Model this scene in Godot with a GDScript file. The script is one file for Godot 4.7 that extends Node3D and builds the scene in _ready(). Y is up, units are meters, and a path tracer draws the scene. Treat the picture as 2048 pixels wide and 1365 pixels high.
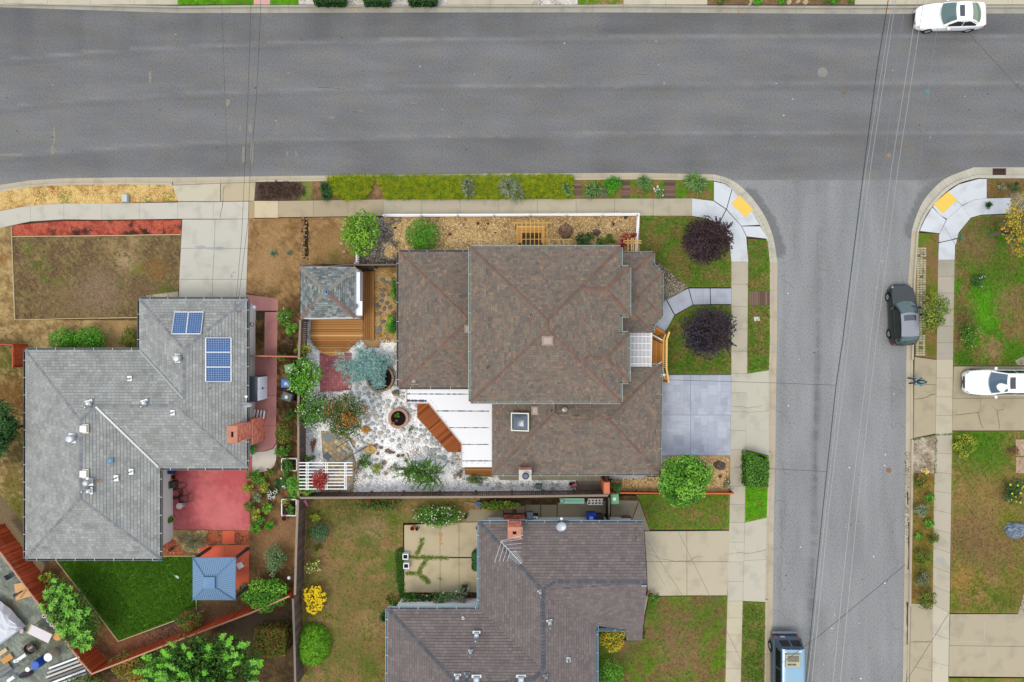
extends Node3D
const CAM_H:=48.0
const FOC:=1365.0
const K:=1.75
const LOT:=0.12
var M:={}
var nz:=[]
var rng:=RandomNumberGenerator.new()
func _ready()->void:
	rng.seed=7
	var cam:=Camera3D.new()
	cam.name="camera"
	cam.position=Vector3(0,CAM_H,0)
	cam.rotation_degrees=Vector3(-90,0,0)
	cam.fov=rad_to_deg(2.0*atan(682.5/FOC))
	cam.near=0.5
	cam.far=900.0
	add_child(cam)
	cam.current=true
	var env:=Environment.new()
	env.background_mode=Environment.BG_SKY
	var sky:=Sky.new()
	var sm:=ProceduralSkyMaterial.new()
	sm.sky_top_color=Color(0.93,0.95,0.99)
	sm.sky_horizon_color=Color(0.86,0.89,0.93)
	sm.sky_curve=0.3
	sm.ground_bottom_color=Color(0.35,0.35,0.34)
	sm.ground_horizon_color=Color(0.6,0.61,0.62)
	sky.sky_material=sm
	env.sky=sky
	env.tonemap_mode=Environment.TONE_MAPPER_LINEAR
	env.tonemap_exposure=1.6
	env.sdfgi_enabled=true
	env.ssao_enabled=true
	env.ssil_enabled=true
	var we:=WorldEnvironment.new()
	we.name="world"
	we.environment=env
	add_child(we)
	var sun:=DirectionalLight3D.new()
	sun.name="sun"
	sun.light_color=Color(1.0,0.97,0.92)
	sun.light_energy=0.5
	sun.light_angular_distance=24.0
	sun.shadow_enabled=true
	add_child(sun)
	sun.look_at_from_position(Vector3(-14,40,12),Vector3.ZERO)
	make_noises()
	make_materials()
	build_ground()
	build_streets()
	build_pavements()
	build_lots()
	build_house_left()
	build_house_middle()
	build_house_lower()
	build_sheds_and_decks()
	build_fences()
	build_back_garden()
	build_front_garden()
	build_plants()
	build_yard_things()
	build_vehicles()
	build_wires()
	build_person()
func V(x:float,y:float,z:float)->Vector3:
	return Vector3(x,y,z)
func P(px:float,py:float,h:=0.0)->Vector3:
	var k:=(CAM_H-h)/FOC
	return Vector3((px-1024.0)*k,h,(py-682.5)*k)
func P2(px:float,py:float,h:=LOT)->Vector2:
	var k:=(CAM_H-h)/FOC
	return Vector2((px-1024.0)*k,(py-682.5)*k)
func PV(a:Array,h:=LOT)->PackedVector2Array:
	var r:=PackedVector2Array()
	for i in range(0,a.size(),2):
		r.append(P2(a[i],a[i+1],h))
	return r
func mp(px:float,h:=LOT)->float:
	return px*(CAM_H-h)/FOC
func c8(r:float,g:float,b:float,m:=1.0)->Color:
	var l:=Color(r/255.0,g/255.0,b/255.0).srgb_to_linear()
	return Color(l.r/K*m,l.g/K*m,l.b/K*m)
func jit(c:Color,a:float)->Color:
	var k:=1.0+rng.randf_range(-a,a)
	return Color(c.r*k,c.g*k,c.b*k*(1.0+rng.randf_range(-a,a)*0.15))
func mixc(a:Color,b:Color,t:float)->Color:
	return a.lerp(b,clampf(t,0.0,1.0))
func tag(o:Node,label:String,cat:="",group:="",kind:="")->Node:
	if label:
		o.set_meta("label",label)
	if cat:
		o.set_meta("category",cat)
	if group:
		o.set_meta("group",group)
	if kind:
		o.set_meta("kind",kind)
	return o
func thing(nm:String,label:String,cat:String,at:Vector3,turn:=0.0,group:="")->Node3D:
	var o:=Node3D.new()
	o.name=nm
	add_child(o,true)
	o.position=at
	o.rotation.y=turn
	tag(o,label,cat,group)
	return o
func put(nm:String,m:Mesh,mat:Material,parent:Node=null,at:=Vector3.ZERO)->MeshInstance3D:
	var o:=MeshInstance3D.new()
	o.name=nm
	o.mesh=m
	o.material_override=mat
	o.position=at
	(parent if parent else self).add_child(o,true)
	return o
func putx(nm:String,m:Mesh,mat:Material,parent:Node,t:Transform3D)->MeshInstance3D:
	var o:=put(nm,m,mat,parent)
	o.transform=t
	return o
class MB:
	var v:=PackedVector3Array()
	var n:=PackedVector3Array()
	var c:=PackedColorArray()
	func tri(a:Vector3,b:Vector3,d:Vector3,col:Color,want:=Vector3.ZERO)->void:
		var m:=(d-a).cross(b-a)
		if m.length_squared()<1e-14:
			return
		m=m.normalized()
		if want!=Vector3.ZERO and m.dot(want)<0.0:
			m=-m
			var s:=b
			b=d
			d=s
		v.append(a)
		v.append(b)
		v.append(d)
		for i in 3:
			n.append(m)
			c.append(col)
	func tri3(a:Vector3,b:Vector3,d:Vector3,na:Vector3,nb:Vector3,nd:Vector3,col:Color)->void:
		var m:=(d-a).cross(b-a)
		if m.length_squared()<1e-14:
			return
		if m.dot(na+nb+nd)<0.0:
			v.append(a)
			v.append(d)
			v.append(b)
			n.append(na)
			n.append(nd)
			n.append(nb)
		else:
			v.append(a)
			v.append(b)
			v.append(d)
			n.append(na)
			n.append(nb)
			n.append(nd)
		for i in 3:
			c.append(col)
	func quad(a:Vector3,b:Vector3,d:Vector3,e:Vector3,col:Color,want:=Vector3.ZERO)->void:
		tri(a,b,d,col,want)
		tri(a,d,e,col,want)
	func box(ce:Vector3,s:Vector3,col:Color,bs:=Basis.IDENTITY)->void:
		var x:=bs.x*s.x*0.5
		var y:=bs.y*s.y*0.5
		var z:=bs.z*s.z*0.5
		for k in [1.0,-1.0]:
			quad(ce+x*k-y-z,ce+x*k+y-z,ce+x*k+y+z,ce+x*k-y+z,col,x*k)
			quad(ce+y*k-x-z,ce+y*k+x-z,ce+y*k+x+z,ce+y*k-x+z,col,y*k)
			quad(ce+z*k-x-y,ce+z*k+x-y,ce+z*k+x+y,ce+z*k-x+y,col,z*k)
	func bevel_box(ce:Vector3,s:Vector3,b:float,col:Color,bs:=Basis.IDENTITY)->void:
		var lo:=PackedVector2Array([Vector2(-s.x/2,-s.z/2),Vector2(s.x/2,-s.z/2),Vector2(s.x/2,s.z/2),Vector2(-s.x/2,s.z/2)])
		var rings:=[]
		for q in [[-s.y/2,0.0],[s.y/2-b,0.0],[s.y/2,b]]:
			var ring:=[]
			for p in lo:
				ring.append(ce+bs*Vector3(p.x-signf(p.x)*q[1],q[0],p.y-signf(p.y)*q[1]))
			rings.append(ring)
		for r in 2:
			for i in 4:
				var j:=(i+1) % 4
				quad(rings[r][i],rings[r][j],rings[r+1][j],rings[r+1][i],col,(rings[r][i]+rings[r][j])*0.5-ce)
		quad(rings[2][0],rings[2][1],rings[2][2],rings[2][3],col,bs.y)
		quad(rings[0][0],rings[0][1],rings[0][2],rings[0][3],col,-bs.y)
	func poly(p:PackedVector2Array,y:float,col:Color,up:=1.0)->void:
		var t:=Geometry2D.triangulate_polygon(p)
		for i in range(0,t.size(),3):
			var a:=p[t[i]]
			var b:=p[t[i+1]]
			var d:=p[t[i+2]]
			tri(Vector3(a.x,y,a.y),Vector3(b.x,y,b.y),Vector3(d.x,y,d.y),col,Vector3(0,up,0))
	func prism(p:PackedVector2Array,y0:float,y1:float,col:Color,bottom:=false)->void:
		poly(p,y1,col)
		if bottom:
			poly(p,y0,col,-1.0)
		var s:=-1.0 if Geometry2D.is_polygon_clockwise(p) else 1.0
		for i in p.size():
			var a:=p[i]
			var b:=p[(i+1) % p.size()]
			var o:=Vector3(b.y-a.y,0,a.x-b.x)*s
			quad(Vector3(a.x,y0,a.y),Vector3(b.x,y0,b.y),Vector3(b.x,y1,b.y),Vector3(a.x,y1,a.y),col,o)
	func stone(p:PackedVector2Array,y0:float,y1:float,b:float,col:Color)->void:
		var ce:=Vector2.ZERO
		for q in p:
			ce+=q
		ce/=p.size()
		var top:=PackedVector2Array()
		for q in p:
			var d:=q-ce
			top.append(ce+d*maxf(0.3,1.0-b/maxf(d.length(),0.001)))
		for i in p.size():
			var j:=(i+1) % p.size()
			var o:=Vector3((p[i]+p[j]).x*0.5-ce.x,0.02,(p[i]+p[j]).y*0.5-ce.y)
			var ym:=y1-b*0.6
			quad(Vector3(p[i].x,y0,p[i].y),Vector3(p[j].x,y0,p[j].y),Vector3(p[j].x,ym,p[j].y),Vector3(p[i].x,ym,p[i].y),col,o)
			quad(Vector3(p[i].x,ym,p[i].y),Vector3(p[j].x,ym,p[j].y),Vector3(top[j].x,y1,top[j].y),Vector3(top[i].x,y1,top[i].y),col,o)
		poly(top,y1,col)
	func cyl(a:Vector3,b:Vector3,r0:float,r1:float,sides:int,col:Color,caps:=true)->void:
		var d:=(b-a).normalized()
		var x:=d.cross(Vector3(0.3,0.1,0.9) if absf(d.y)>0.9 else Vector3.UP).normalized()
		var z:=x.cross(d)
		for i in sides:
			var t0:=TAU*i/sides
			var t1:=TAU*(i+1)/sides
			var e0:=x*cos(t0)+z*sin(t0)
			var e1:=x*cos(t1)+z*sin(t1)
			tri3(a+e0*r0,a+e1*r0,b+e1*r1,e0,e1,e1,col)
			tri3(a+e0*r0,b+e1*r1,b+e0*r1,e0,e1,e0,col)
			if caps:
				tri(b,b+e0*r1,b+e1*r1,col,d)
				tri(a,a+e0*r0,a+e1*r0,col,-d)
	func tube(pts:Array,r:float,col:Color,sides:=6,r_end:=-1.0)->void:
		var m:=pts.size()-1
		for i in m:
			var q0:=r if r_end<0.0 else lerpf(r,r_end,float(i)/m)
			var q1:=r if r_end<0.0 else lerpf(r,r_end,float(i+1)/m)
			cyl(pts[i],pts[i+1],q0,q1,sides,col,i==m-1 or i==0)
	func lathe(ce:Vector3,prof:Array,sides:int,col:Color,sx:=1.0,sz:=1.0)->void:
		for i in prof.size()-1:
			var dr:float=prof[i+1][0]-prof[i][0]
			var dy:float=prof[i+1][1]-prof[i][1]
			for k in sides:
				var t0:=TAU*k/sides
				var t1:=TAU*(k+1)/sides
				var e0:=Vector3(cos(t0)*sx,0,sin(t0)*sz)
				var e1:=Vector3(cos(t1)*sx,0,sin(t1)*sz)
				var n0:=(Vector3(cos(t0),0,sin(t0))*dy-Vector3(0,dr,0)).normalized()
				var n1:=(Vector3(cos(t1),0,sin(t1))*dy-Vector3(0,dr,0)).normalized()
				var a:Vector3=ce+e0*prof[i][0]+Vector3(0,prof[i][1],0)
				var b:Vector3=ce+e1*prof[i][0]+Vector3(0,prof[i][1],0)
				var d:Vector3=ce+e1*prof[i+1][0]+Vector3(0,prof[i+1][1],0)
				var e:Vector3=ce+e0*prof[i+1][0]+Vector3(0,prof[i+1][1],0)
				tri3(a,b,d,n0,n1,n1,col)
				tri3(a,d,e,n0,n1,n0,col)
	func leaf(at:Vector3,along:Vector3,side:Vector3,fold:Vector3,col:Color)->void:
		var a:=at-along
		var b:=at+along
		tri(a,at+side+fold,b,col,fold)
		tri(a,b,at-side+fold,col,fold)
	func mesh()->ArrayMesh:
		var arr:=[]
		arr.resize(Mesh.ARRAY_MAX)
		arr[Mesh.ARRAY_VERTEX]=v
		arr[Mesh.ARRAY_NORMAL]=n
		arr[Mesh.ARRAY_COLOR]=c
		var m:=ArrayMesh.new()
		if v.size():
			m.add_surface_from_arrays(Mesh.PRIMITIVE_TRIANGLES,arr)
		return m
func make_noises()->void:
	for f in [1.0/130.0,1.0/45.0,1.0/14.0,1.0/5.0]:
		var n:=FastNoiseLite.new()
		n.seed=11+nz.size()
		n.noise_type=FastNoiseLite.TYPE_SIMPLEX
		n.frequency=f
		n.fractal_octaves=3
		nz.append(n)
func N(i:int,x:float,y:float)->float:
	var n:FastNoiseLite=nz[i]
	return n.get_noise_2d(x,y)*1.6
func grain(freq:float,lo:float,hi:float,sd:int,octaves:=3,size:=256)->ImageTexture:
	var f:=FastNoiseLite.new()
	f.seed=sd
	f.frequency=freq
	f.noise_type=FastNoiseLite.TYPE_SIMPLEX
	f.fractal_octaves=octaves
	var im:=f.get_seamless_image(size,size)
	var o:=Image.create(size,size,false,Image.FORMAT_RGB8)
	for y in size:
		for x in size:
			var g:=lerpf(lo,hi,im.get_pixel(x,y).r)
			var s:=Color(g,g,g).linear_to_srgb()
			o.set_pixel(x,y,s)
	return ImageTexture.create_from_image(o)
func mat(nm:String,rough:float,spec:float,tex:Texture2D=null,tile:=1.0,metal:=0.0)->StandardMaterial3D:
	var m:=StandardMaterial3D.new()
	m.resource_name=nm
	m.vertex_color_use_as_albedo=true
	m.roughness=rough
	m.metallic_specular=spec
	m.metallic=metal
	if tex:
		m.albedo_texture=tex
		m.uv1_triplanar=true
		m.uv1_world_triplanar=true
		m.uv1_scale=Vector3.ONE/tile
	M[nm]=m
	return m
func make_materials()->void:
	mat("plain",0.85,0.3)
	mat("asphalt",0.92,0.25,grain(0.08,0.64,1.36,3,4),3.3)
	mat("concrete",0.9,0.3,grain(0.012,0.82,1.2,5,6,512),11.0)
	M.concrete.albedo_color=Color(0.975,0.985,1.0)
	mat("soil",0.97,0.15,grain(0.07,0.55,1.45,8,4),3.1)
	mat("grassy",0.95,0.15,grain(0.09,0.6,1.4,9,4),2.3)
	mat("shingle",0.95,0.2,grain(0.12,0.75,1.25,12,3),1.3)
	mat("wood",0.75,0.3,grain(0.06,0.78,1.22,14,3),0.9)
	mat("stone",0.88,0.3,grain(0.05,0.7,1.3,17,4),0.8)
	mat("leaf",0.62,0.3)
	M.leaf.backlight_enabled=true
	M.leaf.backlight=Color(0.35,0.4,0.25)
	mat("petal",0.7,0.2)
	mat("paint",0.32,0.5)
	M.paint.clearcoat_enabled=true
	M.paint.clearcoat=0.6
	M.paint.clearcoat_roughness=0.05
	mat("plastic",0.5,0.4)
	mat("metal",0.45,0.5,null,1.0,0.5)
	mat("chrome",0.25,0.5,null,1.0,0.9)
	mat("rubber",0.85,0.3)
	mat("glass_dark",0.06,0.6)
	mat("cloth",0.95,0.15)
	mat("panel",0.18,0.5)
func patch(nm:String,poly:PackedVector2Array,y:float,cell:float,colf:Callable,m:Material,parent:Node=null,kind:="structure")->MeshInstance3D:
	var lo:=poly[0]
	var hi:=poly[0]
	for q in poly:
		lo=lo.min(q)
		hi=hi.max(q)
	var nx:=int(ceil((hi.x-lo.x)/cell))+1
	var ny:=int(ceil((hi.y-lo.y)/cell))+1
	var v:=PackedVector3Array()
	var c:=PackedColorArray()
	var ix:=PackedInt32Array()
	var at:=PackedInt32Array()
	at.resize((nx+1)*(ny+1))
	var kk:=FOC/(CAM_H-y)
	for j in ny+1:
		for i in nx+1:
			var q:=lo+Vector2(i,j)*cell
			if Geometry2D.is_point_in_polygon(q,poly):
				at[j*(nx+1)+i]=v.size()
				v.append(V(q.x,y,q.y))
				c.append(colf.call(q.x*kk+1024.0,q.y*kk+682.5))
			else:
				at[j*(nx+1)+i]=-1
	for j in ny:
		for i in nx:
			var a:=at[j*(nx+1)+i]
			var b:=at[j*(nx+1)+i+1]
			var d:=at[(j+1)*(nx+1)+i+1]
			var e:=at[(j+1)*(nx+1)+i]
			if a>=0 and b>=0 and d>=0 and e>=0:
				for k in [a,b,d,a,d,e]:
					ix.append(k)
				continue
			var q:=lo+Vector2(i,j)*cell
			var sq:=PackedVector2Array([q,q+Vector2(cell,0),q+Vector2(cell,cell),q+Vector2(0,cell)])
			for piece in Geometry2D.intersect_polygons(sq,poly):
				var t:=Geometry2D.triangulate_polygon(piece)
				var base:=v.size()
				for w in piece:
					v.append(V(w.x,y,w.y))
					c.append(colf.call(w.x*kk+1024.0,w.y*kk+682.5))
				for k in range(0,t.size(),3):
					var p0:Vector2=piece[t[k]]
					var p1:Vector2=piece[t[k+1]]
					var p2:Vector2=piece[t[k+2]]
					var flip:=(p1-p0).cross(p2-p0)<0.0
					ix.append(base+t[k])
					ix.append(base+t[k+(2 if flip else 1)])
					ix.append(base+t[k+(1 if flip else 2)])
	var n:=PackedVector3Array()
	n.resize(v.size())
	n.fill(Vector3.UP)
	var arr:=[]
	arr.resize(Mesh.ARRAY_MAX)
	arr[Mesh.ARRAY_VERTEX]=v
	arr[Mesh.ARRAY_NORMAL]=n
	arr[Mesh.ARRAY_COLOR]=c
	arr[Mesh.ARRAY_INDEX]=ix
	var me:=ArrayMesh.new()
	me.add_surface_from_arrays(Mesh.PRIMITIVE_TRIANGLES,arr)
	var o:=put(nm,me,m,parent)
	if kind and parent==null:
		o.set_meta("kind",kind)
	return o
func scatter(nm:String,label:String,cat:String,poly:PackedVector2Array,y:float,per_m2:float,mesh:Mesh,m:Material,colf:Callable,s0:float,s1:float,tilt:=0.5,sink:=0.0,keep=null)->void:
	var lo:=poly[0]
	var hi:=poly[0]
	for q in poly:
		lo=lo.min(q)
		hi=hi.max(q)
	var spots:=[]
	var cols:=[]
	var kk:=FOC/(CAM_H-y)
	for i in int((hi.x-lo.x)*(hi.y-lo.y)*per_m2):
		var q:=Vector2(rng.randf_range(lo.x,hi.x),rng.randf_range(lo.y,hi.y))
		if not Geometry2D.is_point_in_polygon(q,poly):
			continue
		var px:=q.x*kk+1024.0
		var py:=q.y*kk+682.5
		if keep!=null and not keep.call(px,py):
			continue
		var s:=rng.randf_range(s0,s1)
		var b:=Basis.from_euler(V(rng.randf_range(-tilt,tilt),rng.randf()*TAU,rng.randf_range(-tilt,tilt))).scaled(V(s,s,s))
		spots.append(Transform3D(b,V(q.x,y-sink*s,q.y)))
		cols.append(colf.call(px,py)*(1.35 if m==M.leaf else 1.0))
	if spots.is_empty():
		return
	var mm:=MultiMesh.new()
	mm.transform_format=MultiMesh.TRANSFORM_3D
	mm.use_colors=true
	mm.mesh=mesh
	mm.instance_count=spots.size()
	for i in spots.size():
		mm.set_instance_transform(i,spots[i])
		mm.set_instance_color(i,cols[i])
	var o:=MultiMeshInstance3D.new()
	o.name=nm
	o.multimesh=mm
	o.material_override=m
	add_child(o,true)
	tag(o,label,cat,"","stuff")
func pebble_mesh(sd:int,flat:=0.55)->ArrayMesh:
	var r:=RandomNumberGenerator.new()
	r.seed=sd
	var b:=MB.new()
	var top:=V(r.randf_range(-0.1,0.1),flat,r.randf_range(-0.1,0.1))*0.5
	var ring:=[]
	var mid:=[]
	for i in 6:
		var t:=TAU*i/6.0
		var q:=r.randf_range(0.4,0.56)
		ring.append(V(cos(t)*q,-0.1,sin(t)*q*0.8))
		mid.append(V(cos(t)*q*0.75,flat*0.38,sin(t)*q*0.6))
	for i in 6:
		var j:=(i+1) % 6
		b.quad(ring[i],ring[j],mid[j],mid[i],Color.WHITE,ring[i]+ring[j]+V(0,0.3,0))
		b.tri(mid[i],mid[j],top,Color.WHITE,Vector3.UP)
	return b.mesh()
func tuft_mesh(sd:int,blades:=6,wide:=0.11,lean:=0.6)->ArrayMesh:
	var r:=RandomNumberGenerator.new()
	r.seed=sd
	var b:=MB.new()
	for i in blades:
		var t:=r.randf()*TAU
		var out:=V(cos(t),0,sin(t))
		var side:=V(-sin(t),0,cos(t))*wide
		var base:=out*r.randf()*0.25
		var g:=r.randf_range(0.75,1.2)
		b.tri(base-side,base+side,base+out*lean*r.randf_range(0.6,1.3)+V(0,r.randf_range(0.35,0.8),0),Color(g,g,g),Vector3.UP)
	return b.mesh()
func samp(p:PackedVector2Array,t:float)->Vector2:
	var tot:=0.0
	for i in p.size()-1:
		tot+=p[i].distance_to(p[i+1])
	var want:=t*tot
	for i in p.size()-1:
		var d:=p[i].distance_to(p[i+1])
		if want<=d or i==p.size()-2:
			return p[i].lerp(p[i+1],want/maxf(d,1e-6))
		want-=d
	return p[-1]
func plen(p:PackedVector2Array)->float:
	var tot:=0.0
	for i in p.size()-1:
		tot+=p[i].distance_to(p[i+1])
	return tot
func shrink(p:PackedVector2Array,d:float)->PackedVector2Array:
	var r:=Geometry2D.offset_polygon(p,-d,Geometry2D.JOIN_MITER)
	return r[0] if r.size() else p
func crack(parent:Node,pts:Array,y:float,w:float,col:Color,wander:=1.0,nm:="crack")->void:
	var b:=MB.new()
	w*=0.8
	var p:=PV(pts,y)
	var n:=maxi(2,int(plen(p)/0.35))
	var prev:=Vector2.ZERO
	var pw:=w
	for i in n+1:
		var q:=samp(p,float(i)/n)
		var d:=samp(p,minf(1.0,float(i)/n+0.01))-samp(p,maxf(0.0,float(i)/n-0.01))
		var side:=Vector2(-d.y,d.x).normalized()
		q+=side*rng.randf_range(-0.05,0.05)*wander
		var ww:=w*rng.randf_range(0.5,1.4) if wander>0.0 else w
		if i:
			var s:=Vector2(-(q-prev).y,(q-prev).x).normalized()
			b.quad(V((prev-s*pw).x,y,(prev-s*pw).y),V((prev+s*pw).x,y,(prev+s*pw).y),V((q+s*ww).x,y,(q+s*ww).y),V((q-s*ww).x,y,(q-s*ww).y),col,Vector3.UP)
		prev=q
		pw=ww
	put(nm,b.mesh(),M.plain,parent)
func build_ground()->void:
	var b:=MB.new()
	b.quad(V(-400,-0.3,-400),V(400,-0.3,-400),V(400,-0.3,400),V(-400,-0.3,400),c8(130,112,85),Vector3.UP)
	tag(put("ground",b.mesh(),M.soil),"","","","structure")
func road_main_col(px:float,py:float)->Color:
	var yy:=py-50.0*exp(-px/480.0) if px>0.0 else py-50.0
	var g:=127.0+4.5*N(0,px*0.5,py*1.5)+2.0*N(1,px*0.15,py*1.3)
	if yy<68.0:
		g-=7.0+6.0*clampf(N(0,px,5.0)+0.4,0.0,1.0)
	for s in [70.0,165.0,264.0]:
		var d:float=absf(yy-s-1.5*N(1,px,s))
		g+=12.0*exp(-d*d/12.0)*(0.75+0.4*N(1,px*0.7,s))
		var d2:float=yy-s-9.0
		g-=6.0*exp(-d2*d2/30.0)
	if yy>268.0:
		g-=5.0*smoothstep(268.0,285.0,yy)*(0.7+0.5*N(0,px*0.8,40.0))
	var w:=smoothstep(0.1,0.7,N(0,px+300.0,py*2.0))*2.0
	if py>338.0:
		g+=(py-338.0)*0.5
	return c8(g-1.0+w,g-0.3+w*0.6,g+2.0-w)
func road_side_col(px:float,py:float)->Color:
	var left:=1548.0-(py-700.0)*0.014
	var x:=px-left
	var g:=151.0+4.0*N(0,px*1.6,py*0.4)+4.0*N(1,px*1.4,py*0.2)
	var oil:=92.0-(py-400.0)*0.012
	var d:=absf(x-oil)
	var st:=smoothstep(380.0,480.0,py)*(0.45+0.55*smoothstep(620.0,760.0,py))*(0.85+0.5*N(2,7.0,py))
	g-=24.0*exp(-d*d/34.0)*st
	for w in [[60.0,130.0],[128.0,260.0],[195.0,200.0]]:
		var e:float=absf(x-w[0])
		g+=4.0*exp(-e*e/w[1])
	if py<420.0:
		g-=(420.0-py)*0.10*(0.8+0.6*N(1,px,py))
	if x<14.0:
		g+=6.0
	if py<520.0:
		for s in [[1500,391,1536,445],[1536,445,1556,500],[1824,462,1850,398],[1850,398,1900,353],[1900,353,1950,334]]:
			var p:=Vector2(px,py)
			var d3:=p.distance_to(Geometry2D.get_closest_point_to_segment(p,Vector2(s[0],s[1]),Vector2(s[2],s[3])))
			g=lerpf(g,minf(g,128.0+3.0*N(2,px,py)),smoothstep(19.0,14.0,d3+N(2,px,py)))
	return c8(g-1.5,g+0.3,g+2.0)
func build_streets()->void:
	var low_l:=[-80,398,0,368,60,359,125,355,250,353,512,352,700,350,1024,346,1280,345,1427,347]
	var main:=PackedVector2Array(PV([-80,18,2130,18,2130,334,1948,334],0.0))
	main.append_array(PV([1900,352,1460,352,1427,347,1280,345,1024,346,700,350,512,352,250,353,125,355,60,359,0,368,-80,398],0.0))
	var r:=patch("main_road",shrink(main,-0.3),0.003,0.22,road_main_col,M.asphalt)
	var side:=PV([1460,352,1900,352,1878,366,1848,398,1824,460,1816,560,1814,680,1811,1020,1806,1365,1805,1440,1542,1440,1543,1365,1548,1020,1554,690,1555,525,1548,480,1536,445,1522,420,1500,391],0.0)
	var s:=patch("side_road",shrink(side,-0.3),0.0,0.22,road_side_col,M.asphalt)
	var dark:=c8(92,92,94)
	crack(s,[1636,465,1636,540,1660,541],0.004,0.012,c8(112,112,115))
	crack(s,[1590,465,1589,518,1560,530],0.004,0.012,c8(112,112,115))
	for k in 9:
		var y:=560.0+k*92.0+rng.randf_range(-20,20)
		crack(s,[1554-(y-690)*0.02,y,1566,y+rng.randf_range(-8,8),1572,y+rng.randf_range(5,30),1580+rng.randf()*14,y+28],0.004,0.009,dark,2.5)
		crack(s,[1812-(y-690)*0.012,y+30,1798,y+28+rng.randf_range(-8,8),1788,y+40,1782,y+rng.randf_range(20,60)],0.004,0.008,dark,2.5)
	crack(s,[1800,520,1806,560,1799,600,1804,640],0.004,0.01,dark,3.0)
	crack(s,[1784,720,1785,860],0.004,0.007,dark)
	crack(s,[1561,1020,1566,1080,1559,1150,1564,1200],0.004,0.01,dark,3.0)
	crack(s,[1760,782,1790,775,1812,790],0.004,0.008,dark,2.0)
	crack(r,[1935,64,2050,188],0.008,0.022,c8(96,96,98),0.4,"tar_seal")
	crack(r,[1265,148,1330,149],0.008,0.012,c8(96,96,98),0.5,"tar_seal")
	crack(r,[636,175,662,176,690,179],0.008,0.012,c8(80,80,82),0.4,"tar_seal")
	for q in [[1818,1045,1818.5,1085,1818,1140],[1815,1205,1816,1250,1815,1290],[1816,1340,1815,1368],[1816,985,1817,1010]]:
		crack(s,q,0.02,0.07,c8(92,70,62),0.6,"wet_stain")
	for q in [[108,275,3,26],[105,300,6,12],[20,310,34,3],[300,156,3,14],[455,205,5,9],[500,255,5,12],[486,310,4,22],[504,306,4,26],[480,255,3,8]]:
		blot(r,q[0],q[1],q[2],q[3],c8(146,143,132),"scuff")
	for q in [[663,235,8,5],[574,307,3,7],[592,309,3,8],[553,267,4,2],[555,248,5,3],[720,222,7,2],[828,206,8,2]]:
		blot(r,q[0],q[1],q[2],q[3],c8(140,139,135),"scuff")
	for i in 60:
		blot(r,rng.randf_range(10,2040),rng.randf_range(40,335),rng.randf_range(0.8,2.6),rng.randf_range(0.8,2.2),c8(88,88,90) if i % 3 else c8(185,185,183),"spot")
	for i in 36:
		var y:=rng.randf_range(400,1360)
		blot(s,rng.randf_range(1565,1795),y,rng.randf_range(0.8,2.0),rng.randf_range(0.8,2.0),c8(95,95,97) if i % 3 else c8(225,225,222),"spot")
	for q in [[1577,812],[1699,936],[1771,910],[1770,932],[1748,1114],[1770,1167],[1722,1358],[1664,1258]]:
		blot(s,q[0],q[1],1.8,1.6,c8(240,240,236),"spot")
	lid(1645,145,9.0,c8(150,148,142),"round grey concrete manhole lid in the wide street","manhole cover")
	lid(1778,941,4.6,c8(160,118,88),"small rusty round valve lid in the side street","valve cover")
	lid(1778,311,4.2,c8(172,142,112),"small tan round valve lid near the street junction","valve cover")
	lid(1688,184,4.8,c8(138,128,112),"small brown round valve lid below the big manhole","valve cover")
	blot(r,1855,183,6,5,c8(100,145,152),"paint_mark")
	blot(r,1811,290,5,4,c8(146,118,110),"paint_mark")
func blot(parent:Node,px:float,py:float,rx:float,ry:float,col:Color,nm:String)->void:
	var p:=PackedVector2Array()
	for i in 9:
		var t:=TAU*i/9.0
		var q:=rng.randf_range(0.6,1.1)
		p.append(P2(px+cos(t)*rx*q,py+sin(t)*ry*q,0.004))
	var b:=MB.new()
	b.poly(p,0.009,col)
	put(nm,b.mesh(),M.asphalt,parent)
func lid(px:float,py:float,rpx:float,col:Color,label:String,cat:String)->void:
	var b:=MB.new()
	var r:=mp(rpx,0.0)
	b.lathe(Vector3.ZERO,[[r*1.12,0.0],[r*1.12,0.012],[r*0.98,0.012],[r*0.97,0.006],[r*0.93,0.006],[r*0.92,0.016],[0.001,0.016]],24,col)
	var o:=thing("manhole_cover" if rpx>8 else "valve_cover",label,cat,P(px,py,0.0))
	put("cover",b.mesh(),M.concrete,o)
	var g:=MB.new()
	for i in 8:
		var t:=TAU*i/8.0
		g.box(V(cos(t),0,sin(t))*r*0.55+V(0,0.02,0),V(r*0.5,0.008,r*0.08),jit(col,0.1)*0.85,Basis(Vector3.UP,-t))
	put("rib",g.mesh(),M.concrete,o)
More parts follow.
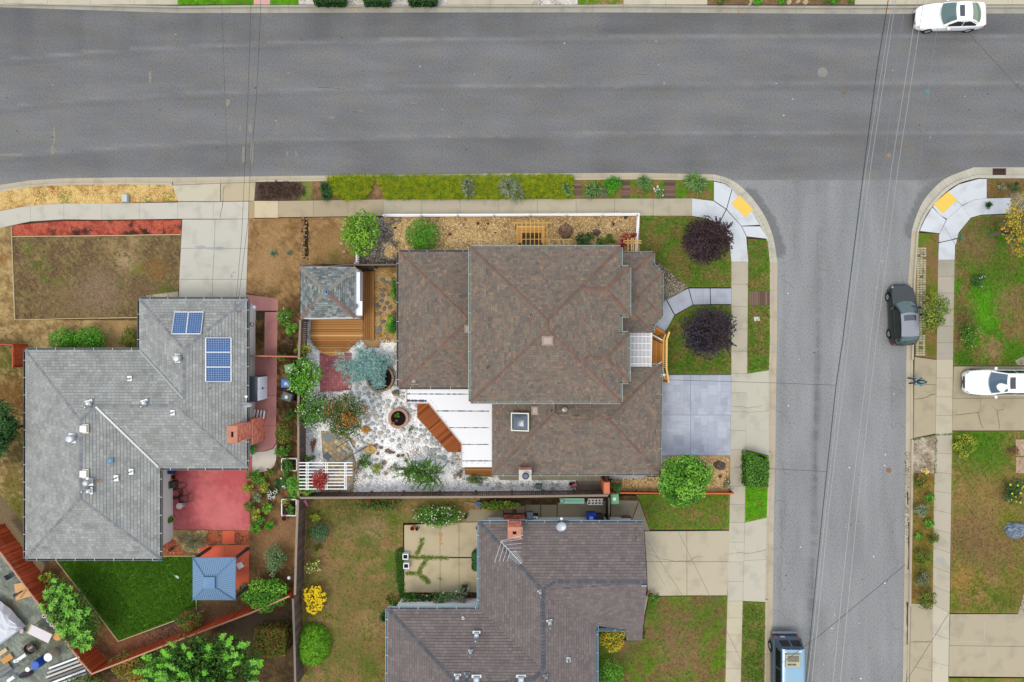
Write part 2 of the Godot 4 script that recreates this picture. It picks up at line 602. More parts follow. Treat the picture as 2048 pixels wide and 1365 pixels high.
func kerb(nm:String,outer:Array,back:Array,low:Array,col:Color,step_px:=62.0)->void:
	var o:=Node3D.new()
	o.name=nm
	add_child(o,true)
	o.set_meta("kind","structure")
	var a:=PV(outer,0.0)
	var b:=PV(back,LOT)
	if nm.contains("corner"):
		a=rounded(a)
		b=rounded(b)
		step_px=40.0
	for i in a.size()-1:
		var n:=maxi(1,int(round(a[i].distance_to(a[i+1])/mp(step_px))))
		var lowered:=false
		var mid:=(a[i]+a[i+1])*0.5*FOC/CAM_H+Vector2(1024,682.5)
		for w in low:
			if w.has_point(mid):
				lowered=true
		for k in n:
			var g:=0.004/maxf(a[i].distance_to(a[i+1])/n,0.1)
			var t0:=(k+g)/n
			var t1:=(k+1-g)/n
			var q0:=a[i].lerp(a[i+1],t0)
			var q1:=a[i].lerp(a[i+1],t1)
			var r0:=b[i].lerp(b[i+1],t0)
			var r1:=b[i].lerp(b[i+1],t1)
			var cc:=jit(col,0.05)
			var hh:=LOT+0.004 if not lowered else 0.05
			var m:=MB.new()
			var f0:=q0.lerp(r0,0.66)
			var f1:=q1.lerp(r1,0.66)
			var u:=func(p:Vector2,y:float)->Vector3:return V(p.x,y,p.y)
			m.quad(u.call(q0,0.012),u.call(q1,0.012),u.call(f1,0.004),u.call(f0,0.004),cc,Vector3.UP)
			m.quad(u.call(q0,-0.05),u.call(q1,-0.05),u.call(q1,0.012),u.call(q0,0.012),cc,V(q0.x-r0.x,0,q0.y-r0.y))
			var e0:=f0.lerp(r0,0.18)
			var e1:=f1.lerp(r1,0.18)
			m.quad(u.call(f0,0.004),u.call(f1,0.004),u.call(e1,hh),u.call(e0,hh),cc,V(q0.x-r0.x,0.01,q0.y-r0.y))
			m.quad(u.call(e0,hh),u.call(e1,hh),u.call(r1,hh),u.call(r0,hh),jit(col,0.03)*1.04,Vector3.UP)
			m.quad(u.call(r0,hh),u.call(r1,hh),u.call(r1,-0.05),u.call(r0,-0.05),cc,V(r0.x-q0.x,0,r0.y-q0.y))
			put("kerb_stone",m.mesh(),M.concrete,o)
func rounded(p:PackedVector2Array)->PackedVector2Array:
	var r:=PackedVector2Array()
	for i in p.size()-1:
		for k in 3:
			r.append(p[i].cubic_interpolate(p[i+1],p[maxi(i-1,0)],p[mini(i+2,p.size()-1)],k/3.0))
	r.append(p[-1])
	return r
func slabs(parent:Node,left:Array,right:Array,n:int,y0:float,y1:float,col:Color,gap:=0.007,nm:="slab",m:Material=null,across:=1)->void:
	var a:=PV(left,y1)
	var b:=PV(right,y1)
	for i in n:
		for k in across:
			var s0:=float(k)/across
			var s1:=float(k+1)/across
			var t0:=float(i)/n
			var t1:=float(i+1)/n
			var q:=PackedVector2Array([samp(a,t0).lerp(samp(b,t0),s0),samp(a,t1).lerp(samp(b,t1),s0),samp(a,t1).lerp(samp(b,t1),s1),samp(a,t0).lerp(samp(b,t0),s1)])
			one_slab(parent,q,y0,y1+rng.randf_range(-0.002,0.002),jit(col,0.05),gap,nm,m)
func one_slab(parent:Node,q:PackedVector2Array,y0:float,y1:float,col:Color,gap:=0.007,nm:="slab",m:Material=null)->void:
	var b:=MB.new()
	b.prism(shrink(q,gap),y0,y1,col)
	put(nm,b.mesh(),m if m else M.concrete,parent)
func ground_node(nm:String)->Node3D:
	var o:=Node3D.new()
	o.name=nm
	add_child(o,true)
	o.set_meta("kind","structure")
	return o
func mott(px:float,py:float,a:Color,b:Color,bias:float,big:=1,amt:=0.2)->Color:
	var n:=0.65*N(big,px,py)+0.45*N(2,px,py)
	var t:=smoothstep(bias-0.45,bias+0.45,n)
	var c:=b.lerp(a,t)
	var k:=1.0+amt*N(3,px,py)+0.08*N(2,px+500.0,py)
	return Color(c.r*k,c.g*k,c.b*k)
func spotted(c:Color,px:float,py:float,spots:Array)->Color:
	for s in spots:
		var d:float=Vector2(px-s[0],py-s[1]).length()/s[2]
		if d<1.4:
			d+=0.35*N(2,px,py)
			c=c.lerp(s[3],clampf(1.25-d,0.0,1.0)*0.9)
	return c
func build_pavements()->void:
	var old:=c8(204,198,182)
	var fresh:=c8(222,225,228)
	var n_low:=Rect2(344,330,160,60)
	kerb("kerb_north_lots",[-80,12,355,26,512,26,900,25,1065,25,1247,25,1420,26,1710,28,2130,27],[-80,4,355,12,512,10,900,9,1065,10,1247,9,1420,11,1710,12,2130,10],[],c8(178,172,156))
	kerb("kerb_south_side",[-80,400,0,370,60,361,125,357,250,355,344,355,440,354,512,353,600,352,700,351,1024,347,1280,346,1427,349],[-80,416,0,384,60,374,125,370,250,369,344,370,440,366,512,364,600,363,700,362,1024,361,1280,359,1427,361],[n_low],c8(196,184,160))
	kerb("kerb_corner_west",[1427,349,1450,355,1474,367,1500,391,1522,420,1536,445,1548,480,1555,525],[1427,361,1450,367,1464,378,1488,402,1507,428,1522,453,1535,484,1540,527],[],c8(202,196,178),30.0)
	kerb("kerb_side_road_west",[1555,525,1554,690,1553,740,1551,905,1548,1035,1546,1200,1543,1365,1542,1440],[1540,527,1540,690,1538,740,1538,905,1534,1035,1531,1200,1529,1365,1528,1440],[Rect2(1500,742,100,160),Rect2(1500,1040,100,155)],c8(196,182,158))
	kerb("kerb_corner_east",[1948,335,1920,345,1900,353,1878,367,1850,398,1834,430,1824,462],[1958,356,1932,362,1915,369,1893,384,1866,412,1848,440,1838,465],[],c8(202,196,178),30.0)
	kerb("kerb_side_road_east",[1824,462,1817,560,1814,680,1813,720,1812,880,1811,1020,1808,1215,1806,1365,1805,1440],[1838,465,1832,560,1829,680,1828,720,1828,880,1826,1020,1823,1215,1820,1365,1819,1440],[Rect2(1790,715,60,160),Rect2(1790,1210,60,300)],c8(196,184,160))
	kerb("kerb_east_inlet",[1948,335,1986,335,2014,335,2130,335],[1958,356,1986,357,2014,357,2130,357],[],c8(196,190,170))
	var w:=ground_node("sidewalk_west")
	slabs(w,[-80,440,0,421,60,411],[-80,480,0,455,60,443],2,0.0,LOT+0.005,old)
	slabs(w,[60,411,127,407],[60,443,127,439],1,0.0,LOT+0.005,old*1.03)
	slabs(w,[127,407,210,407,355,405],[127,439,210,440,355,438],3,0.0,LOT+0.005,old)
	slabs(w,[355,404,430,404,497,403],[355,438,430,438,497,438],2,0.0,LOT+0.005,old*1.04)
	one_slab(w,PV([497,403,508,402,508,437,497,438]),0.0,LOT+0.005,c8(186,162,122))
	slabs(w,[508,402,556,402],[508,436,556,436],1,0.0,LOT+0.02,c8(218,200,165))
	slabs(w,[556,402,766,399],[556,435,766,432],3,0.0,LOT+0.005,c8(184,168,138))
	slabs(w,[766,399,1024,398,1384,397],[766,431,1024,431,1384,432],8,0.0,LOT+0.005,c8(194,183,158))
	var dr:=ground_node("driveway_west")
	slabs(dr,[344,371,440,367],[356,403,440,403],1,0.0,LOT+0.004,c8(206,196,172))
	slabs(dr,[441,367,511,365],[441,403,508,402],1,0.0,LOT+0.004,c8(200,184,152))
	for q in [[364,439,430,439,428,497,361,497],[430,439,497,438,495,497,428,497],[361,497,428,497,425,559,358,559],[428,497,495,497,493,559,425,559],[358,559,425,559,422,640,356,640],[425,559,493,559,490,640,422,640]]:
		one_slab(dr,PV(q),0.0,LOT+rng.randf_range(0.003,0.006),jit(c8(208,203,188),0.035),0.01)
	one_slab(dr,PV([292,591,356,583,356,640,292,640]),0.0,LOT+0.005,c8(190,178,152))
	crack(dr,[447,372,447,385,444,410,440,436],LOT+0.014,0.02,c8(112,104,88))
	for q in [[430,497,22,3],[400,494,12,3],[468,545,4,2],[463,552,3,5]]:
		var bb:=MB.new()
		var pp:=PackedVector2Array()
		for i in 10:
			pp.append(P2(q[0]+cos(TAU*i/10)*q[2]*rng.randf_range(0.7,1.1),q[1]+sin(TAU*i/10)*q[3]*rng.randf_range(0.7,1.1)))
		bb.poly(pp,LOT+0.012,c8(176,178,180))
		put("stain",bb.mesh(),M.concrete,dr)
	var c:=ground_node("corner_ramp_west")
	for q in [[1384,397,1427,402,1452,419,1438,447,1416,438,1384,432],[1428,363,1450,368,1464,378,1453,418,1428,401],[1465,379,1488,402,1507,428,1520,450,1483,452,1454,419],[1521,453,1534,483,1537,476,1494,473,1484,453],[1453,420,1483,453,1493,474,1497,524,1463,524,1460,492,1450,463,1439,448]]:
		if q[0]==1521:
			q=[1521,453,1536,478,1494,473,1484,453]
		one_slab(c,PV(q),0.0,LOT+rng.randf_range(0.004,0.008),jit(fresh,0.015),0.007)
	tactile([1479,391,1507,419,1491,435,1463,407],"yellow tactile warning pad on the west corner ramp")
	var e:=ground_node("corner_ramp_east")
	for q in [[1974,358,1974,397,1948,400,1925,411,1912,400,1896,384,1918,369,1958,358],[1974,397,2022,396,2022,427,1962,430,1942,436,1925,412,1948,400],[1925,412,1942,436,1918,466,1912,490,1888,452,1895,438],[1893,386,1912,400,1925,412,1895,438,1880,430,1866,413],[1865,415,1880,430,1893,440,1880,467,1840,462,1850,440],[1888,452,1911,490,1910,520,1877,520,1879,470]]:
		one_slab(e,PV(q),0.0,LOT+rng.randf_range(0.004,0.008),jit(fresh,0.015),0.007)
	tactile([1897,383,1915,400,1886,427,1868,408],"yellow tactile warning pad on the east corner ramp")
	var s:=ground_node("sidewalk_side_road")
	slabs(s,[1463,524,1463,610,1463,748],[1497,524,1496,610,1495,748],5,0.0,LOT+0.005,c8(198,188,166))
	slabs(s,[1463,748,1461,900],[1495,748,1492,900],4,0.0,LOT+0.006,c8(200,194,176))
	slabs(s,[1461,900,1459,1046],[1492,900,1490,1046],4,0.0,LOT+0.005,c8(196,186,164))
	slabs(s,[1459,1046,1455,1203],[1490,1046,1486,1203],4,0.0,LOT+0.006,c8(204,196,176))
	slabs(s,[1455,1203,1451,1365,1449,1440],[1486,1203,1482,1365,1480,1440],7,0.0,LOT+0.005,c8(204,192,166))
	for q in [[1494,748,1538,741,1538,822,1493,826],[1493,826,1538,822,1538,912,1492,900],[1490,1046,1534,1036,1533,1120,1488,1122],[1488,1122,1533,1120,1531,1205,1486,1203]]:
		one_slab(s,PV(q),0.0,LOT+rng.randf_range(0.002,0.005),jit(c8(204,197,178),0.03))
	crack(s,[1466,815,1480,812,1500,818,1515,812,1536,810],LOT+0.011,0.012,c8(130,122,105),2.0)
	crack(s,[1460,1108,1490,1106,1515,1104,1533,1098],LOT+0.011,0.012,c8(110,104,90),2.0)
	var t:=ground_node("sidewalk_east")
	slabs(t,[1877,520,1875,640,1874,719],[1910,520,1908,640,1907,719],6,0.0,LOT+0.005,c8(184,174,155))
	slabs(t,[1874,719,1872,869],[1907,719,1905,869],4,0.0,LOT+0.006,c8(202,190,164))
	slabs(t,[1872,869,1868,1020,1866,1210],[1905,869,1903,1020,1900,1226],9,0.0,LOT+0.005,c8(194,184,162))
	slabs(t,[1866,1210,1864,1440],[1900,1226,1896,1440],4,0.0,LOT+0.006,c8(204,195,172))
	flag(t,1882,1121,10,6.5,c8(178,178,176),LOT+0.006,"repair_patch",9,0.006)
	var d:=ground_node("driveway_east")
	for q in [[1830,714,1874,720,1873,770,1829,770],[1829,770,1873,770,1872,868,1828,877],[1908,733,2110,733,2110,797,1906,797],[1906,797,2110,797,2110,862,1905,862]]:
		one_slab(d,PV(q),0.0,LOT+rng.randf_range(0.002,0.005),jit(c8(182,168,140),0.05),0.012)
	crack(d,[1830,798,1850,797,1858,790,1874,789],LOT+0.012,0.018,c8(84,80,62))
	crack(d,[1912,830,1935,828,1957,826,1959,840,1966,858],LOT+0.012,0.016,c8(92,84,66))
	crack(d,[1960,825,1962,797],LOT+0.012,0.01,c8(110,100,80))
	crack(d,[1987,812,1994,823,2008,820],LOT+0.012,0.016,c8(92,84,66))
	crack(d,[1994,823,1996,842,2001,858],LOT+0.012,0.016,c8(92,84,66))
	var d2:=ground_node("driveway_southeast")
	for q in [[1823,1207,1867,1210,1865,1285,1821,1285],[1821,1285,1865,1285,1863,1440,1819,1440],[1901,1229,2110,1229,2110,1295,1899,1292],[1899,1292,2110,1295,2110,1356,1898,1354]]:
		one_slab(d2,PV(q),0.0,LOT+rng.randf_range(0.002,0.005),jit(c8(188,175,148),0.04),0.012)
	crack(d2,[1903,1287,1930,1284,1968,1283,1976,1300,1980,1330],LOT+0.012,0.014,c8(214,208,190))
	crack(d2,[1968,1283,1971,1240],LOT+0.012,0.012,c8(214,208,190))
	crack(d2,[1824,1286,1845,1284,1862,1282],LOT+0.012,0.014,c8(120,110,90))
	crack(d2,[1824,1335,1848,1340,1864,1342],LOT+0.012,0.012,c8(140,130,110))
	var g:=thing("storm_drain","rusty iron storm drain grate at the east corner kerb","storm drain",P(1999,346,0.0))
	var gb:=MB.new()
	gb.box(V(0,0.01,0),V(0.92,0.02,0.6),c8(55,45,40))
	put("pit",gb.mesh(),M.plain,g)
	for i in 9:
		var bar:=MB.new()
		bar.box(V(-0.42+i*0.105,0.035,0),V(0.035,0.03,0.58),c8(96,68,56))
		put("bar",bar.mesh(),M.metal,g)
	for z in [-0.29,0.0,0.29]:
		var rail:=MB.new()
		rail.box(V(0,0.04,z),V(0.92,0.03,0.035),c8(92,66,56))
		put("rail",rail.mesh(),M.metal,g)
	var nn:=ground_node("sidewalk_north")
	for q in [[-80,355],[895,1065],[1247,1415],[1710,2130]]:
		slabs(nn,[q[0],-45,q[1],-45],[q[0],9,q[1],9],maxi(2,int((q[1]-q[0])/85.0)),0.0,LOT+0.004,c8(206,196,172))
	one_slab(nn,PV([507,-45,540,-45,540,9,507,9]),0.0,LOT+0.004,c8(222,172,165))
func tactile(q:Array,label:String)->void:
	var o:=thing("tactile_pad",label,"tactile paving",Vector3.ZERO)
	var p:=PV(q,LOT+0.015)
	var ce:=(p[0]+p[1]+p[2]+p[3])/4.0
	o.position=V(ce.x,LOT+0.009,ce.y)
	for i in 4:
		p[i]-=ce
	var b:=MB.new()
	b.prism(p,0.0,0.008,c8(246,208,92))
	put("pad",b.mesh(),M.plastic,o)
	var dm:=MB.new()
	for i in 12:
		for j in 12:
			var w:=p[0].lerp(p[1],(i+0.5)/12.0).lerp(p[3].lerp(p[2],(i+0.5)/12.0),(j+0.5)/12.0)
			dm.lathe(V(w.x,0.008,w.y),[[0.013,0.0],[0.009,0.005],[0.001,0.006]],5,c8(240,198,80))
	put("dome",dm.mesh(),M.plastic,o).set_meta("kind","stuff")
func build_lots()->void:
	var tan_:=c8(158,128,90)
	var tuft:=tuft_mesh(1)
	var tuft2:=tuft_mesh(2,7,0.07,0.9)
	var peb:=pebble_mesh(1)
	var peb2:=pebble_mesh(2,0.4)
	var chip:=pebble_mesh(3,0.25)
	var green:=c8(88,132,34)
	var bright:=c8(96,158,30)
	var deep:=c8(62,100,30)
	var straw:=c8(158,132,88)
	var brown:=c8(132,108,76)
	patch("north_verge",PV([355,-45,507,-45,507,9,355,9]),LOT,0.14,func(x,y):return mott(x,y,bright,green,0.0),M.grassy)
	patch("north_verge",PV([540,-45,597,-45,597,9,540,9]),LOT,0.14,func(x,y):return mott(x,y,bright,green,0.0),M.grassy)
	patch("north_verge",PV([597,-45,895,-45,895,9,597,9]),LOT,0.2,func(x,y):return mott(x,y,c8(222,215,205),c8(180,172,160),0.0),M.soil)
	patch("north_verge",PV([1065,-45,1155,-45,1155,9,1065,9]),LOT,0.2,func(x,y):return mott(x,y,c8(222,215,205),c8(180,172,160),0.0),M.soil)
	patch("north_verge",PV([1155,-45,1247,-45,1247,9,1155,9]),LOT,0.14,func(x,y):return mott(x,y,green,straw,0.0),M.grassy)
	patch("north_verge",PV([1415,-45,1710,-45,1710,9,1415,9]),LOT,0.14,func(x,y):return mott(x,y,c8(118,100,70),c8(140,112,82),0.0),M.soil)
	for q in [[597,895,"white pebbles around the clipped hedges across the street"],[1065,1155,"white pebble strip across the street between drive and grass"]]:
		scatter("white_pebbles",q[2],"pebbles",PV([q[0],-20,q[1],-20,q[1],9,q[0],9]),LOT,130.0,peb,M.stone,func(x,y):return jit(c8(232,228,222),0.2),0.06,0.13,0.5,0.2)
	patch("verge_west",PV([-80,416,0,384,60,374,125,370,250,369,344,370,356,403,210,407,125,407,60,411,0,421,-80,440]),LOT,0.13,
		func(x,y):return spotted(mott(x,y,c8(222,190,122),c8(182,144,84),-0.1),x,y,[[80,385,16,c8(150,120,60)],[130,397,14,c8(128,130,55)],[105,380,12,c8(160,100,55)],[340,395,14,c8(150,140,60)],[295,402,8,c8(120,130,50)],[195,377,8,c8(185,110,60)]]),M.soil)
	scatter("wood_chips","pale gold wood chips on the verge by the west kerb","wood chips",PV([-20,392,0,388,60,378,125,374,250,373,340,374,352,400,210,404,125,404,60,407,0,416]),LOT,190.0,chip,M.wood,func(x,y):return jit(c8(226,192,128),0.35),0.06,0.16,0.4,0.1)
	patch("red_mulch_bed",PV([23,451,125,442,210,442,363,440,362,470,24,474]),LOT,0.11,
		func(x,y):return spotted(mott(x,y,c8(190,98,78),c8(158,74,60),-0.2),x,y,[[262,468,18,c8(52,46,42)],[292,466,14,c8(52,46,42)],[150,466,12,c8(52,46,42)],[170,464,14,c8(60,50,46)],[105,467,10,c8(80,56,48)],[264,447,6,c8(52,46,42)],[220,446,6,c8(60,52,46)],[358,455,9,c8(82,72,60)],[325,464,8,c8(52,46,42)],[92,442,6,c8(60,50,46)]]),M.soil)
	scatter("red_mulch","red wood mulch along the bare lawn","mulch",PV([26,453,125,445,210,445,354,443,353,466,28,470]),LOT,230.0,chip,M.wood,func(x,y):return jit(c8(196,102,82),0.35),0.05,0.13,0.4,0.1,func(x,y):return y<462+5*N(2,x,y) and N(1,x*2,y*2)<0.45)
	var dl_spots:=[[56,497,12,c8(98,118,40)],[72,532,12,c8(92,108,46)],[88,556,10,c8(96,112,46)],[118,567,14,c8(112,124,46)],[270,538,16,c8(124,130,56)],[241,568,10,c8(100,112,56)],[330,583,18,c8(96,116,42)],[85,515,7,c8(96,120,50)],[250,520,26,c8(178,152,118)],[225,490,20,c8(168,142,102)],[265,480,16,c8(170,146,108)],[310,540,26,c8(142,108,62)],[130,600,40,c8(136,112,84)],[200,585,50,c8(148,124,104)],[285,585,30,c8(122,100,78)],[98,535,8,c8(96,116,48)]]
	patch("bare_lawn",PV([24,475,362,471,358,560,356,583,292,591,278,640,30,639]),LOT,0.13,func(x,y):return spotted(mott(x,y,c8(138,118,82),c8(112,92,68),0.0,1,0.28),x,y,dl_spots),M.grassy)
	scatter("dry_grass","thin dry grass on the bare lawn before the grey roofed house","grass",PV([26,478,360,474,354,580,280,634,32,636]),LOT,45.0,tuft2,M.leaf,func(x,y):return jit(mixc(c8(150,132,92),c8(108,104,58),N(1,x,y)+0.3),0.3),0.06,0.15)
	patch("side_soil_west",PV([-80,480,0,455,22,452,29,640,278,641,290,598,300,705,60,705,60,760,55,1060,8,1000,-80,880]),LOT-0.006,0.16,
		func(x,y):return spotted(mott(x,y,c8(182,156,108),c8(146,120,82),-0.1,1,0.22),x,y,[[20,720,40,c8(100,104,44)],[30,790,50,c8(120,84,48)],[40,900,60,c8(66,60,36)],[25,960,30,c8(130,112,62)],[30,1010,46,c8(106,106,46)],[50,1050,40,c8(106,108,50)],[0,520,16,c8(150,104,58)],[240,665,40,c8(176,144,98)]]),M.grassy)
	scatter("dry_grass","thin dry grass on the soil strip at the far left edge","grass",PV([-10,480,20,470,28,640,270,650,270,690,50,700,45,1040,0,990]),LOT-0.006,26.0,tuft2,M.leaf,func(x,y):return jit(mixc(c8(178,152,104),c8(108,108,50),(y-640)/80.0),0.3),0.06,0.16)
	for q in [[23,452,30,640,"pale board edging down the left side of the bare lawn"],[24,474,362,470,"pale board edging between red mulch and bare lawn"],[30,640,279,635,"pale board edging along the bottom of the bare lawn"]]:
		edging(q,q[4])
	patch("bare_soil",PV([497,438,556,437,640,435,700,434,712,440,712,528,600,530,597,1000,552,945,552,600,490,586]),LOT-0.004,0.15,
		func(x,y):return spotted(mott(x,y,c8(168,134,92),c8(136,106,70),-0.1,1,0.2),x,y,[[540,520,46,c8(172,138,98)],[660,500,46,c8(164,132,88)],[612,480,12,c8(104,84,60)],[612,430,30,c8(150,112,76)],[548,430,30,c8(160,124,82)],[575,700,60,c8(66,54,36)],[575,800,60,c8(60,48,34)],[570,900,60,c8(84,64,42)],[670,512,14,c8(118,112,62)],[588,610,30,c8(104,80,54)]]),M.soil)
	scatter("soil_clods","small stones and clods on the bare soil by the west drive","stones",PV([500,442,680,440,690,525,600,528,596,590,500,580]),LOT,16.0,peb2,M.stone,func(x,y):return jit(c8(170,140,102),0.4),0.03,0.1,0.5,0.2)
	patch("verge_middle",PV([512,365,600,363,700,362,1024,361,1280,359,1427,361,1427,401,1384,397,1024,398,766,399,640,400,508,402]),LOT,0.13,verge_col,M.grassy)
	scatter("ground_cover","yellow green leafy ground cover along the verge by the kerb","ground cover",PV([655,355,700,353,760,352,1130,351,1148,353,1148,397,766,399,690,400,665,392]),LOT,210.0,cover_mesh(),M.leaf,func(x,y):return jit(mixc(c8(150,158,20),c8(112,140,22),0.5+0.9*N(2,x,y)),0.35),0.16,0.3,0.3,0.0,cover_keep)
	scatter("dead_ground_cover","dead brown ground cover at the west end of the verge","dead plants",PV([513,366,610,364,612,398,516,400]),LOT,240.0,tuft2,M.plain,func(x,y):return jit(c8(112,90,78),0.45),0.12,0.24,0.9,0.0,func(x,y):return Vector2((x-560)/48.0,(y-382)/18.0).length()<1.0+0.2*N(2,x,y))
	var l1:=[[1340,455,40,c8(142,122,76)],[1310,480,30,c8(104,128,48)],[1335,515,40,c8(140,118,72)],[1345,475,14,c8(78,122,32)],[1300,440,20,c8(90,112,44)],[1400,555,40,c8(98,124,40)],[1450,540,30,c8(96,138,40)],[1430,470,30,c8(118,112,60)]]
	patch("lawn_corner",PV([1280,431,1384,433,1416,439,1438,448,1450,464,1460,492,1463,524,1463,575,1378,575,1306,516,1280,500]),LOT,0.12,func(x,y):return spotted(mott(x,y,c8(96,124,42),c8(134,116,68),0.0),x,y,l1),M.grassy)
	patch("lawn_corner_south",PV([1463,610,1463,749,1330,749,1330,660,1350,632,1386,611]),LOT,0.12,func(x,y):return spotted(mott(x,y,c8(88,122,36),c8(124,112,62),-0.15),x,y,[[1375,640,20,c8(150,130,66)],[1345,700,12,c8(134,106,72)],[1420,735,40,c8(116,126,54)],[1370,735,30,c8(74,112,32)]]),M.grassy)
	var gc:=func(x,y):return jit(mixc(c8(108,146,50),c8(156,138,84),0.35+0.8*N(1,x,y)),0.3)
	scatter("lawn_grass","short patchy grass of the corner lawn by the ramp","grass",PV([1284,434,1384,436,1414,442,1446,466,1459,500,1460,572,1380,572,1310,518,1284,500]),LOT,170.0,tuft,M.leaf,gc,0.09,0.22)
	scatter("lawn_grass","short patchy grass below the curved front walk","grass",PV([1460,613,1460,746,1340,746,1338,660,1352,636,1388,614]),LOT,170.0,tuft,M.leaf,gc,0.09,0.22)
	var vs:=[[1505,500,20,c8(140,108,76)],[1522,540,22,c8(96,150,34)],[1502,560,20,c8(120,108,60)],[1520,650,20,c8(90,134,40)],[1512,690,20,c8(86,118,40)],[1520,730,22,c8(100,150,40)]]
	patch("side_verge",PV([1496,478,1536,480,1541,527,1540,690,1538,741,1495,748]),LOT,0.12,func(x,y):return spotted(mott(x,y,c8(84,128,34),c8(128,112,64),-0.1),x,y,vs),M.grassy)
	scatter("verge_grass","grass of the verge between walk and side road above the drive","grass",PV([1498,482,1534,484,1539,527,1538,690,1536,738,1497,744]),LOT,170.0,tuft,M.leaf,gc,0.09,0.22,0.5,0.0,func(x,y):return y<581 or y>613)
	patch("side_verge",PV([1492,901,1538,913,1534,1036,1490,1046]),LOT,0.12,func(x,y):return mott(x,y,c8(100,168,30),c8(126,124,50),-0.5),M.grassy)
	scatter("verge_grass","bright grass of the verge below the box hedge","grass",PV([1493,975,1534,978,1532,1034,1492,1042]),LOT,190.0,tuft,M.leaf,func(x,y):return jit(c8(104,172,34),0.25),0.06,0.13)
	patch("side_verge",PV([1486,1204,1531,1206,1529,1365,1528,1440,1479,1440,1482,1365]),LOT,0.12,func(x,y):return mott(x,y,c8(98,140,36),c8(122,104,66),0.0),M.grassy)
	scatter("verge_grass","grass of the verge beside the pale blue van","grass",PV([1488,1208,1529,1210,1527,1380,1484,1380]),LOT,150.0,tuft,M.leaf,gc,0.09,0.22)
	patch("gravel_bed_front",PV([700,434,1280,431,1280,530,790,560,712,530]),LOT,0.16,func(x,y):return mixc(mott(x,y,c8(198,164,110),c8(160,126,82),-0.2),mott(x,y,c8(120,112,100),c8(88,80,72),0.0),smoothstep(800.0,770.0,x+25.0*N(1,x,y))),M.soil)
	scatter("gold_gravel","gold river pebbles behind the white picket fence","gravel",PV([712,436,1276,434,1276,500,945,500,945,510,790,510,790,532,712,530]),LOT,230.0,peb,M.stone,gravel_col,0.08,0.18,0.6,0.25)
	patch("gravel_wedge",PV([1306,516,1378,575,1328,606,1300,560]),LOT,0.16,func(x,y):return mott(x,y,c8(128,120,102),c8(96,88,74),0.0),M.soil)
	scatter("grey_gravel","grey and tan pebbles in the wedge beside the front walk","gravel",PV([1308,518,1376,574,1328,604,1306,560]),LOT,170.0,peb,M.stone,func(x,y):return jit(mixc(c8(220,210,188),c8(128,120,108),rng.randf()),0.25),0.08,0.17,0.6,0.25)
	patch("gravel_bed_drive",PV([1322,912,1461,912,1459,988,1222,988,1222,960,1322,960]),LOT,0.16,func(x,y):return mott(x,y,c8(200,166,116),c8(162,130,90),-0.2),M.soil)
	scatter("gold_gravel","gold pebbles around the lime green tree","gravel",PV([1326,914,1459,914,1457,985,1226,985,1226,955,1322,955]),LOT,230.0,peb,M.stone,func(x,y):return jit(mixc(c8(252,222,172),c8(176,136,92),pow(rng.randf(),1.8)),0.3),0.08,0.17,0.6,0.25)
	patch("white_rock_garden",PV([606,640,797,640,797,776,990,776,990,946,1215,946,1215,992,606,992]),LOT-0.004,0.16,func(x,y):return spotted(mott(x,y,c8(248,248,248,1.1),c8(222,222,220),-0.2),x,y,[[780,590,30,c8(210,178,118)],[655,800,24,c8(150,120,96)],[830,905,14,c8(150,120,100)],[800,893,8,c8(130,104,84)],[700,960,26,c8(168,138,112)]]),M.soil)
	scatter("white_rocks","white landscaping rock of the back garden","white rock",PV([608,680,796,680,796,778,985,778,985,948,990,962,1150,962,1150,984,608,984]),LOT,170.0,peb,M.stone,func(x,y):return jit(c8(250,250,250,1.5) if rng.randf()<0.95 else c8(190,190,186),0.15),0.06,0.16,0.7,0.25)
	patch("gravel_strip_deck",PV([747,528,800,528,800,640,797,686,747,686]),LOT+0.002,0.16,func(x,y):return mott(x,y,c8(198,164,108),c8(160,126,78),-0.1),M.soil)
	scatter("gold_gravel","gold gravel between the long deck and the middle house","gravel",PV([749,545,798,545,797,682,749,682]),LOT,190.0,peb,M.stone,func(x,y):return jit(mixc(c8(248,218,162),c8(170,128,80),pow(rng.randf(),1.8)),0.3),0.08,0.17,0.6,0.25)
	var sl:=[[700,1050,40,c8(170,142,104)],[740,1055,30,c8(172,146,112)],[790,1040,26,c8(98,116,48)],[730,1090,22,c8(98,112,50)],[780,1130,26,c8(84,118,42)],[797,1150,20,c8(78,116,42)],[784,1176,14,c8(88,122,50)],[660,1150,50,c8(146,122,82)],[720,1200,60,c8(132,118,70)],[740,1250,30,c8(168,140,98)],[690,1300,50,c8(120,118,62)],[740,1330,30,c8(98,118,46)],[640,1090,30,c8(150,116,82)],[700,1015,60,c8(90,98,44)]]
	patch("back_yard_lower",PV([606,994,960,994,960,1046,806,1046,806,1186,962,1200,962,1218,780,1225,780,1440,596,1440]),LOT,0.14,func(x,y):return spotted(mott(x,y,c8(128,122,66),c8(152,124,82),0.05,1,0.24),x,y,sl),M.grassy)
	scatter("yard_grass","dry patchy grass of the lower back yard","grass",PV([612,1000,800,1000,804,1186,775,1218,772,1400,612,1400]),LOT,80.0,tuft2,M.leaf,func(x,y):return jit(mixc(c8(112,124,48),c8(158,130,88),0.5-0.9*N(1,x,y)),0.3),0.06,0.15)
	var fl:=[[1340,1260,60,c8(140,112,82)],[1360,1310,50,c8(148,118,88)],[1300,1215,26,c8(88,128,40)],[1430,1200,30,c8(116,108,62)],[1420,1240,40,c8(104,116,52)],[1280,1320,40,c8(106,126,44)],[1250,1300,26,c8(128,100,78)]]
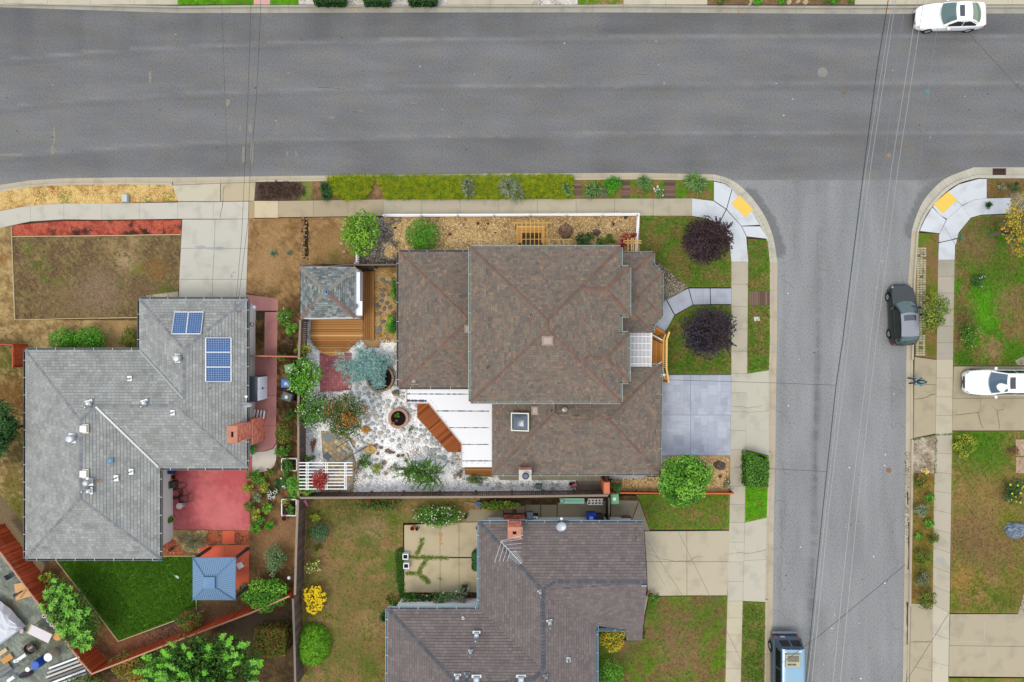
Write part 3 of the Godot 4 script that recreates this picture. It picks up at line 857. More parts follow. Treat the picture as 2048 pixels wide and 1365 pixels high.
	patch("front_lawn_lower",PV([1255,1284,1284,1282,1298,1194,1455,1193,1451,1365,1449,1440,1196,1440,1196,1262]),LOT,0.13,func(x,y):return spotted(mott(x,y,c8(106,134,42),c8(134,112,72),0.05),x,y,fl),M.grassy)
	scatter("lawn_grass","patchy front lawn grass below the lower drive","grass",PV([1300,1197,1452,1196,1448,1380,1200,1380,1260,1290,1288,1280]),LOT,110.0,tuft,M.leaf,func(x,y):return jit(mixc(c8(104,140,40),c8(146,120,80),0.4-0.9*N(1,x,y)),0.3),0.06,0.13)
	patch("front_lawn_lower",PV([1272,990,1459,990,1459,1060,1300,1060,1280,1000]),LOT,0.13,func(x,y):return spotted(mott(x,y,c8(92,138,34),c8(146,122,72),-0.25),x,y,[[1380,1028,22,c8(160,130,86)],[1430,1035,14,c8(156,124,86)],[1310,1010,20,c8(78,120,34)]]),M.grassy)
	scatter("lawn_grass","green lawn strip between the red edging and the lower drive","grass",PV([1276,994,1456,994,1456,1057,1303,1057,1284,1004]),LOT,170.0,tuft,M.leaf,gc,0.06,0.14)
	patch("side_soil_lower",PV([930,992,1290,992,1300,1062,960,1062,930,1046]),LOT-0.008,0.2,func(x,y):return mott(x,y,c8(104,88,62),c8(80,66,48),0.0),M.soil)
	var el:=[[1965,630,34,c8(96,172,26)],[1985,590,40,c8(88,160,28)],[1970,560,24,c8(92,140,40)],[2020,600,34,c8(148,124,84)],[2035,650,30,c8(146,122,80)],[1930,480,40,c8(136,116,76)],[1960,500,40,c8(142,122,82)],[2000,540,40,c8(98,124,44)],[1930,640,30,c8(112,98,62)],[1985,700,24,c8(164,138,98)],[1930,720,26,c8(80,118,34)],[2030,715,26,c8(84,128,30)]]
	patch("east_lawn",PV([2130,429,2022,429,1962,431,1942,437,1919,467,1912,490,1910,520,1908,640,1907,732,2130,732]),LOT,0.13,func(x,y):return spotted(mott(x,y,c8(88,134,34),c8(136,118,72),-0.05),x,y,el),M.grassy)
	scatter("lawn_grass","green and brown lawn grass of the northeast lot","grass",PV([2060,432,1964,434,1946,440,1922,468,1914,494,1910,730,2060,730]),LOT,150.0,tuft,M.leaf,func(x,y):return jit(spotted(mixc(c8(96,140,38),c8(140,120,74),0.4-0.9*N(1,x,y)),x,y,el),0.3),0.06,0.14)
	var el2:=[[1940,880,50,c8(80,124,36)],[1980,1010,80,c8(156,132,82)],[1950,1080,60,c8(140,112,80)],[2000,1100,50,c8(142,118,78)],[1925,1160,30,c8(172,138,76)],[2010,1200,30,c8(88,116,38)],[1980,920,40,c8(104,130,46)],[2040,1180,40,c8(134,122,62)],[1970,880,60,c8(84,128,36)],[2020,1040,30,c8(128,132,50)]]
	patch("east_lawn",PV([1905,863,2130,863,2130,1228,1901,1227]),LOT,0.13,func(x,y):return spotted(mott(x,y,c8(122,126,54),c8(156,130,80),-0.1,1,0.25),x,y,el2),M.grassy)
	scatter("lawn_grass","dry lawn grass below the drive with the white wagon","grass",PV([1908,866,2060,866,2060,1225,1904,1224]),LOT,110.0,tuft,M.leaf,func(x,y):return jit(spotted(mixc(c8(112,130,46),c8(160,134,84),0.6-0.8*N(1,x,y)),x,y,el2),0.3),0.06,0.14)
	patch("east_lawn",PV([1897,1357,2130,1358,2130,1440,1895,1440]),LOT,0.13,func(x,y):return mott(x,y,c8(112,130,46),c8(150,130,72),0.0),M.grassy)
	patch("east_verge",PV([1838,466,1878,468,1877,520,1875,640,1874,719,1830,713,1832,560]),LOT,0.13,func(x,y):return spotted(mott(x,y,c8(110,116,46),c8(138,110,72),0.05),x,y,[[1845,480,16,c8(96,128,38)],[1866,520,18,c8(138,108,76)],[1868,580,16,c8(110,122,44)],[1866,640,22,c8(70,60,36)],[1864,700,14,c8(106,112,46)]]),M.grassy)
	patch("east_verge",PV([1828,878,1872,870,1870,948,1826,948]),LOT,0.13,func(x,y):return mott(x,y,c8(190,178,156),c8(142,126,106),0.0),M.soil)
	scatter("tan_gravel","tan and grey pebbles of the verge below the east drive","gravel",PV([1830,880,1870,873,1868,944,1828,944]),LOT,240.0,peb,M.stone,func(x,y):return jit(mixc(c8(216,204,184),c8(140,118,100),rng.randf()),0.25),0.05,0.12,0.6,0.25)
	patch("east_verge",PV([1826,949,1870,949,1868,1020,1866,1209,1823,1206,1826,1020]),LOT,0.13,func(x,y):return spotted(mott(x,y,c8(150,130,62),c8(146,112,72),0.0),x,y,[[1840,965,22,c8(96,112,38)],[1850,1120,40,c8(112,118,44)],[1850,1020,30,c8(116,112,50)]]),M.grassy)
	scatter("verge_weeds","low weeds between the shrubs of the east verge","weeds",PV([1828,952,1868,952,1864,1206,1825,1204]),LOT,90.0,tuft,M.leaf,func(x,y):return jit(mixc(c8(136,134,48),c8(160,126,78),rng.randf()),0.3),0.06,0.15)
	scatter("joint_weeds","green weeds in the joints round the tan pebble patch","weeds",PV([1827,878,1872,868,1907,868,1907,870,1874,871,1872,946,1869,946,1871,872,1827,882]),LOT,300.0,tuft,M.leaf,func(x,y):return jit(c8(72,112,40),0.3),0.05,0.12)
	patch("east_bed",PV([1974,358,2130,358,2130,428,2022,428,2022,396,1974,396]),LOT-0.004,0.16,func(x,y):return spotted(mott(x,y,c8(118,104,58),c8(136,104,72),0.0),x,y,[[2040,412,26,c8(178,168,154)]]),M.soil)
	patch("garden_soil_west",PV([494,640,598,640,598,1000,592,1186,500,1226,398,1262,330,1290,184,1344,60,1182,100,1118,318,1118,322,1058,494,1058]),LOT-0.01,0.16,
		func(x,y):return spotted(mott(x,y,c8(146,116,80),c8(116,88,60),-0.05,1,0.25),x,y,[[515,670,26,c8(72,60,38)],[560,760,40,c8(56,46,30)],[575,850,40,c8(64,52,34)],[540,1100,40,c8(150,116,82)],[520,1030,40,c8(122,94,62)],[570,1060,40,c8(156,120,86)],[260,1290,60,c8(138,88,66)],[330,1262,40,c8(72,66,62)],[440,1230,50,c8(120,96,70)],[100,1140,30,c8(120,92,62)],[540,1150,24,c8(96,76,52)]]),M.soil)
	patch("turf",PV([111,1118,322,1112,400,1112,404,1206,351,1241,237,1283]),LOT+0.004,0.13,func(x,y):return mott(x,y,c8(84,128,34),c8(62,102,26),0.0,1,0.25),M.grassy)
	scatter("turf_grass","dense dark green turf behind the grey roofed house","grass",PV([116,1120,322,1115,398,1114,402,1204,350,1239,238,1279]),LOT,330.0,tuft,M.leaf,func(x,y):return jit(mixc(c8(88,132,32),c8(62,106,24),0.5+0.7*N(1,x,y)),0.3),0.06,0.12)
	for q in [[111,1119,237,1283,"pale board edging on the left of the dark turf"],[237,1283,351,1241,"pale board edging on the lower right of the dark turf"],[351,1241,408,1222,"pale board edging below the blue gazebo"],[322,1112,398,1112,"pale board edging between turf and mulch by the patio"],[393,1200,393,1222,"short pale board edging under the blue gazebo corner"]]:
		edging(q,q[4])
	var pa:=ground_node("red_patio")
	for q in [[320,930,496,930,498,1060,342,1060]]:
		one_slab(pa,PV([336,930,420,930,420,1060,341,1060]),0.0,LOT,c8(208,106,106),0.004)
		one_slab(pa,PV([420,930,496,930,500,1062,420,1060]),0.0,LOT+0.001,c8(212,110,110),0.004)
	patch("patio_wash",PV([338,932,495,932,499,1061,342,1059]),LOT+0.005,0.14,func(x,y):return spotted(mott(x,y,c8(214,116,114),c8(204,102,104),0.0,1,0.05),x,y,[[470,950,40,c8(206,96,100)],[350,990,26,c8(180,92,90)],[440,1030,40,c8(220,124,122)]]),M.concrete,pa)
	var rw:=ground_node("red_walkway")
	for q in [[488,588,556,598,556,622,488,622],[529,624,555,624,554,712,528,712],[496,714,554,714,553,792,496,792],[496,792,553,792,552,852,496,852],[496,852,552,852,552,887,545,897,530,902,496,904]]:
		one_slab(rw,PV(q),0.0,LOT+0.003,jit(c8(214,148,138),0.05),0.012)
	one_slab(rw,PV([496,905,504,905,504,945,500,1000,496,1000]),0.0,LOT+0.006,c8(206,104,104),0.004)
	one_slab(rw,PV([504,905,531,903,546,898,553,888,552,920,547,934,536,942,522,945,504,945]),0.0,LOT+0.005,c8(226,216,200),0.006)
	var op:=ground_node("orange_pad")
	for q in [[398,1092,450,1091,450,1180,398,1180],[450,1091,498,1090,498,1180,450,1180],[444,1062,469,1062,469,1089,444,1089]]:
		one_slab(op,PV(q),0.0,LOT+0.002,jit(c8(236,112,80),0.04),0.012)
	for q in [[415,1062,444,1062,444,1089,400,1089,"orange bark mulch left of the orange path"],[470,1062,498,1062,498,1089,470,1089,"orange bark mulch right of the orange path"],[322,1076,342,1076,372,1104,372,1111,322,1111,"reddish bark mulch at the corner of the grey roofed house"]]:
		var lb:String=q.pop_back()
		patch("bark_bed",PV(q),LOT-0.002,0.12,func(x,y):return mott(x,y,c8(176,100,70),c8(140,76,52),0.0),M.soil)
		scatter("bark_mulch",lb,"mulch",PV(q),LOT,260.0,chip,M.wood,func(x,y):return jit(c8(190,110,80) if rng.randf()<0.9 else c8(226,190,160),0.35),0.04,0.1,0.4,0.1)
	patch("gravel_patch_patio",PV([342,1061,415,1061,415,1110,372,1104,342,1076]),LOT-0.002,0.14,func(x,y):return mott(x,y,c8(206,176,120),c8(160,130,96),0.0),M.soil)
	scatter("bark_mulch","brown mulch along the red fence below the turf","mulch",PV([245,1288,350,1248,430,1222,480,1216,395,1254,320,1284,200,1334,190,1312]),LOT,150.0,chip,M.wood,func(x,y):return jit(c8(150,98,74),0.4),0.05,0.12,0.4,0.1)
	patch("work_yard",PV([-120,960,-40,1030,5,1085,165,1305,186,1345,150,1440,-120,1440]),LOT-0.02,0.16,func(x,y):return spotted(mott(x,y,c8(150,158,146),c8(128,134,124),0.0,1,0.16),x,y,[[100,1280,40,c8(118,122,100)],[70,1300,26,c8(108,110,92)],[20,1210,20,c8(126,118,100)]]),M.soil)
	patch("shade_garden",PV([186,1347,330,1292,400,1263,500,1228,592,1188,596,1440,150,1440]),LOT-0.016,0.16,func(x,y):return spotted(mott(x,y,c8(104,84,58),c8(74,62,46),0.0),x,y,[[520,1235,60,c8(112,98,82)],[570,1290,40,c8(96,82,66)],[560,1210,30,c8(128,104,74)]]),M.soil)
func gravel_col(x:float,y:float)->Color:
	if x+25.0*N(1,x,y)<785.0:
		return jit(mixc(c8(212,206,194),c8(90,82,74),rng.randf()),0.3)
	return jit(mixc(c8(255,232,182),c8(176,134,86),pow(rng.randf(),1.8)),0.3)
func verge_col(x:float,y:float)->Color:
	var soil:=mott(x,y,c8(120,98,70),c8(150,120,84),0.0)
	var lawn:=mott(x,y,c8(92,132,36),c8(140,116,72),0.1)
	x+=7.0*N(2,x,y)
	if x<608.0:
		return mixc(mott(x,y,c8(104,84,74),c8(80,64,56),0.0),lawn,smoothstep(590.0,615.0,x+8.0*N(2,x,y)))
	if x<640.0:
		return mixc(c8(116,138,62),soil,smoothstep(616.0,624.0,x))
	if x<1150.0:
		return mixc(soil,c8(96,108,24),0.7) if cover_keep(x,y) else soil
	return lawn
func cover_keep(x:float,y:float)->bool:
	if x<655.0 or x>1147.0:
		return false
	var half:=3.0+maxf(0.0,(y-362.0))*0.55
	var gx:=753.0-(y-380.0)*0.1
	if absf(x-gx)<half+3.0*N(2,x,y):
		return false
	if x<690.0 and y>384.0+(x-655.0)*0.4:
		return N(2,x,y)>0.3
	return true
func cover_mesh()->ArrayMesh:
	var r:=RandomNumberGenerator.new()
	r.seed=5
	var b:=MB.new()
	for i in 9:
		var t:=r.randf()*TAU
		var o:=V(cos(t),0,sin(t))
		var at:=o*r.randf_range(0.1,0.5)+V(0,r.randf_range(0.25,0.75),0)
		var g:=r.randf_range(0.75,1.2)
		b.leaf(at,o*0.2+V(0,0.07,0),V(-o.z,0,o.x)*0.1,V(0,0.05,0),Color(g,g,g))
	return b.mesh()
func edging(q:Array,label:String)->void:
	var a:=P(q[0],q[1],LOT)
	var b:=P(q[2],q[3],LOT)
	var o:=thing("board_edging",label,"garden edging",(a+b)*0.5,0.0,"board edgings of the beds")
	var n:=maxi(1,int(a.distance_to(b)/2.4))
	var d:=(b-a)/n
	for i in n:
		var m:=MB.new()
		var bs:=Basis(d.normalized(),Vector3.UP,d.normalized().cross(Vector3.UP))
		m.bevel_box(a+d*(i+0.5)-o.position+V(0,0.03,rng.randf_range(-0.01,0.01)),V(d.length()-0.01,0.1,0.06),0.008,jit(c8(202,182,140),0.1),bs)
		put("board",m.mesh(),M.wood,o)
func pts3(a:Array)->Array:
	var r:=[]
	for i in range(0,a.size(),3):
		r.append(P(a[i],a[i+1],a[i+2]))
	return r
func roof_plane(deck:MB,sh:MB,a:Array,st:Dictionary)->void:
	var p:=pts3(a)
	var flat:=PackedVector2Array()
	for q in p:
		flat.append(Vector2(q.x,q.z))
	var tr:=Geometry2D.triangulate_polygon(flat)
	for i in range(0,tr.size(),3):
		deck.tri(p[tr[i]],p[tr[i+1]],p[tr[i+2]],st.deck,Vector3.UP)
	var o:=flat[0]
	var u:=(flat[1]-flat[0]).normalized()
	var w:=Vector2(-u.y,u.x)
	var ce:=Vector2.ZERO
	for q in flat:
		ce+=q/flat.size()
	if (ce-o).dot(w)<0.0:
		w=-w
	var uv:=PackedVector2Array()
	var lo:=Vector2(1e9,1e9)
	var hi:=-lo
	for q in flat:
		var e:=Vector2((q-o).dot(u),(q-o).dot(w))
		uv.append(e)
		lo=lo.min(e)
		hi=hi.max(e)
	var ex:float=st.exposure
	var row:=int(floor(lo.y/ex))
	while row*ex<hi.y:
		var v0:=row*ex
		var x:float=lo.x-rng.randf()*st.tab
		var wob:=rng.randf_range(-0.004,0.004)
		while x<hi.x:
			var wd:float=st.tab*(rng.randf_range(0.5,1.5) if st.loose else 1.0)
			var cell:=PackedVector2Array([Vector2(x+0.004,v0+wob),Vector2(x+wd-0.004,v0+wob),Vector2(x+wd-0.004,v0+ex-st.slot),Vector2(x+0.004,v0+ex-st.slot)])
			x+=wd
			var whole:=true
			for q in cell:
				if not Geometry2D.is_point_in_polygon(q,uv):
					whole=false
			var pieces:Array=[cell] if whole else Geometry2D.intersect_polygons(cell,uv)
			var pal:Array=st.palette
			var col:=jit(pal[rng.randi() % pal.size()],st.jit)
			if st.has("stain"):
				var wp:Vector2=o+u*x+w*v0
				var k:float=1.0+st.stain*N(1,wp.x*28.0,wp.y*28.0)
				col=Color(col.r*k,col.g*k,col.b*k)
			if st.has("blotch"):
				var wp:Vector2=o+u*x+w*v0
				var k:float=st.blotch*(N(2,wp.x*26.0,wp.y*26.0)+0.5*N(1,wp.x*26.0,wp.y*26.0))
				col=Color(col.r*(1.0+k*1.3),col.g*(1.0+k*0.9),col.b*(1.0+k*0.6))
			for pc in pieces:
				var top:=[]
				for q in pc:
					var lift:=lerpf(0.022,0.006,clampf((q.y-v0)/ex,0.0,1.0))+wob*0.5
					top.append(lift_at(q,uv,tr,p)+V(0,lift,0))
				var xz:Array=[]
				for i in range(1,pc.size()-1):
					sh.tri(to_world(top[0],pc[0],o,u,w),to_world(top[i],pc[i],o,u,w),to_world(top[i+1],pc[i+1],o,u,w),col,Vector3.UP)
				for i in pc.size():
					var j:int=(i+1) % pc.size()
					if absf(pc[i].y-v0-wob)<0.006 and absf(pc[j].y-v0-wob)<0.006:
						var t0:=to_world(top[i],pc[i],o,u,w)
						var t1:=to_world(top[j],pc[j],o,u,w)
						sh.quad(t0,t1,t1-V(0,0.024,0),t0-V(0,0.024,0),col*0.9,V(-w.x,0.1,-w.y))
		row+=1
func to_world(t:Vector3,q:Vector2,o:Vector2,u:Vector2,w:Vector2)->Vector3:
	var r:=o+u*q.x+w*q.y
	return V(r.x,t.y,r.y)
func lift_at(q:Vector2,uv:PackedVector2Array,tr:PackedInt32Array,p:Array)->Vector3:
	var best:=-1e9
	var y:=0.0
	for i in range(0,tr.size(),3):
		var a:=uv[tr[i]]
		var b:=uv[tr[i+1]]
		var d:=uv[tr[i+2]]
		var den:=(b.y-d.y)*(a.x-d.x)+(d.x-b.x)*(a.y-d.y)
		if absf(den)<1e-9:
			continue
		var l0:=((b.y-d.y)*(q.x-d.x)+(d.x-b.x)*(q.y-d.y))/den
		var l1:=((d.y-a.y)*(q.x-d.x)+(a.x-d.x)*(q.y-d.y))/den
		var l2:=1.0-l0-l1
		var m:=minf(l0,minf(l1,l2))
		if m>best:
			best=m
			y=l0*p[tr[i]].y+l1*p[tr[i+1]].y+l2*p[tr[i+2]].y
	return V(0,y,0)
var cap_meshes:={}
func caps(parent:Node,a:Array,b:Array,wide:float,step:float,cols:Array,nm:="ridge_cap",lift:=0.035,fill:=0.52)->void:
	var p:=P(a[0],a[1],a[2])
	var q:=P(b[0],b[1],b[2])
	var d:=(q-p).normalized()
	var x:=d.cross(Vector3.UP).normalized()
	var up:=x.cross(d)
	var n:=maxi(1,int(p.distance_to(q)/step))
	var L:=p.distance_to(q)/n
	for i in n:
		var k:int=rng.randi() % cols.size()
		var key:="%s%.3f%.3f" % [cols[k].to_html(),wide,L]
		if not cap_meshes.has(key):
			var m:=MB.new()
			var h:=wide*0.5
			var l:=L*fill
			for s in [-1.0,1.0]:
				m.quad(V(0,0.025,-l),V(s*h,-0.05,-l),V(s*h,-0.07,l),V(0,0.005,l),cols[k],V(s*0.3,1,0))
				m.quad(V(0,0.025,-l),V(s*h,-0.05,-l),V(s*h,-0.075,-l),V(0,-0.005,-l),cols[k]*0.9,V(0,0,-1))
				m.quad(V(s*h,-0.05,-l),V(s*h,-0.07,l),V(s*h,-0.09,l),V(s*h,-0.075,-l),cols[k],V(s,0,0))
			cap_meshes[key]=m.mesh()
		putx(nm,cap_meshes[key],M.shingle,parent,Transform3D(Basis(x,up,-d),p+d*L*(i+0.5)+up*lift))
func strip3(m:MB,a:Vector3,b:Vector3,wide:float,thick:float,col:Color)->void:
	var d:=(b-a).normalized()
	var x:=d.cross(Vector3.UP).normalized()
	m.box((a+b)*0.5,V(wide,thick,a.distance_to(b)),col,Basis(x,x.cross(d),-d))
func gutter(house:Node,a:Array,b:Array,out:Vector2,col:Color,straps:=true)->void:
	var p:=P(a[0],a[1],a[2])
	var q:=P(b[0],b[1],b[2])
	var o:=V(out.x,0,out.y).normalized()
	var d:=(q-p).normalized()
	var up:=Vector3.UP
	var m:=MB.new()
	var L:=p.distance_to(q)
	var mid:=(p+q)*0.5
	var bs:=Basis(d,up,d.cross(up))
	m.box(mid+o*0.055-up*0.10,V(L,0.012,0.11),col*0.75,bs)
	m.box(mid+o*0.118-up*0.05,V(L,0.11,0.014),col,bs)
	m.box(mid+o*0.12+up*0.012,V(L,0.014,0.032),col*1.25,bs)
	m.box(mid-o*0.006-up*0.07,V(L,0.16,0.014),col,bs)
	var g:=put("gutter",m.mesh(),M.metal,house)
	if straps:
		var s:=MB.new()
		var n:=maxi(1,int(L/1.15))
		for i in n:
			s.box(p+d*(L*(i+0.6)/n)+o*0.062+up*0.018,V(0.024,0.012,0.14),c8(200,206,208),bs)
		put("strap",s.mesh(),M.metal,g).set_meta("kind","stuff")
func walls(house:Node,outline:Array,inset:float,top:float,col:Color)->void:
	var p:=PackedVector2Array()
	for i in range(0,outline.size(),3):
		var q:=P(outline[i],outline[i+1],outline[i+2])
		p.append(Vector2(q.x,q.z))
	var r:=Geometry2D.offset_polygon(p,-inset,Geometry2D.JOIN_MITER)
	if r.is_empty():
		return
	var w:PackedVector2Array=r[0]
	for i in w.size():
		var a:=w[i]
		var b:=w[(i+1) % w.size()]
		var d:=(b-a)
		var m:=MB.new()
		var bs:=Basis(V(d.x,0,d.y).normalized(),Vector3.UP,V(d.x,0,d.y).normalized().cross(Vector3.UP))
		m.box(V((a+b).x/2,(top+0.0)/2,(a+b).y/2),V(d.length()-0.15,top,0.14),col,bs)
		put("wall",m.mesh(),M.plain,house)
func fascia(deck:MB,a:Array,b:Array,col:Color)->void:
	var p:=P(a[0],a[1],a[2])
	var q:=P(b[0],b[1],b[2])
	deck.quad(p,q,q-V(0,0.2,0),p-V(0,0.2,0),col)
func vent_turbine(house:Node,px:float,py:float,h:float,r:float,col:Color)->void:
	var o:=Node3D.new()
	o.name="turbine_vent"
	house.add_child(o,true)
	o.position=P(px,py,h+0.2)
	var m:=MB.new()
	m.lathe(Vector3.ZERO,[[r*0.8,-0.35],[r*0.8,0.0],[r,0.06],[r*0.96,0.16],[r*0.7,0.27],[0.001,0.32]],16,col)
	put("turbine",m.mesh(),M.metal,o)
	var f:=MB.new()
	for i in 12:
		var t:=TAU*i/12.0
		f.box(V(cos(t),0,sin(t))*r*0.93+V(0,0.14,0),V(0.05,0.16,0.012),col*0.8,Basis(Vector3.UP,-t+0.7))
	put("fin",f.mesh(),M.metal,o)
	var b:=MB.new()
	b.box(V(0,-0.22,0),V(r*2.4,0.015,r*2.4),col*0.9)
	put("flashing",b.mesh(),M.metal,o)
func vent_box(house:Node,px:float,py:float,h:float,sx:float,sz:float,hh:float,col:Color,turn:=0.0)->void:
	var m:=MB.new()
	var bs:=Basis(Vector3.UP,turn)
	m.bevel_box(P(px,py,h)+V(0,hh*0.5-0.02,0),V(sx,hh,sz),0.03,col,bs)
	var o:=put("roof_vent",m.mesh(),M.metal,house)
	var f:=MB.new()
	f.box(P(px,py,h)+V(0,0.03,0),V(sx*1.25,0.015,sz*1.25),jit(col,0.05)*0.92,bs)
	put("flashing",f.mesh(),M.metal,o)
func vent_pipe(house:Node,px:float,py:float,h:float,r:float,hh:float,col:Color,base:=0.3,turn:=0.0)->void:
	var m:=MB.new()
	var at:=P(px,py,h)
	m.cyl(at-V(0,0.1,0),at+V(0,hh,0),r,r,10,col,false)
	m.cyl(at+V(0,hh-0.03,0),at+V(0,hh-0.028,0),r*0.9,r*0.9,10,c8(30,30,30))
	m.lathe(at,[[r*2.0,0.02],[r*1.4,0.08],[r,0.12]],10,col)
	var o:=put("vent_pipe",m.mesh(),M.metal,house)
	var f:=MB.new()
	f.box(at+V(0,0.03,0),V(base,0.012,base*1.25),col*0.95,Basis(Vector3.UP,turn))
	put("flashing",f.mesh(),M.metal,o)
func vent_hood(house:Node,px:float,py:float,h:float,s:float,col:Color,turn:=0.0)->void:
	var m:=MB.new()
	var at:=P(px,py,h)
	var bs:=Basis(Vector3.UP,turn)
	m.box(at+V(0,0.035,0)+bs*V(0,0,-s*0.3),V(s*1.5,0.02,s*0.5),col,bs)
	m.bevel_box(at+V(0,0.14,0)+bs*V(0,0,s*0.2),V(s*0.9,0.26,s*1.0),0.08,col,bs)
	var o:=put("vent_hood",m.mesh(),M.metal,house)
	var c:=MB.new()
	var tip:=at+bs*V(-s*0.1,0,s*0.8)
	c.cyl(tip,tip+V(0,0.45,0),s*0.3,s*0.3,12,col)
	c.cyl(tip+V(0,0.45,0),tip+V(0,0.55,0),s*0.42,s*0.1,12,col)
	put("vent_pipe",c.mesh(),M.metal,o)
func brick_chimney(house:Node,x0:float,z0:float,x1:float,z1:float,y0:float,y1:float,cap_col:Color,tops:=true)->Node3D:
	var o:=Node3D.new()
	o.name="chimney"
	house.add_child(o,true)
	var core:=MB.new()
	core.box(V((x0+x1)/2,(y0+y1)/2,(z0+z1)/2),V(x1-x0-0.03,y1-y0,z1-z0-0.03),c8(170,150,135))
	put("mortar",core.mesh(),M.concrete,o)
	var m:=MB.new()
	var rows:=int((y1-y0)/0.085)
	for r in rows:
		var y:=y0+0.04+r*(y1-y0)/rows
		for side in 4:
			var horiz:=side<2
			var L:=(x1-x0) if horiz else (z1-z0)
			var n:=maxi(1,int(round(L/0.23)))
			for i in n:
				var t:=(i+0.5+(0.25 if r % 2 else -0.25))/n
				if t>1.02 or t<-0.02:
					continue
				var c:=jit([c8(206,124,100,2.0),c8(190,108,88,2.0),c8(216,140,114,2.0),c8(178,104,90,2.0)][rng.randi() % 4],0.1)
				if horiz:
					m.box(V(x0+L*t,y,z0 if side==0 else z1),V(L/n-0.015,0.072,0.03),c)
				else:
					m.box(V(x0 if side==2 else x1,y,z0+L*t),V(0.03,0.072,L/n-0.015),c)
	put("brick",m.mesh(),M.stone,o).set_meta("kind","stuff")
	if tops:
		var c:=MB.new()
		var w:=V(x1-x0,0,z1-z0)
		for s in [-1.0,1.0]:
			c.bevel_box(V((x0+x1)/2,y1+0.04,(z0+z1)/2+s*w.z*0.36),V(w.x+0.12,0.09,w.z*0.28+0.1),0.02,cap_col)
			c.bevel_box(V((x0+x1)/2+s*w.x*0.36,y1+0.035,(z0+z1)/2),V(w.x*0.28+0.1,0.09,w.z*0.6),0.02,cap_col)
		put("crown",c.mesh(),M.concrete,o)
		var f:=MB.new()
		f.box(V((x0+x1)/2,y1+0.003,(z0+z1)/2),V(w.x*0.5,0.01,w.z*0.5),c8(30,26,24))
		put("flue",f.mesh(),M.plain,o)
	return o
func dish(house:Node,px:float,py:float,h:float,r:float,towards:Vector3,arm:Vector3,nm:="satellite_dish")->void:
	var o:=Node3D.new()
	o.name=nm
	house.add_child(o,true)
	o.position=P(px,py,h)
	var m:=MB.new()
	m.lathe(Vector3.ZERO,[[0.001,0.0],[r*0.5,0.03],[r*0.85,0.09],[r,0.14],[r*1.02,0.13],[r*0.85,0.075],[r*0.5,0.012],[0.001,-0.015]],20,c8(206,214,222))
	var d:=put("reflector",m.mesh(),M.metal,o)
	var z:=towards.normalized()
	var x:=z.cross(V(0.2,1,0.1)).normalized()
	d.basis=Basis(x,z,x.cross(z))
	var a:=MB.new()
	a.tube([Vector3.ZERO,arm*0.6,arm],0.025,c8(225,228,232))
	a.box(arm+V(0,0.02,0),V(0.16,0.09,0.12),c8(235,238,242))
	put("arm",a.mesh(),M.metal,o)
	var f:=MB.new()
	f.tube([Vector3.ZERO,V(0,-0.25,0),V(0,-0.5,0)],0.025,c8(200,205,210))
	put("mast",f.mesh(),M.metal,o)
func solar_panel(house:Node,q:Array,h:Array)->void:
	var c:=[]
	for i in 4:
		c.append(P(q[2*i],q[2*i+1],h[i]))
	var up:Vector3=(c[1]-c[0]).cross(c[3]-c[0]).normalized()
	if up.y<0:
		up=-up
	var o:=Node3D.new()
	o.name="solar_panel"
	house.add_child(o,true)
	var at:=func(s:float,t:float,l:float)->Vector3:return c[0].lerp(c[1],s).lerp(c[3].lerp(c[2],s),t)+up*l
	var f:=MB.new()
	for e in [[0,1],[1,2],[2,3],[3,0]]:
		strip3(f,c[e[0]]+up*0.06,c[e[1]]+up*0.06,0.045,0.05,c8(226,232,238))
	f.quad(at.call(0,0,0.05),at.call(1,0,0.05),at.call(1,1,0.05),at.call(0,1,0.05),c8(176,196,222),up)
	put("frame",f.mesh(),M.metal,o)
	var g:=MB.new()
	var long:float=c[0].distance_to(c[1])
	var tall:float=c[0].distance_to(c[3])
	var nx:=6 if long<tall else 10
	var ny:=10 if long<tall else 6
	for i in nx:
		for j in ny:
			var a:=0.03+0.94*(i+0.06)/nx
			var b:=0.03+0.94*(i+0.94)/nx
			var d:=0.03+0.94*(j+0.06)/ny
			var e:=0.03+0.94*(j+0.94)/ny
			g.quad(at.call(a,d,0.054),at.call(b,d,0.054),at.call(b,e,0.054),at.call(a,e,0.054),jit(c8(40,92,152),0.12),up)
	put("cell",g.mesh(),M.panel,o).set_meta("kind","stuff")
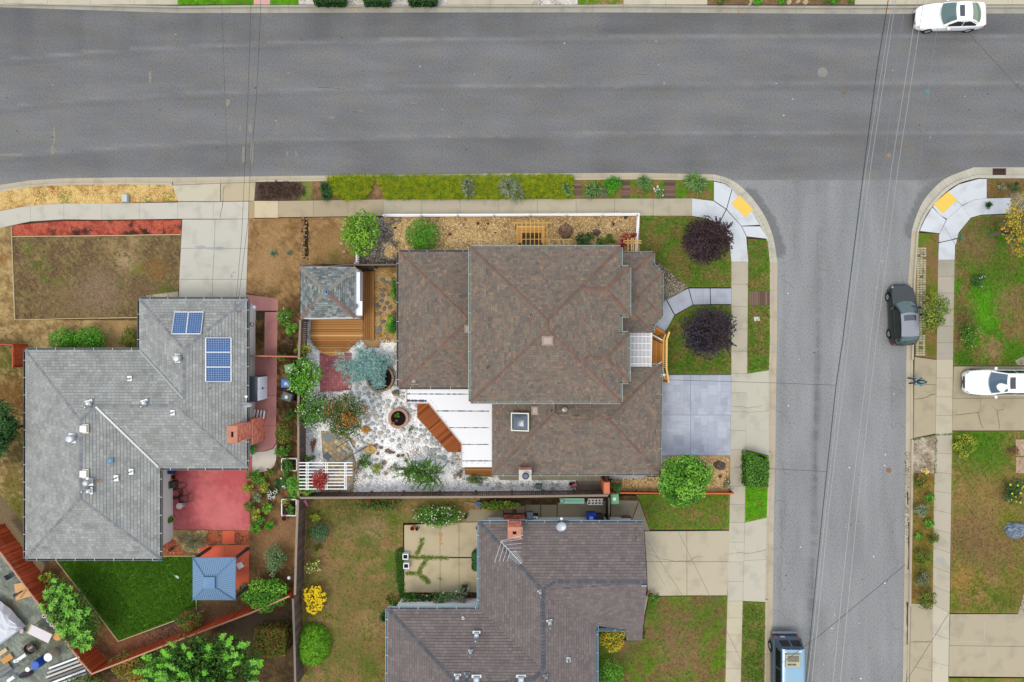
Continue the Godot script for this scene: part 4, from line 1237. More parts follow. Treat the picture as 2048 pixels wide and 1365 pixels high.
func build_house_left()->void:
	var h:=thing("grey_roof_house","single storey house with a weathered grey shingle roof and blue solar panels","house",Vector3.ZERO)
	var st:={"exposure":0.185,"tab":0.27,"loose":false,"slot":0.014,"jit":0.065,"stain":0.10,"deck":c8(112,114,116),"palette":[c8(166,169,167),c8(161,164,163),c8(171,173,170),c8(164,165,162),c8(156,158,157)]}
	var deck:=MB.new()
	var sh:=MB.new()
	var E:=2.7
	var R1:=[367,699,3.9]
	var R2:=[366,797,3.95]
	var EE:=[352,812,4.0]
	var WW:=[192,814,4.0]
	var S1:=[160,841,4.2]
	var S2:=[160,998,4.2]
	var A1:=[278,598,E]
	var A2:=[494,598,E]
	var A3:=[494,937,E]
	var A4:=[320,937,E]
	var A5:=[320,1118,E]
	var A6:=[50,1118,E]
	var A7:=[50,700,E]
	var A8:=[278,700,E]
	for f in [[A2,A1,R1],[A3,A2,R1,R2,EE],[A4,A3,EE,WW],[A8,A7,S1,WW,EE,R2],[A7,A6,S2,S1],[A5,A4,WW,S1,S2],[A6,A5,S2],[A1,A8,R2,R1]]:
		var flat:=[]
		for q in f:
			flat.append_array(q)
		roof_plane(deck,sh,flat,st)
	var ring:=[A1,A2,A3,A4,A5,A6,A7,A8]
	for i in 8:
		fascia(deck,ring[i],ring[(i+1) % 8],c8(205,204,196))
	var rf:=put("roof",deck.mesh(),M.plain,h)
	put("shingle_course",sh.mesh(),M.shingle,rf).set_meta("kind","stuff")
	var cc:=[c8(150,154,156),c8(140,144,148),c8(158,160,162)]
	for e in [[A1,R1],[A2,R1],[R1,R2],[EE,R2],[A3,EE],[EE,WW],[WW,S1],[A7,S1],[S1,S2],[A5,S2],[A6,S2]]:
		caps(rf,e[0],e[1],0.26,0.26,cc)
	for e in [[A8,R2],[A4,WW]]:
		var v:=MB.new()
		strip3(v,P(e[0][0],e[0][1],e[0][2]).lerp(P(e[1][0],e[1][1],e[1][2]),0.02)+V(0,0.075,0),P(e[1][0],e[1][1],e[1][2])+V(0,0.07,0),0.13,0.012,c8(172,184,182))
		put("valley_flashing",v.mesh(),M.metal,rf)
	var gc:=c8(78,88,92)
	var flatring:=[]
	for q in ring:
		flatring.append_array(q)
	for g in [[A1,A2,Vector2(0,-1)],[A2,A3,Vector2(1,0)],[A4,A3,Vector2(0,1)],[A4,A5,Vector2(1,0)],[A6,A5,Vector2(0,1)],[A7,A6,Vector2(-1,0)],[A7,A8,Vector2(0,-1)],[A1,A8,Vector2(-1,0)]]:
		gutter(h,g[0],g[1],g[2],gc)
	walls(h,flatring,0.5,2.6,c8(208,206,200,1.5))
	vent_turbine(h,355,717,3.85,0.24,c8(226,232,238))
	vent_turbine(h,142,878,4.1,0.26,c8(226,232,238))
	vent_turbine(h,174,966,4.15,0.2,c8(222,228,234))
	for q in [[168,858],[168,948]]:
		vent_box(h,q[0],q[1],4.15,0.46,0.46,0.18,c8(232,228,216))
	vent_hood(h,178,806,4.0,0.32,c8(232,236,240),0.3)
	vent_hood(h,289,805,4.0,0.3,c8(232,236,240),0.3)
	vent_hood(h,180,982,4.15,0.3,c8(232,236,240),-PI/2)
	vent_pipe(h,259,758,3.4,0.045,0.3,c8(222,228,232),0.3)
	vent_pipe(h,345,826,3.9,0.045,0.3,c8(230,234,238),0.26)
	vent_pipe(h,232,957,3.6,0.05,0.35,c8(226,230,234),0.3)
	vent_pipe(h,262,944,3.3,0.04,0.3,c8(214,224,224),0.3)
	vent_pipe(h,422,777,3.3,0.04,0.25,c8(226,230,234),0.24)
	vent_box(h,220,922,3.7,0.3,0.26,0.08,c8(92,128,160))
	var rust:=MB.new()
	for i in 12:
		var t:=i/12.0
		rust.quad(P(178+t*24,963-t*4,4.12-t*0.25)+V(0,0.034,0),P(180+t*24,963-t*4,4.12-t*0.25)+V(0,0.034,0),P(180+t*24,967-t*2,4.12-t*0.25)+V(0,0.034,0),P(178+t*24,967-t*2,4.12-t*0.25)+V(0,0.034,0),mixc(c8(150,104,60),c8(160,150,138),t),Vector3.UP)
	put("rust_streak",rust.mesh(),M.plain,rf)
	for q in [[[350,625,377,625,372,669,344,669],[3.08,3.08,3.62,3.62]],[[378,625,407,625,402,669,373,669],[3.08,3.08,3.62,3.62]]]:
		solar_panel(h,q[0],q[1])
	for k in 3:
		var y0:=676+k*29.5
		solar_panel(h,[411,y0,462,y0,462,y0+28.5,411,y0+28.5],[3.6,3.02,3.02,3.6])
	var con:=MB.new()
	con.tube([P(403,662,3.45),P(418,663,3.4),P(421,668,3.4),P(421,677,3.45)],0.02,c8(228,232,236))
	put("conduit",con.mesh(),M.metal,h)
	var mast:=MB.new()
	mast.tube([P(475,626,2.9),P(468,620,3.9)],0.035,c8(215,218,220))
	mast.tube([P(468,622,3.5),P(482,624,2.85)],0.02,c8(200,204,206))
	put("service_mast",mast.mesh(),M.metal,h)
	brick_chimney(h,-18.02,5.42,-17.45,6.42,2.4,4.7,c8(206,142,116))
	brick_chimney(h,-17.9,5.3,-17.36,6.9,0.1,2.45,c8(205,130,105),false)
	var fl:=MB.new()
	fl.box(P(485,867,2.86),V(0.12,0.05,1.02),c8(232,236,238))
	put("chimney_flashing",fl.mesh(),M.metal,h)
	dish(h,492,807,3.1,0.36,V(0.2,0.5,1.0),V(0.05,0.1,-0.45))
	var lamp:=Node3D.new()
	lamp.name="wall_lamp"
	h.add_child(lamp,true)
	lamp.position=P(503,649,2.2)
	var lm:=MB.new()
	lm.lathe(Vector3.ZERO,[[0.001,0.16],[0.12,0.1],[0.15,0.0],[0.16,-0.08],[0.02,-0.1]],14,c8(190,186,176))
	lm.box(V(-0.15,0,0),V(0.25,0.06,0.06),c8(200,198,192))
	put("shade",lm.mesh(),M.metal,lamp)
	dish(h,505,617,2.3,0.18,V(0.6,0.8,-0.3),V(-0.1,0.1,-0.25),"floodlight")
func build_house_middle()->void:
	var h:=thing("brown_roof_house","two storey house with mottled brown shingle roofs in the middle of the corner lot","house",Vector3.ZERO)
	var st:={"exposure":0.14,"tab":0.2,"loose":true,"slot":0.005,"jit":0.08,"stain":0.0,"blotch":0.11,"deck":c8(84,76,70),"palette":[c8(137,122,112),c8(131,119,110),c8(134,123,110),c8(127,118,110),c8(145,127,110),c8(140,120,110),c8(129,125,114),c8(122,113,106),c8(133,119,111)]}
	var E:=5.5
	var L:=2.8
	var T:=[1095,640,7.05]
	var T2:=[1095,659,7.05]
	var deck:=MB.new()
	var sh:=MB.new()
	var wa:=[937,638,4.3]
	roof_plane(deck,sh,[957,504,L,797,504,L,937,638,4.3,957,638,4.3],st)
	roof_plane(deck,sh,[797,504,L,797,775,L,937,638,4.3],st)
	roof_plane(deck,sh,[797,775,L,957,775,L,957,638,4.3,937,638,4.3],st)
	roof_plane(deck,sh,[1230,507,L,1306,507,L,1255,556,3.36,1230,560,3.42],st)
	roof_plane(deck,sh,[1306,507,L,1306,530,L,1323,547,L,1282,588,3.28,1262,589,3.34,1255,556,3.36],st)
	roof_plane(deck,sh,[1323,547,L,1323,633,L,1282,588,3.28],st)
	roof_plane(deck,sh,[1323,633,L,1306,649,L,1306,666,L,1258,617,3.36,1262,589,3.34,1282,588,3.28],st)
	roof_plane(deck,sh,[1230,560,3.42,1230,622,3.42,1258,617,3.36,1262,589,3.34,1255,556,3.36],st)
	roof_plane(deck,sh,[1306,666,L,1230,666,3.1,1230,622,3.42,1258,617,3.36],st)
	var g1:=[1110,826,4.15]
	var g2:=[1131,841,3.98]
	var g3:=[1218,840,3.95]
	roof_plane(deck,sh,[984,948,L,984,785,L,1110,785,4.12]+g1,st)
	roof_plane(deck,sh,[1319,948,L,984,948,L]+g1+g2+g3,st)
	roof_plane(deck,sh,[1322,732,L,1319,948,L]+g3,st)
	roof_plane(deck,sh,[1230,732,L,1322,732,L]+g3+g2+g1+[1110,790,3.6,1230,790,3.4],st)
	for e in [[797,504,957,504],[797,775,797,504],[957,775,797,775],[1230,507,1306,507],[1306,507,1306,530],[1306,530,1323,547],[1323,547,1323,633],[1323,633,1306,649],[1306,649,1306,666],[1230,732,1322,732],[1322,732,1319,948],[1319,948,984,948],[984,948,984,785]]:
		fascia(deck,[e[0],e[1],L],[e[2],e[3],L],c8(196,186,170))
	var lr:=put("lower_roof",deck.mesh(),M.plain,h)
	put("shingle_course",sh.mesh(),M.shingle,lr).set_meta("kind","stuff")
	var cc:=[c8(142,114,101),c8(134,110,98),c8(146,119,104),c8(129,107,97)]
	var dull:=[c8(132,111,100),c8(126,107,97),c8(136,114,101)]
	for e in [[[797,504,L],wa,cc],[[797,775,L],wa,cc],[[1306,507,L],[1255,556,3.36],cc],[[1323,547,L],[1282,588,3.28],cc],[[1323,633,L],[1282,588,3.28],cc],[[1306,666,L],[1258,617,3.36],cc],[[1282,588,3.28],[1262,589,3.34],dull],[[984,948,L],g1,dull],[g1,g2,cc],[g2,g3,cc],[[1319,948,L],g3,cc],[[1322,732,L],g3,dull]]:
		caps(lr,e[0],e[1],0.25,0.24,e[2])
	var ud:=MB.new()
	var us:=MB.new()
	var b1:=[1164,578,6.27]
	var b1e:=[1212,578,6.25]
	var b2:=[1168,717,6.25]
	var b2e:=[1213,717,6.22]
	roof_plane(ud,us,[1241,495,E,941,495,E]+T,st)
	roof_plane(ud,us,[941,495,E,941,804,E]+T2+T,st)
	roof_plane(ud,us,[941,804,E,1241,804,E]+T2,st)
	roof_plane(ud,us,[1241,667,E,1241,631,E]+b1+[1241,535,E,1241,495,E]+T+T2+[1241,804,E,1241,764,E]+b2,st)
	roof_plane(ud,us,[1241,535,E,1258,535,E]+b1e+b1,st)
	roof_plane(ud,us,[1258,535,E,1258,631,E]+b1e,st)
	roof_plane(ud,us,[1258,631,E,1241,631,E]+b1+b1e,st)
	roof_plane(ud,us,[1241,667,E,1257,667,E]+b2e+b2,st)
	roof_plane(ud,us,[1257,667,E,1257,764,E]+b2e,st)
	roof_plane(ud,us,[1257,764,E,1241,764,E]+b2+b2e,st)
	var out:=[941,495,E,1241,495,E,1241,535,E,1258,535,E,1258,631,E,1241,631,E,1241,667,E,1257,667,E,1257,764,E,1241,764,E,1241,804,E,941,804,E]
	for i in 12:
		var j:=(i+1) % 12
		fascia(ud,out.slice(i*3,i*3+3),out.slice(j*3,j*3+3),c8(196,190,176))
	var ur:=put("upper_roof",ud.mesh(),M.plain,h)
	put("shingle_course",us.mesh(),M.shingle,ur).set_meta("kind","stuff")
	for e in [[[941,495,E],T,dull],[[1241,495,E],T,dull],[[941,804,E],T2,dull],[[1241,804,E],T2,cc],[T,T2,dull],[[1258,535,E],b1e,cc],[[1258,631,E],b1e,cc],[b1e,b1,cc],[[1257,667,E],b2e,dull],[[1257,764,E],b2e,cc],[b2e,b2,cc]]:
		caps(ur,e[0],e[1],0.25,0.24,e[2])
	var gp:=c8(150,162,156)
	var gd:=c8(84,84,82)
	for i in 12:
		var j:=(i+1) % 12
		var a:=out.slice(i*3,i*3+3)
		var b:=out.slice(j*3,j*3+3)
		var dv:=Vector2(b[1]-a[1],a[0]-b[0])
		gutter(h,a,b,dv,gp,a[0]!=b[0] and absf(a[0]-b[0])>50 or absf(a[1]-b[1])>60)
	for g in [[[797,504,L],[940,504,L],Vector2(0,-1)],[[797,504,L],[797,775,L],Vector2(-1,0)],[[797,775,L],[957,775,L],Vector2(0,1)]]:
		gutter(h,g[0],g[1],g[2],gd)
	for g in [[[1245,507,L],[1306,507,L],Vector2(0,-1)],[[1306,507,L],[1306,530,L],Vector2(1,0)],[[1306,530,L],[1323,547,L],Vector2(1,-1)],[[1323,547,L],[1323,633,L],Vector2(1,0)],[[1306,649,L],[1323,633,L],Vector2(1,1)],[[1306,649,L],[1306,666,L],Vector2(1,0)],[[1303,732,L],[1322,732,L],Vector2(0,-1)],[[1322,732,L],[1319,948,L],Vector2(1,0)],[[984,948,L],[1319,948,L],Vector2(0,1)]]:
		gutter(h,g[0],g[1],g[2],c8(140,142,136))
	walls(h,out,0.45,5.4,c8(205,196,178,1.4))
	walls(h,[797,504,L,957,504,L,957,775,L,797,775,L],0.45,2.7,c8(205,196,178,1.4))
	walls(h,[1230,507,L,1306,507,L,1306,530,L,1323,547,L,1323,633,L,1306,649,L,1306,666,L,1230,666,L],0.4,2.7,c8(205,196,178,1.4))
	walls(h,[984,770,L,1230,770,L,1230,732,L,1322,732,L,1319,948,L,984,948,L],0.4,2.7,c8(205,196,178,1.4))
	var w:=MB.new()
	var outline:=[813,779,955,779,955,795,985,795,985,935,923,935,923,888,857,807,813,807]
	w.prism(PV(outline,2.72),2.6,2.72,c8(243,243,245),true)
	var pr:=put("porch_roof",w.mesh(),M.plain,h)
	for e in [[813,807,857,807],[857,807,923,888],[923,888,923,935],[813,779,813,807]]:
		var t:=MB.new()
		strip3(t,P(e[0],e[1],2.7),P(e[2],e[3],2.7),0.05,0.16,c8(206,186,172))
		put("edge_trim",t.mesh(),M.wood,pr)
	for e in [[814,788.5,940,789,0.03],[814,802,853,802.5,0.075],[873,822.5,978,823,0.032],[899,856,978,856,0.024],[926,889.5,977,889.5,0.024],[925,922.5,985,922.5,0.03]]:
		var sl:=MB.new()
		var n:=22
		for i in n:
			var a:=P(lerpf(e[0],e[2],float(i)/n),lerpf(e[1],e[3],float(i)/n),2.72)
			var b:=P(lerpf(e[0],e[2],(i+1.0)/n),lerpf(e[1],e[3],(i+1.0)/n),2.72)
			var q0:float=e[4]*rng.randf_range(0.6,1.5)
			sl.quad(a+V(0,0.006,-q0),b+V(0,0.006,-q0),b+V(0,0.006,q0*0.8),a+V(0,0.006,q0*0.8),c8(74,80,94),Vector3.UP)
		put("tar_seam",sl.mesh(),M.plain,pr)
	for q in [[862,801],[866,806],[872,813],[884,834],[892,843],[900,860],[907,868],[914,877],[925,890],[927,906],[933,926],[944,927],[956,927],[969,927],[819,787],[819,799]]:
		var nl:=MB.new()
		nl.cyl(P(q[0],q[1],2.722),P(q[0],q[1],2.735),0.025,0.02,8,c8(72,76,84))
		put("fixing",nl.mesh(),M.metal,pr)
	for q in [[860,812],[920,886],[922,930],[817,804]]:
		var ps:=MB.new()
		var b:=P(q[0]+4,q[1]-4,2.6)
		ps.box(V(b.x,1.35,b.z),V(0.1,2.5,0.1),c8(230,230,228))
		put("porch_post",ps.mesh(),M.plain,h)
	var sky:=Node3D.new()
	sky.name="skylight"
	h.add_child(sky,true)
	sky.position=P(1041,844,3.75)
	sky.rotation=V(0,0,0.26)
	var fr:=MB.new()
	for s in [-1.0,1.0]:
		fr.box(V(s*0.56,0.08,0),V(0.07,0.2,1.2),c8(196,198,190))
		fr.box(V(0,0.08,s*0.56),V(1.05,0.2,0.07),c8(196,198,190))
	put("frame",fr.mesh(),M.metal,sky)
	var dm:=MB.new()
	for i in 8:
		for j in 8:
			var f:=func(a:float,b:float)->Vector3:return V(a*0.53,0.12+0.16*(1.0-pow(absf(a),3.0))*(1.0-pow(absf(b),3.0)),b*0.53)
			var a0:=i/4.0-1.0
			var b0:=j/4.0-1.0
			dm.quad(f.call(a0,b0),f.call(a0+0.25,b0),f.call(a0+0.25,b0+0.25),f.call(a0,b0+0.25),c8(96,106,122),Vector3.UP)
	put("dome",dm.mesh(),M.panel,sky)
	vent_box(h,1095,682,6.9,0.55,0.46,0.14,c8(178,160,152))
	vent_box(h,1070,821,3.85,0.36,0.46,0.14,c8(172,158,148))
	vent_box(h,935,658,4.2,0.3,0.42,0.12,c8(160,150,142))
	vent_pipe(h,1061,631,6.75,0.05,0.3,c8(190,184,178),0.13)
	vent_pipe(h,975,736,6.0,0.05,0.25,c8(176,168,160),0.12)
	vent_pipe(h,1221,753,5.75,0.045,0.2,c8(190,186,182),0.12)
	vent_pipe(h,1102,823,4.1,0.05,0.3,c8(196,190,184),0.12)
	var hood:=MB.new()
	hood.lathe(P(1129,819,3.95),[[0.2,0.0],[0.22,0.1],[0.17,0.2],[0.001,0.24]],14,c8(168,158,148),1.0,0.9)
	put("roof_vent",hood.mesh(),M.metal,h)
	var ch:=brick_chimney(h,0.5,8.35,1.2,8.95,2.4,4.0,c8(220,216,204))
	var pot:=MB.new()
	pot.cyl(V(0.87,4.0,8.65),V(0.87,4.35,8.65),0.17,0.17,14,c8(110,118,132))
	pot.cyl(V(0.87,4.36,8.65),V(0.87,4.4,8.65),0.22,0.15,14,c8(96,104,120))
	put("chimney_pot",pot.mesh(),M.metal,ch)
	var ae:=MB.new()
	ae.tube([P(1300,938,2.9),P(1299,929,3.7)],0.02,c8(176,172,164))
	ae.tube([P(1294,930,3.6),P(1304,928,3.6)],0.015,c8(196,192,184))
	put("aerial",ae.mesh(),M.metal,h)
	var cam:=MB.new()
	cam.box(P(1321,750,2.7),V(0.35,0.06,0.05),c8(230,230,228))
	cam.lathe(P(1328,750,2.6),[[0.001,0.1],[0.09,0.08],[0.12,0.0],[0.07,-0.06],[0.001,-0.08]],12,c8(212,214,216))
	put("porch_lamp",cam.mesh(),M.metal,h)
	var pan:=MB.new()
	pan.box(P(1328.5,595,0.5),V(0.32,0.6,0.2),c8(84,86,90))
	put("meter_box",pan.mesh(),M.metal,h)
	for i in 8:
		var gt:=MB.new()
		gt.box(P(823+i*1.9,769,2.91)+V(0,0.02,0),V(0.05,0.012,0.05),c8(186,178,168))
		put("patch_tab",gt.mesh(),M.shingle,lr)
	var gv:=MB.new()
	gv.lathe(P(828,762,2.95),[[0.16,0.0],[0.14,0.07],[0.001,0.1]],10,c8(148,136,128))
	put("roof_vent",gv.mesh(),M.metal,h)
func build_house_lower()->void:
	var h:=thing("plum_roof_house","house with a plum grey shingle roof, blue gutters and a rooftop aerial","house",Vector3.ZERO)
	var st:={"exposure":0.17,"tab":0.3,"loose":false,"slot":0.014,"jit":0.06,"stain":0.05,"deck":c8(92,86,86),"palette":[c8(128,119,118),c8(122,113,112),c8(133,124,122),c8(125,117,117)]}
	var E:=2.7
	var deck:=MB.new()
	var sh:=MB.new()
	var N1:=[1085,1181,3.97]
	var N2:=[1110,1166,3.88]
	var N3:=[1294,1166,3.88]
	var S1:=[1086,1340,4.0]
	var S2:=[1066,1361,4.25]
	var W1:=[922,1378,4.3]
	roof_plane(deck,sh,[1287,1045,E,958,1045,E]+N1+N2+N3,st)
	roof_plane(deck,sh,[958,1045,E,958,1218,E]+S1+N1,st)
	roof_plane(deck,sh,[1253,1260,E,1192,1252,E]+N1+N2+N3+[1284,1282,2.45,1253,1282,2.45],st)
	roof_plane(deck,sh,[1192,1252,E,1192,1540,E,1066,1540,4.25]+S2+S1+N1,st)
	roof_plane(deck,sh,[958,1218,E,775,1218,E]+W1+S2+S1,st)
	roof_plane(deck,sh,[775,1218,E,775,1540,E]+W1,st)
	roof_plane(deck,sh,[775,1540,E,1066,1540,4.25]+S2+W1,st)
	for e in [[1287,1045,958,1045],[958,1045,958,1218],[958,1218,775,1218],[775,1218,775,1540],[1192,1252,1192,1540],[1253,1260,1192,1252]]:
		fascia(deck,[e[0],e[1],E],[e[2],e[3],E],c8(206,206,204))
	fascia(deck,[1287,1045,E],N3,c8(206,206,204))
	fascia(deck,N3,[1284,1282,2.45],c8(206,206,204))
	var rf:=put("roof",deck.mesh(),M.plain,h)
	put("shingle_course",sh.mesh(),M.shingle,rf).set_meta("kind","stuff")
	var cc:=[c8(104,108,114),c8(96,102,110),c8(112,114,120)]
	for e in [[[958,1045,E],N1],[N1,N2],[N2,N3],[N1,S1],[S1,S2],[[775,1218,E],W1],[W1,S2]]:
		caps(rf,e[0],e[1],0.3,0.23,cc,"ridge_cap",0.045,0.41)
	var gb:=c8(112,142,160)
	for g in [[[958,1045,E],[1287,1045,E],Vector2(0,-1)],[[958,1045,E],[958,1218,E],Vector2(-1,0)],[[775,1218,E],[966,1218,E],Vector2(0,-1)],[[775,1218,E],[775,1540,E],Vector2(-1,0)],[[1193,1248,E],[1193,1540,E],Vector2(1,0)],[[1194,1259,E],[1254,1259,E],Vector2(0,1)]]:
		gutter(h,g[0],g[1],g[2],gb)
	walls(h,[958,1045,E,1287,1045,E,1284,1275,E,1192,1256,E,1192,1540,E,775,1540,E,775,1218,E,958,1218,E],0.4,2.6,c8(226,226,226,1.5))
	var ch:=brick_chimney(h,-0.22,11.95,0.55,12.6,2.5,4.3,c8(215,150,125))
	var cr:=MB.new()
	for i in 3:
		cr.bevel_box(V(0.62,4.28-i*0.12,12.0+i*0.22),V(0.12,0.08,0.16),0.02,c8(220,200,186))
	put("corbel",cr.mesh(),M.concrete,ch)
	dish(h,1122,1052,3.3,0.34,V(0.1,1.0,0.35),V(0.02,0.1,-0.5))
	var an:=Node3D.new()
	an.name="television_aerial"
	h.add_child(an,true)
	var boom:=MB.new()
	var b0:=P(1001,1083,5.2)
	var b1:=P(1043,1128,5.2)
	boom.tube([b0,b1],0.022,c8(226,230,232))
	boom.tube([V(b0.lerp(b1,0.35).x,3.2,b0.lerp(b1,0.35).z),b0.lerp(b1,0.35)],0.025,c8(190,194,196))
	boom.tube([b0,P(1047,1071,5.25)],0.014,c8(222,226,228))
	put("boom",boom.mesh(),M.metal,an)
	for k in 4:
		var q:=b0.lerp(b1,0.04+k*0.14)
		for e in [P(989+k*8,1126+k*0.7,5.2),P(1046+k*0.2,1078+k*9,5.2)]:
			var rod:=MB.new()
			rod.tube([q,q.lerp(e,1.0-0.06*k)],0.012,c8(226,230,232))
			put("rod",rod.mesh(),M.metal,an)
	for k in 9:
		var q:=b0.lerp(b1,0.55+k*0.052)
		var s:=(b1-b0).normalized().cross(Vector3.UP)*(0.34-0.02*k)
		var rod:=MB.new()
		rod.tube([q-s,q+s],0.01,c8(232,236,238))
		put("rod",rod.mesh(),M.metal,an)
	var vw:=c8(206,216,224)
	vent_hood(h,953,1268,3.4,0.34,vw,0.0)
	vent_hood(h,941,1303,3.75,0.18,vw,0.0)
	vent_hood(h,915,1353,4.1,0.3,vw,0.0)
	vent_hood(h,934,1350,4.1,0.26,c8(140,152,162),0.0)
	vent_hood(h,953,1357,4.15,0.42,vw,0.0)
	vent_hood(h,1042,1357,4.15,0.42,vw,0.0)
	vent_hood(h,1080,1184,3.95,0.2,c8(196,206,208),0.3)
	vent_hood(h,1099,1244,3.9,0.26,c8(210,214,216),0.2)
	vent_pipe(h,1137,1320,3.4,0.06,0.25,vw,0.26)
	vent_hood(h,1092,1353,4.0,0.22,c8(160,170,178),0.2)
	vent_pipe(h,926,1237,2.98,0.03,0.2,vw,0.16)
	var vx:=MB.new()
	vx.tube([P(1272,1076,3.1),P(1268,1066,3.8)],0.03,c8(160,110,92))
	vx.tube([P(1274,1077,3.1),P(1276,1080,3.3)],0.03,c8(206,200,190))
	put("service_mast",vx.mesh(),M.metal,h)
	var rk:=MB.new()
	rk.box(P(1288,1172,3.92),V(0.36,0.12,0.1),c8(150,158,162))
	put("gable_vent",rk.mesh(),M.metal,h)
func boards(parent:Node,poly:PackedVector2Array,y0:float,y1:float,dir:Vector2,wide:float,gap:float,cols:Array,nm:="board",m:Material=null,amt:=0.12)->void:
	var u:=dir.normalized()
	var w:=Vector2(-u.y,u.x)
	var lo:=Vector2(1e9,1e9)
	var hi:=-lo
	for q in poly:
		var e:=Vector2(q.dot(u),q.dot(w))
		lo=lo.min(e)
		hi=hi.max(e)
	var n:=maxi(1,int(round((hi.y-lo.y)/wide)))
	var ww:=(hi.y-lo.y)/n
	for i in n:
		var a:=lo.y+i*ww+gap*0.5
		var b:=lo.y+(i+1)*ww-gap*0.5
		var s:=PackedVector2Array([u*(lo.x-1)+w*a,u*(hi.x+1)+w*a,u*(hi.x+1)+w*b,u*(lo.x-1)+w*b])
		for pc in Geometry2D.intersect_polygons(s,poly):
			var bm:=MB.new()
			bm.prism(pc,y0,y1+rng.randf_range(-0.003,0.003),jit(cols[rng.randi() % cols.size()],amt))
			put(nm,bm.mesh(),m if m else M.wood,parent)
func build_sheds_and_decks()->void:
	var s:=thing("garden_shed","small white walled garden shed with a square grey green hipped roof","shed",Vector3.ZERO)
	var st:={"exposure":0.125,"tab":0.22,"loose":true,"slot":0.015,"jit":0.12,"deck":c8(80,88,88),"palette":[c8(130,138,138),c8(152,160,158),c8(114,120,120),c8(142,148,148),c8(124,130,128),c8(162,168,164)]}
	var deck:=MB.new()
	var sh:=MB.new()
	var a:=[601,534,2.5]
	var b:=[711,535,2.5]
	var c:=[710,635,2.5]
	var d:=[601,637,2.5]
	var t:=[652,585,3.45]
	for f in [[b,a,t],[c,b,t],[d,c,t],[a,d,t]]:
		roof_plane(deck,sh,f[0]+f[1]+f[2],st)
		fascia(deck,f[0],f[1],c8(150,150,142))
	var rf:=put("roof",deck.mesh(),M.plain,s)
	put("shingle_course",sh.mesh(),M.shingle,rf).set_meta("kind","stuff")
	caps(rf,a,t,0.27,0.2,[c8(160,154,144),c8(150,146,138)])
	caps(rf,b,t,0.27,0.2,[c8(158,154,146),c8(148,146,140)])
	caps(rf,c,t,0.27,0.2,[c8(150,124,116),c8(140,116,108)])
	caps(rf,d,[631,604,3.05],0.27,0.2,[c8(150,124,116),c8(140,116,108)])
	caps(rf,[631,604,3.05],t,0.27,0.2,[c8(154,150,142)])
	var fn:=MB.new()
	fn.lathe(P(652,585,3.47),[[0.16,0.0],[0.17,0.05],[0.09,0.07],[0.05,0.2],[0.001,0.22]],12,c8(86,132,170))
	put("finial",fn.mesh(),M.metal,rf)
	walls(s,[601,534,2.5,711,535,2.5,710,635,2.5,601,637,2.5],0.04,2.42,c8(246,246,248,1.2))
	var eb:=MB.new()
	eb.prism(PV([710,545,719,545,719,603,724,603,724,631,710,631],2.3),2.25,2.3,c8(248,248,250,1.35),true)
	put("eave_board",eb.mesh(),M.plain,s)
	var sp:=MB.new()
	sp.bevel_box(P(709,613,2.5)+V(0,0.03,0),V(0.42,0.05,0.3),0.01,c8(128,130,132))
	put("patch_board",sp.mesh(),M.shingle,rf)
	var k:=thing("wooden_deck","weathered golden brown deck with a curved edge beside the garden shed","deck",Vector3.ZERO)
	var golden:=[c8(198,146,86),c8(178,124,70),c8(212,162,100),c8(160,108,62),c8(192,138,80),c8(220,180,134)]
	boards(k,PV([621,630,725,630,725,680,715,682,706,692,694,703,680,710,665,713,650,710,638,702,628,690,621,680],0.3),0.22,0.3,Vector2(1,0),0.17,0.024,golden,"deck_board",null,0.22)
	boards(k,PV([727,543,748,543,748,681,727,681],0.31),0.22,0.31,Vector2(0,1),0.16,0.022,[c8(178,126,70),c8(160,110,60),c8(192,138,76)],"deck_board",null,0.16)
	boards(k,PV([718,546,727,546,727,628,718,628],0.3),0.2,0.3,Vector2(1,0),0.17,0.03,[c8(160,116,70),c8(146,102,60)],"step_board",null,0.16)
	var fas:=MB.new()
	fas.prism(PV([622,632,724,632,724,679,714,681,693,702,665,711,638,701,622,680],0.2),LOT,0.215,c8(70,48,30))
	fas.prism(PV([728,544,747,544,747,680,728,680],0.2),LOT,0.215,c8(70,48,30))
	put("joist",fas.mesh(),M.wood,k)
	var e:=thing("bench_deck","reddish brown diagonal deck strip under the edge of the white porch roof","deck",Vector3.ZERO)
	var red:=[c8(166,92,46),c8(150,78,36),c8(182,104,52),c8(140,72,34),c8(174,98,54)]
	boards(e,PV([834,806,862,806,928,888,928,905,896,905,834,836],0.42),0.34,0.42,Vector2(1,-0.82),0.12,0.01,red,"deck_board",null,0.16)
	var ef:=MB.new()
	ef.prism(PV([836,808,862,808,926,888,926,903,897,903,836,835],0.3),LOT,0.33,c8(92,56,30))
	put("joist",ef.mesh(),M.wood,e)
	var g:=thing("side_deck","small brown board landing below the white porch roof","deck",Vector3.ZERO)
	boards(g,PV([928,925,988,925,988,955,930,950],0.34),0.26,0.34,Vector2(1,0),0.15,0.012,[c8(172,122,68),c8(158,108,58),c8(146,98,50)],"deck_board",null,0.16)
	var p:=thing("entry_porch","orange board entry porch at the front of the brown roofed house","porch",Vector3.ZERO)
	var orange:=[c8(222,150,70),c8(212,138,60),c8(228,158,80)]
	boards(p,PV([1300,676,1325,688,1325,730,1300,730],0.42),0.34,0.42,Vector2(0,1),0.17,0.012,orange,"floor_board",null,0.08)
	boards(p,PV([1300,646,1331,665,1326,686,1300,673],0.38),0.3,0.38,Vector2(0.86,0.5),0.17,0.012,orange,"floor_board",null,0.08)
	boards(p,PV([1318,746,1336,748,1337,765,1318,764],0.38),0.3,0.38,Vector2(1,0),0.17,0.012,orange,"floor_board",null,0.08)
	var pf:=MB.new()
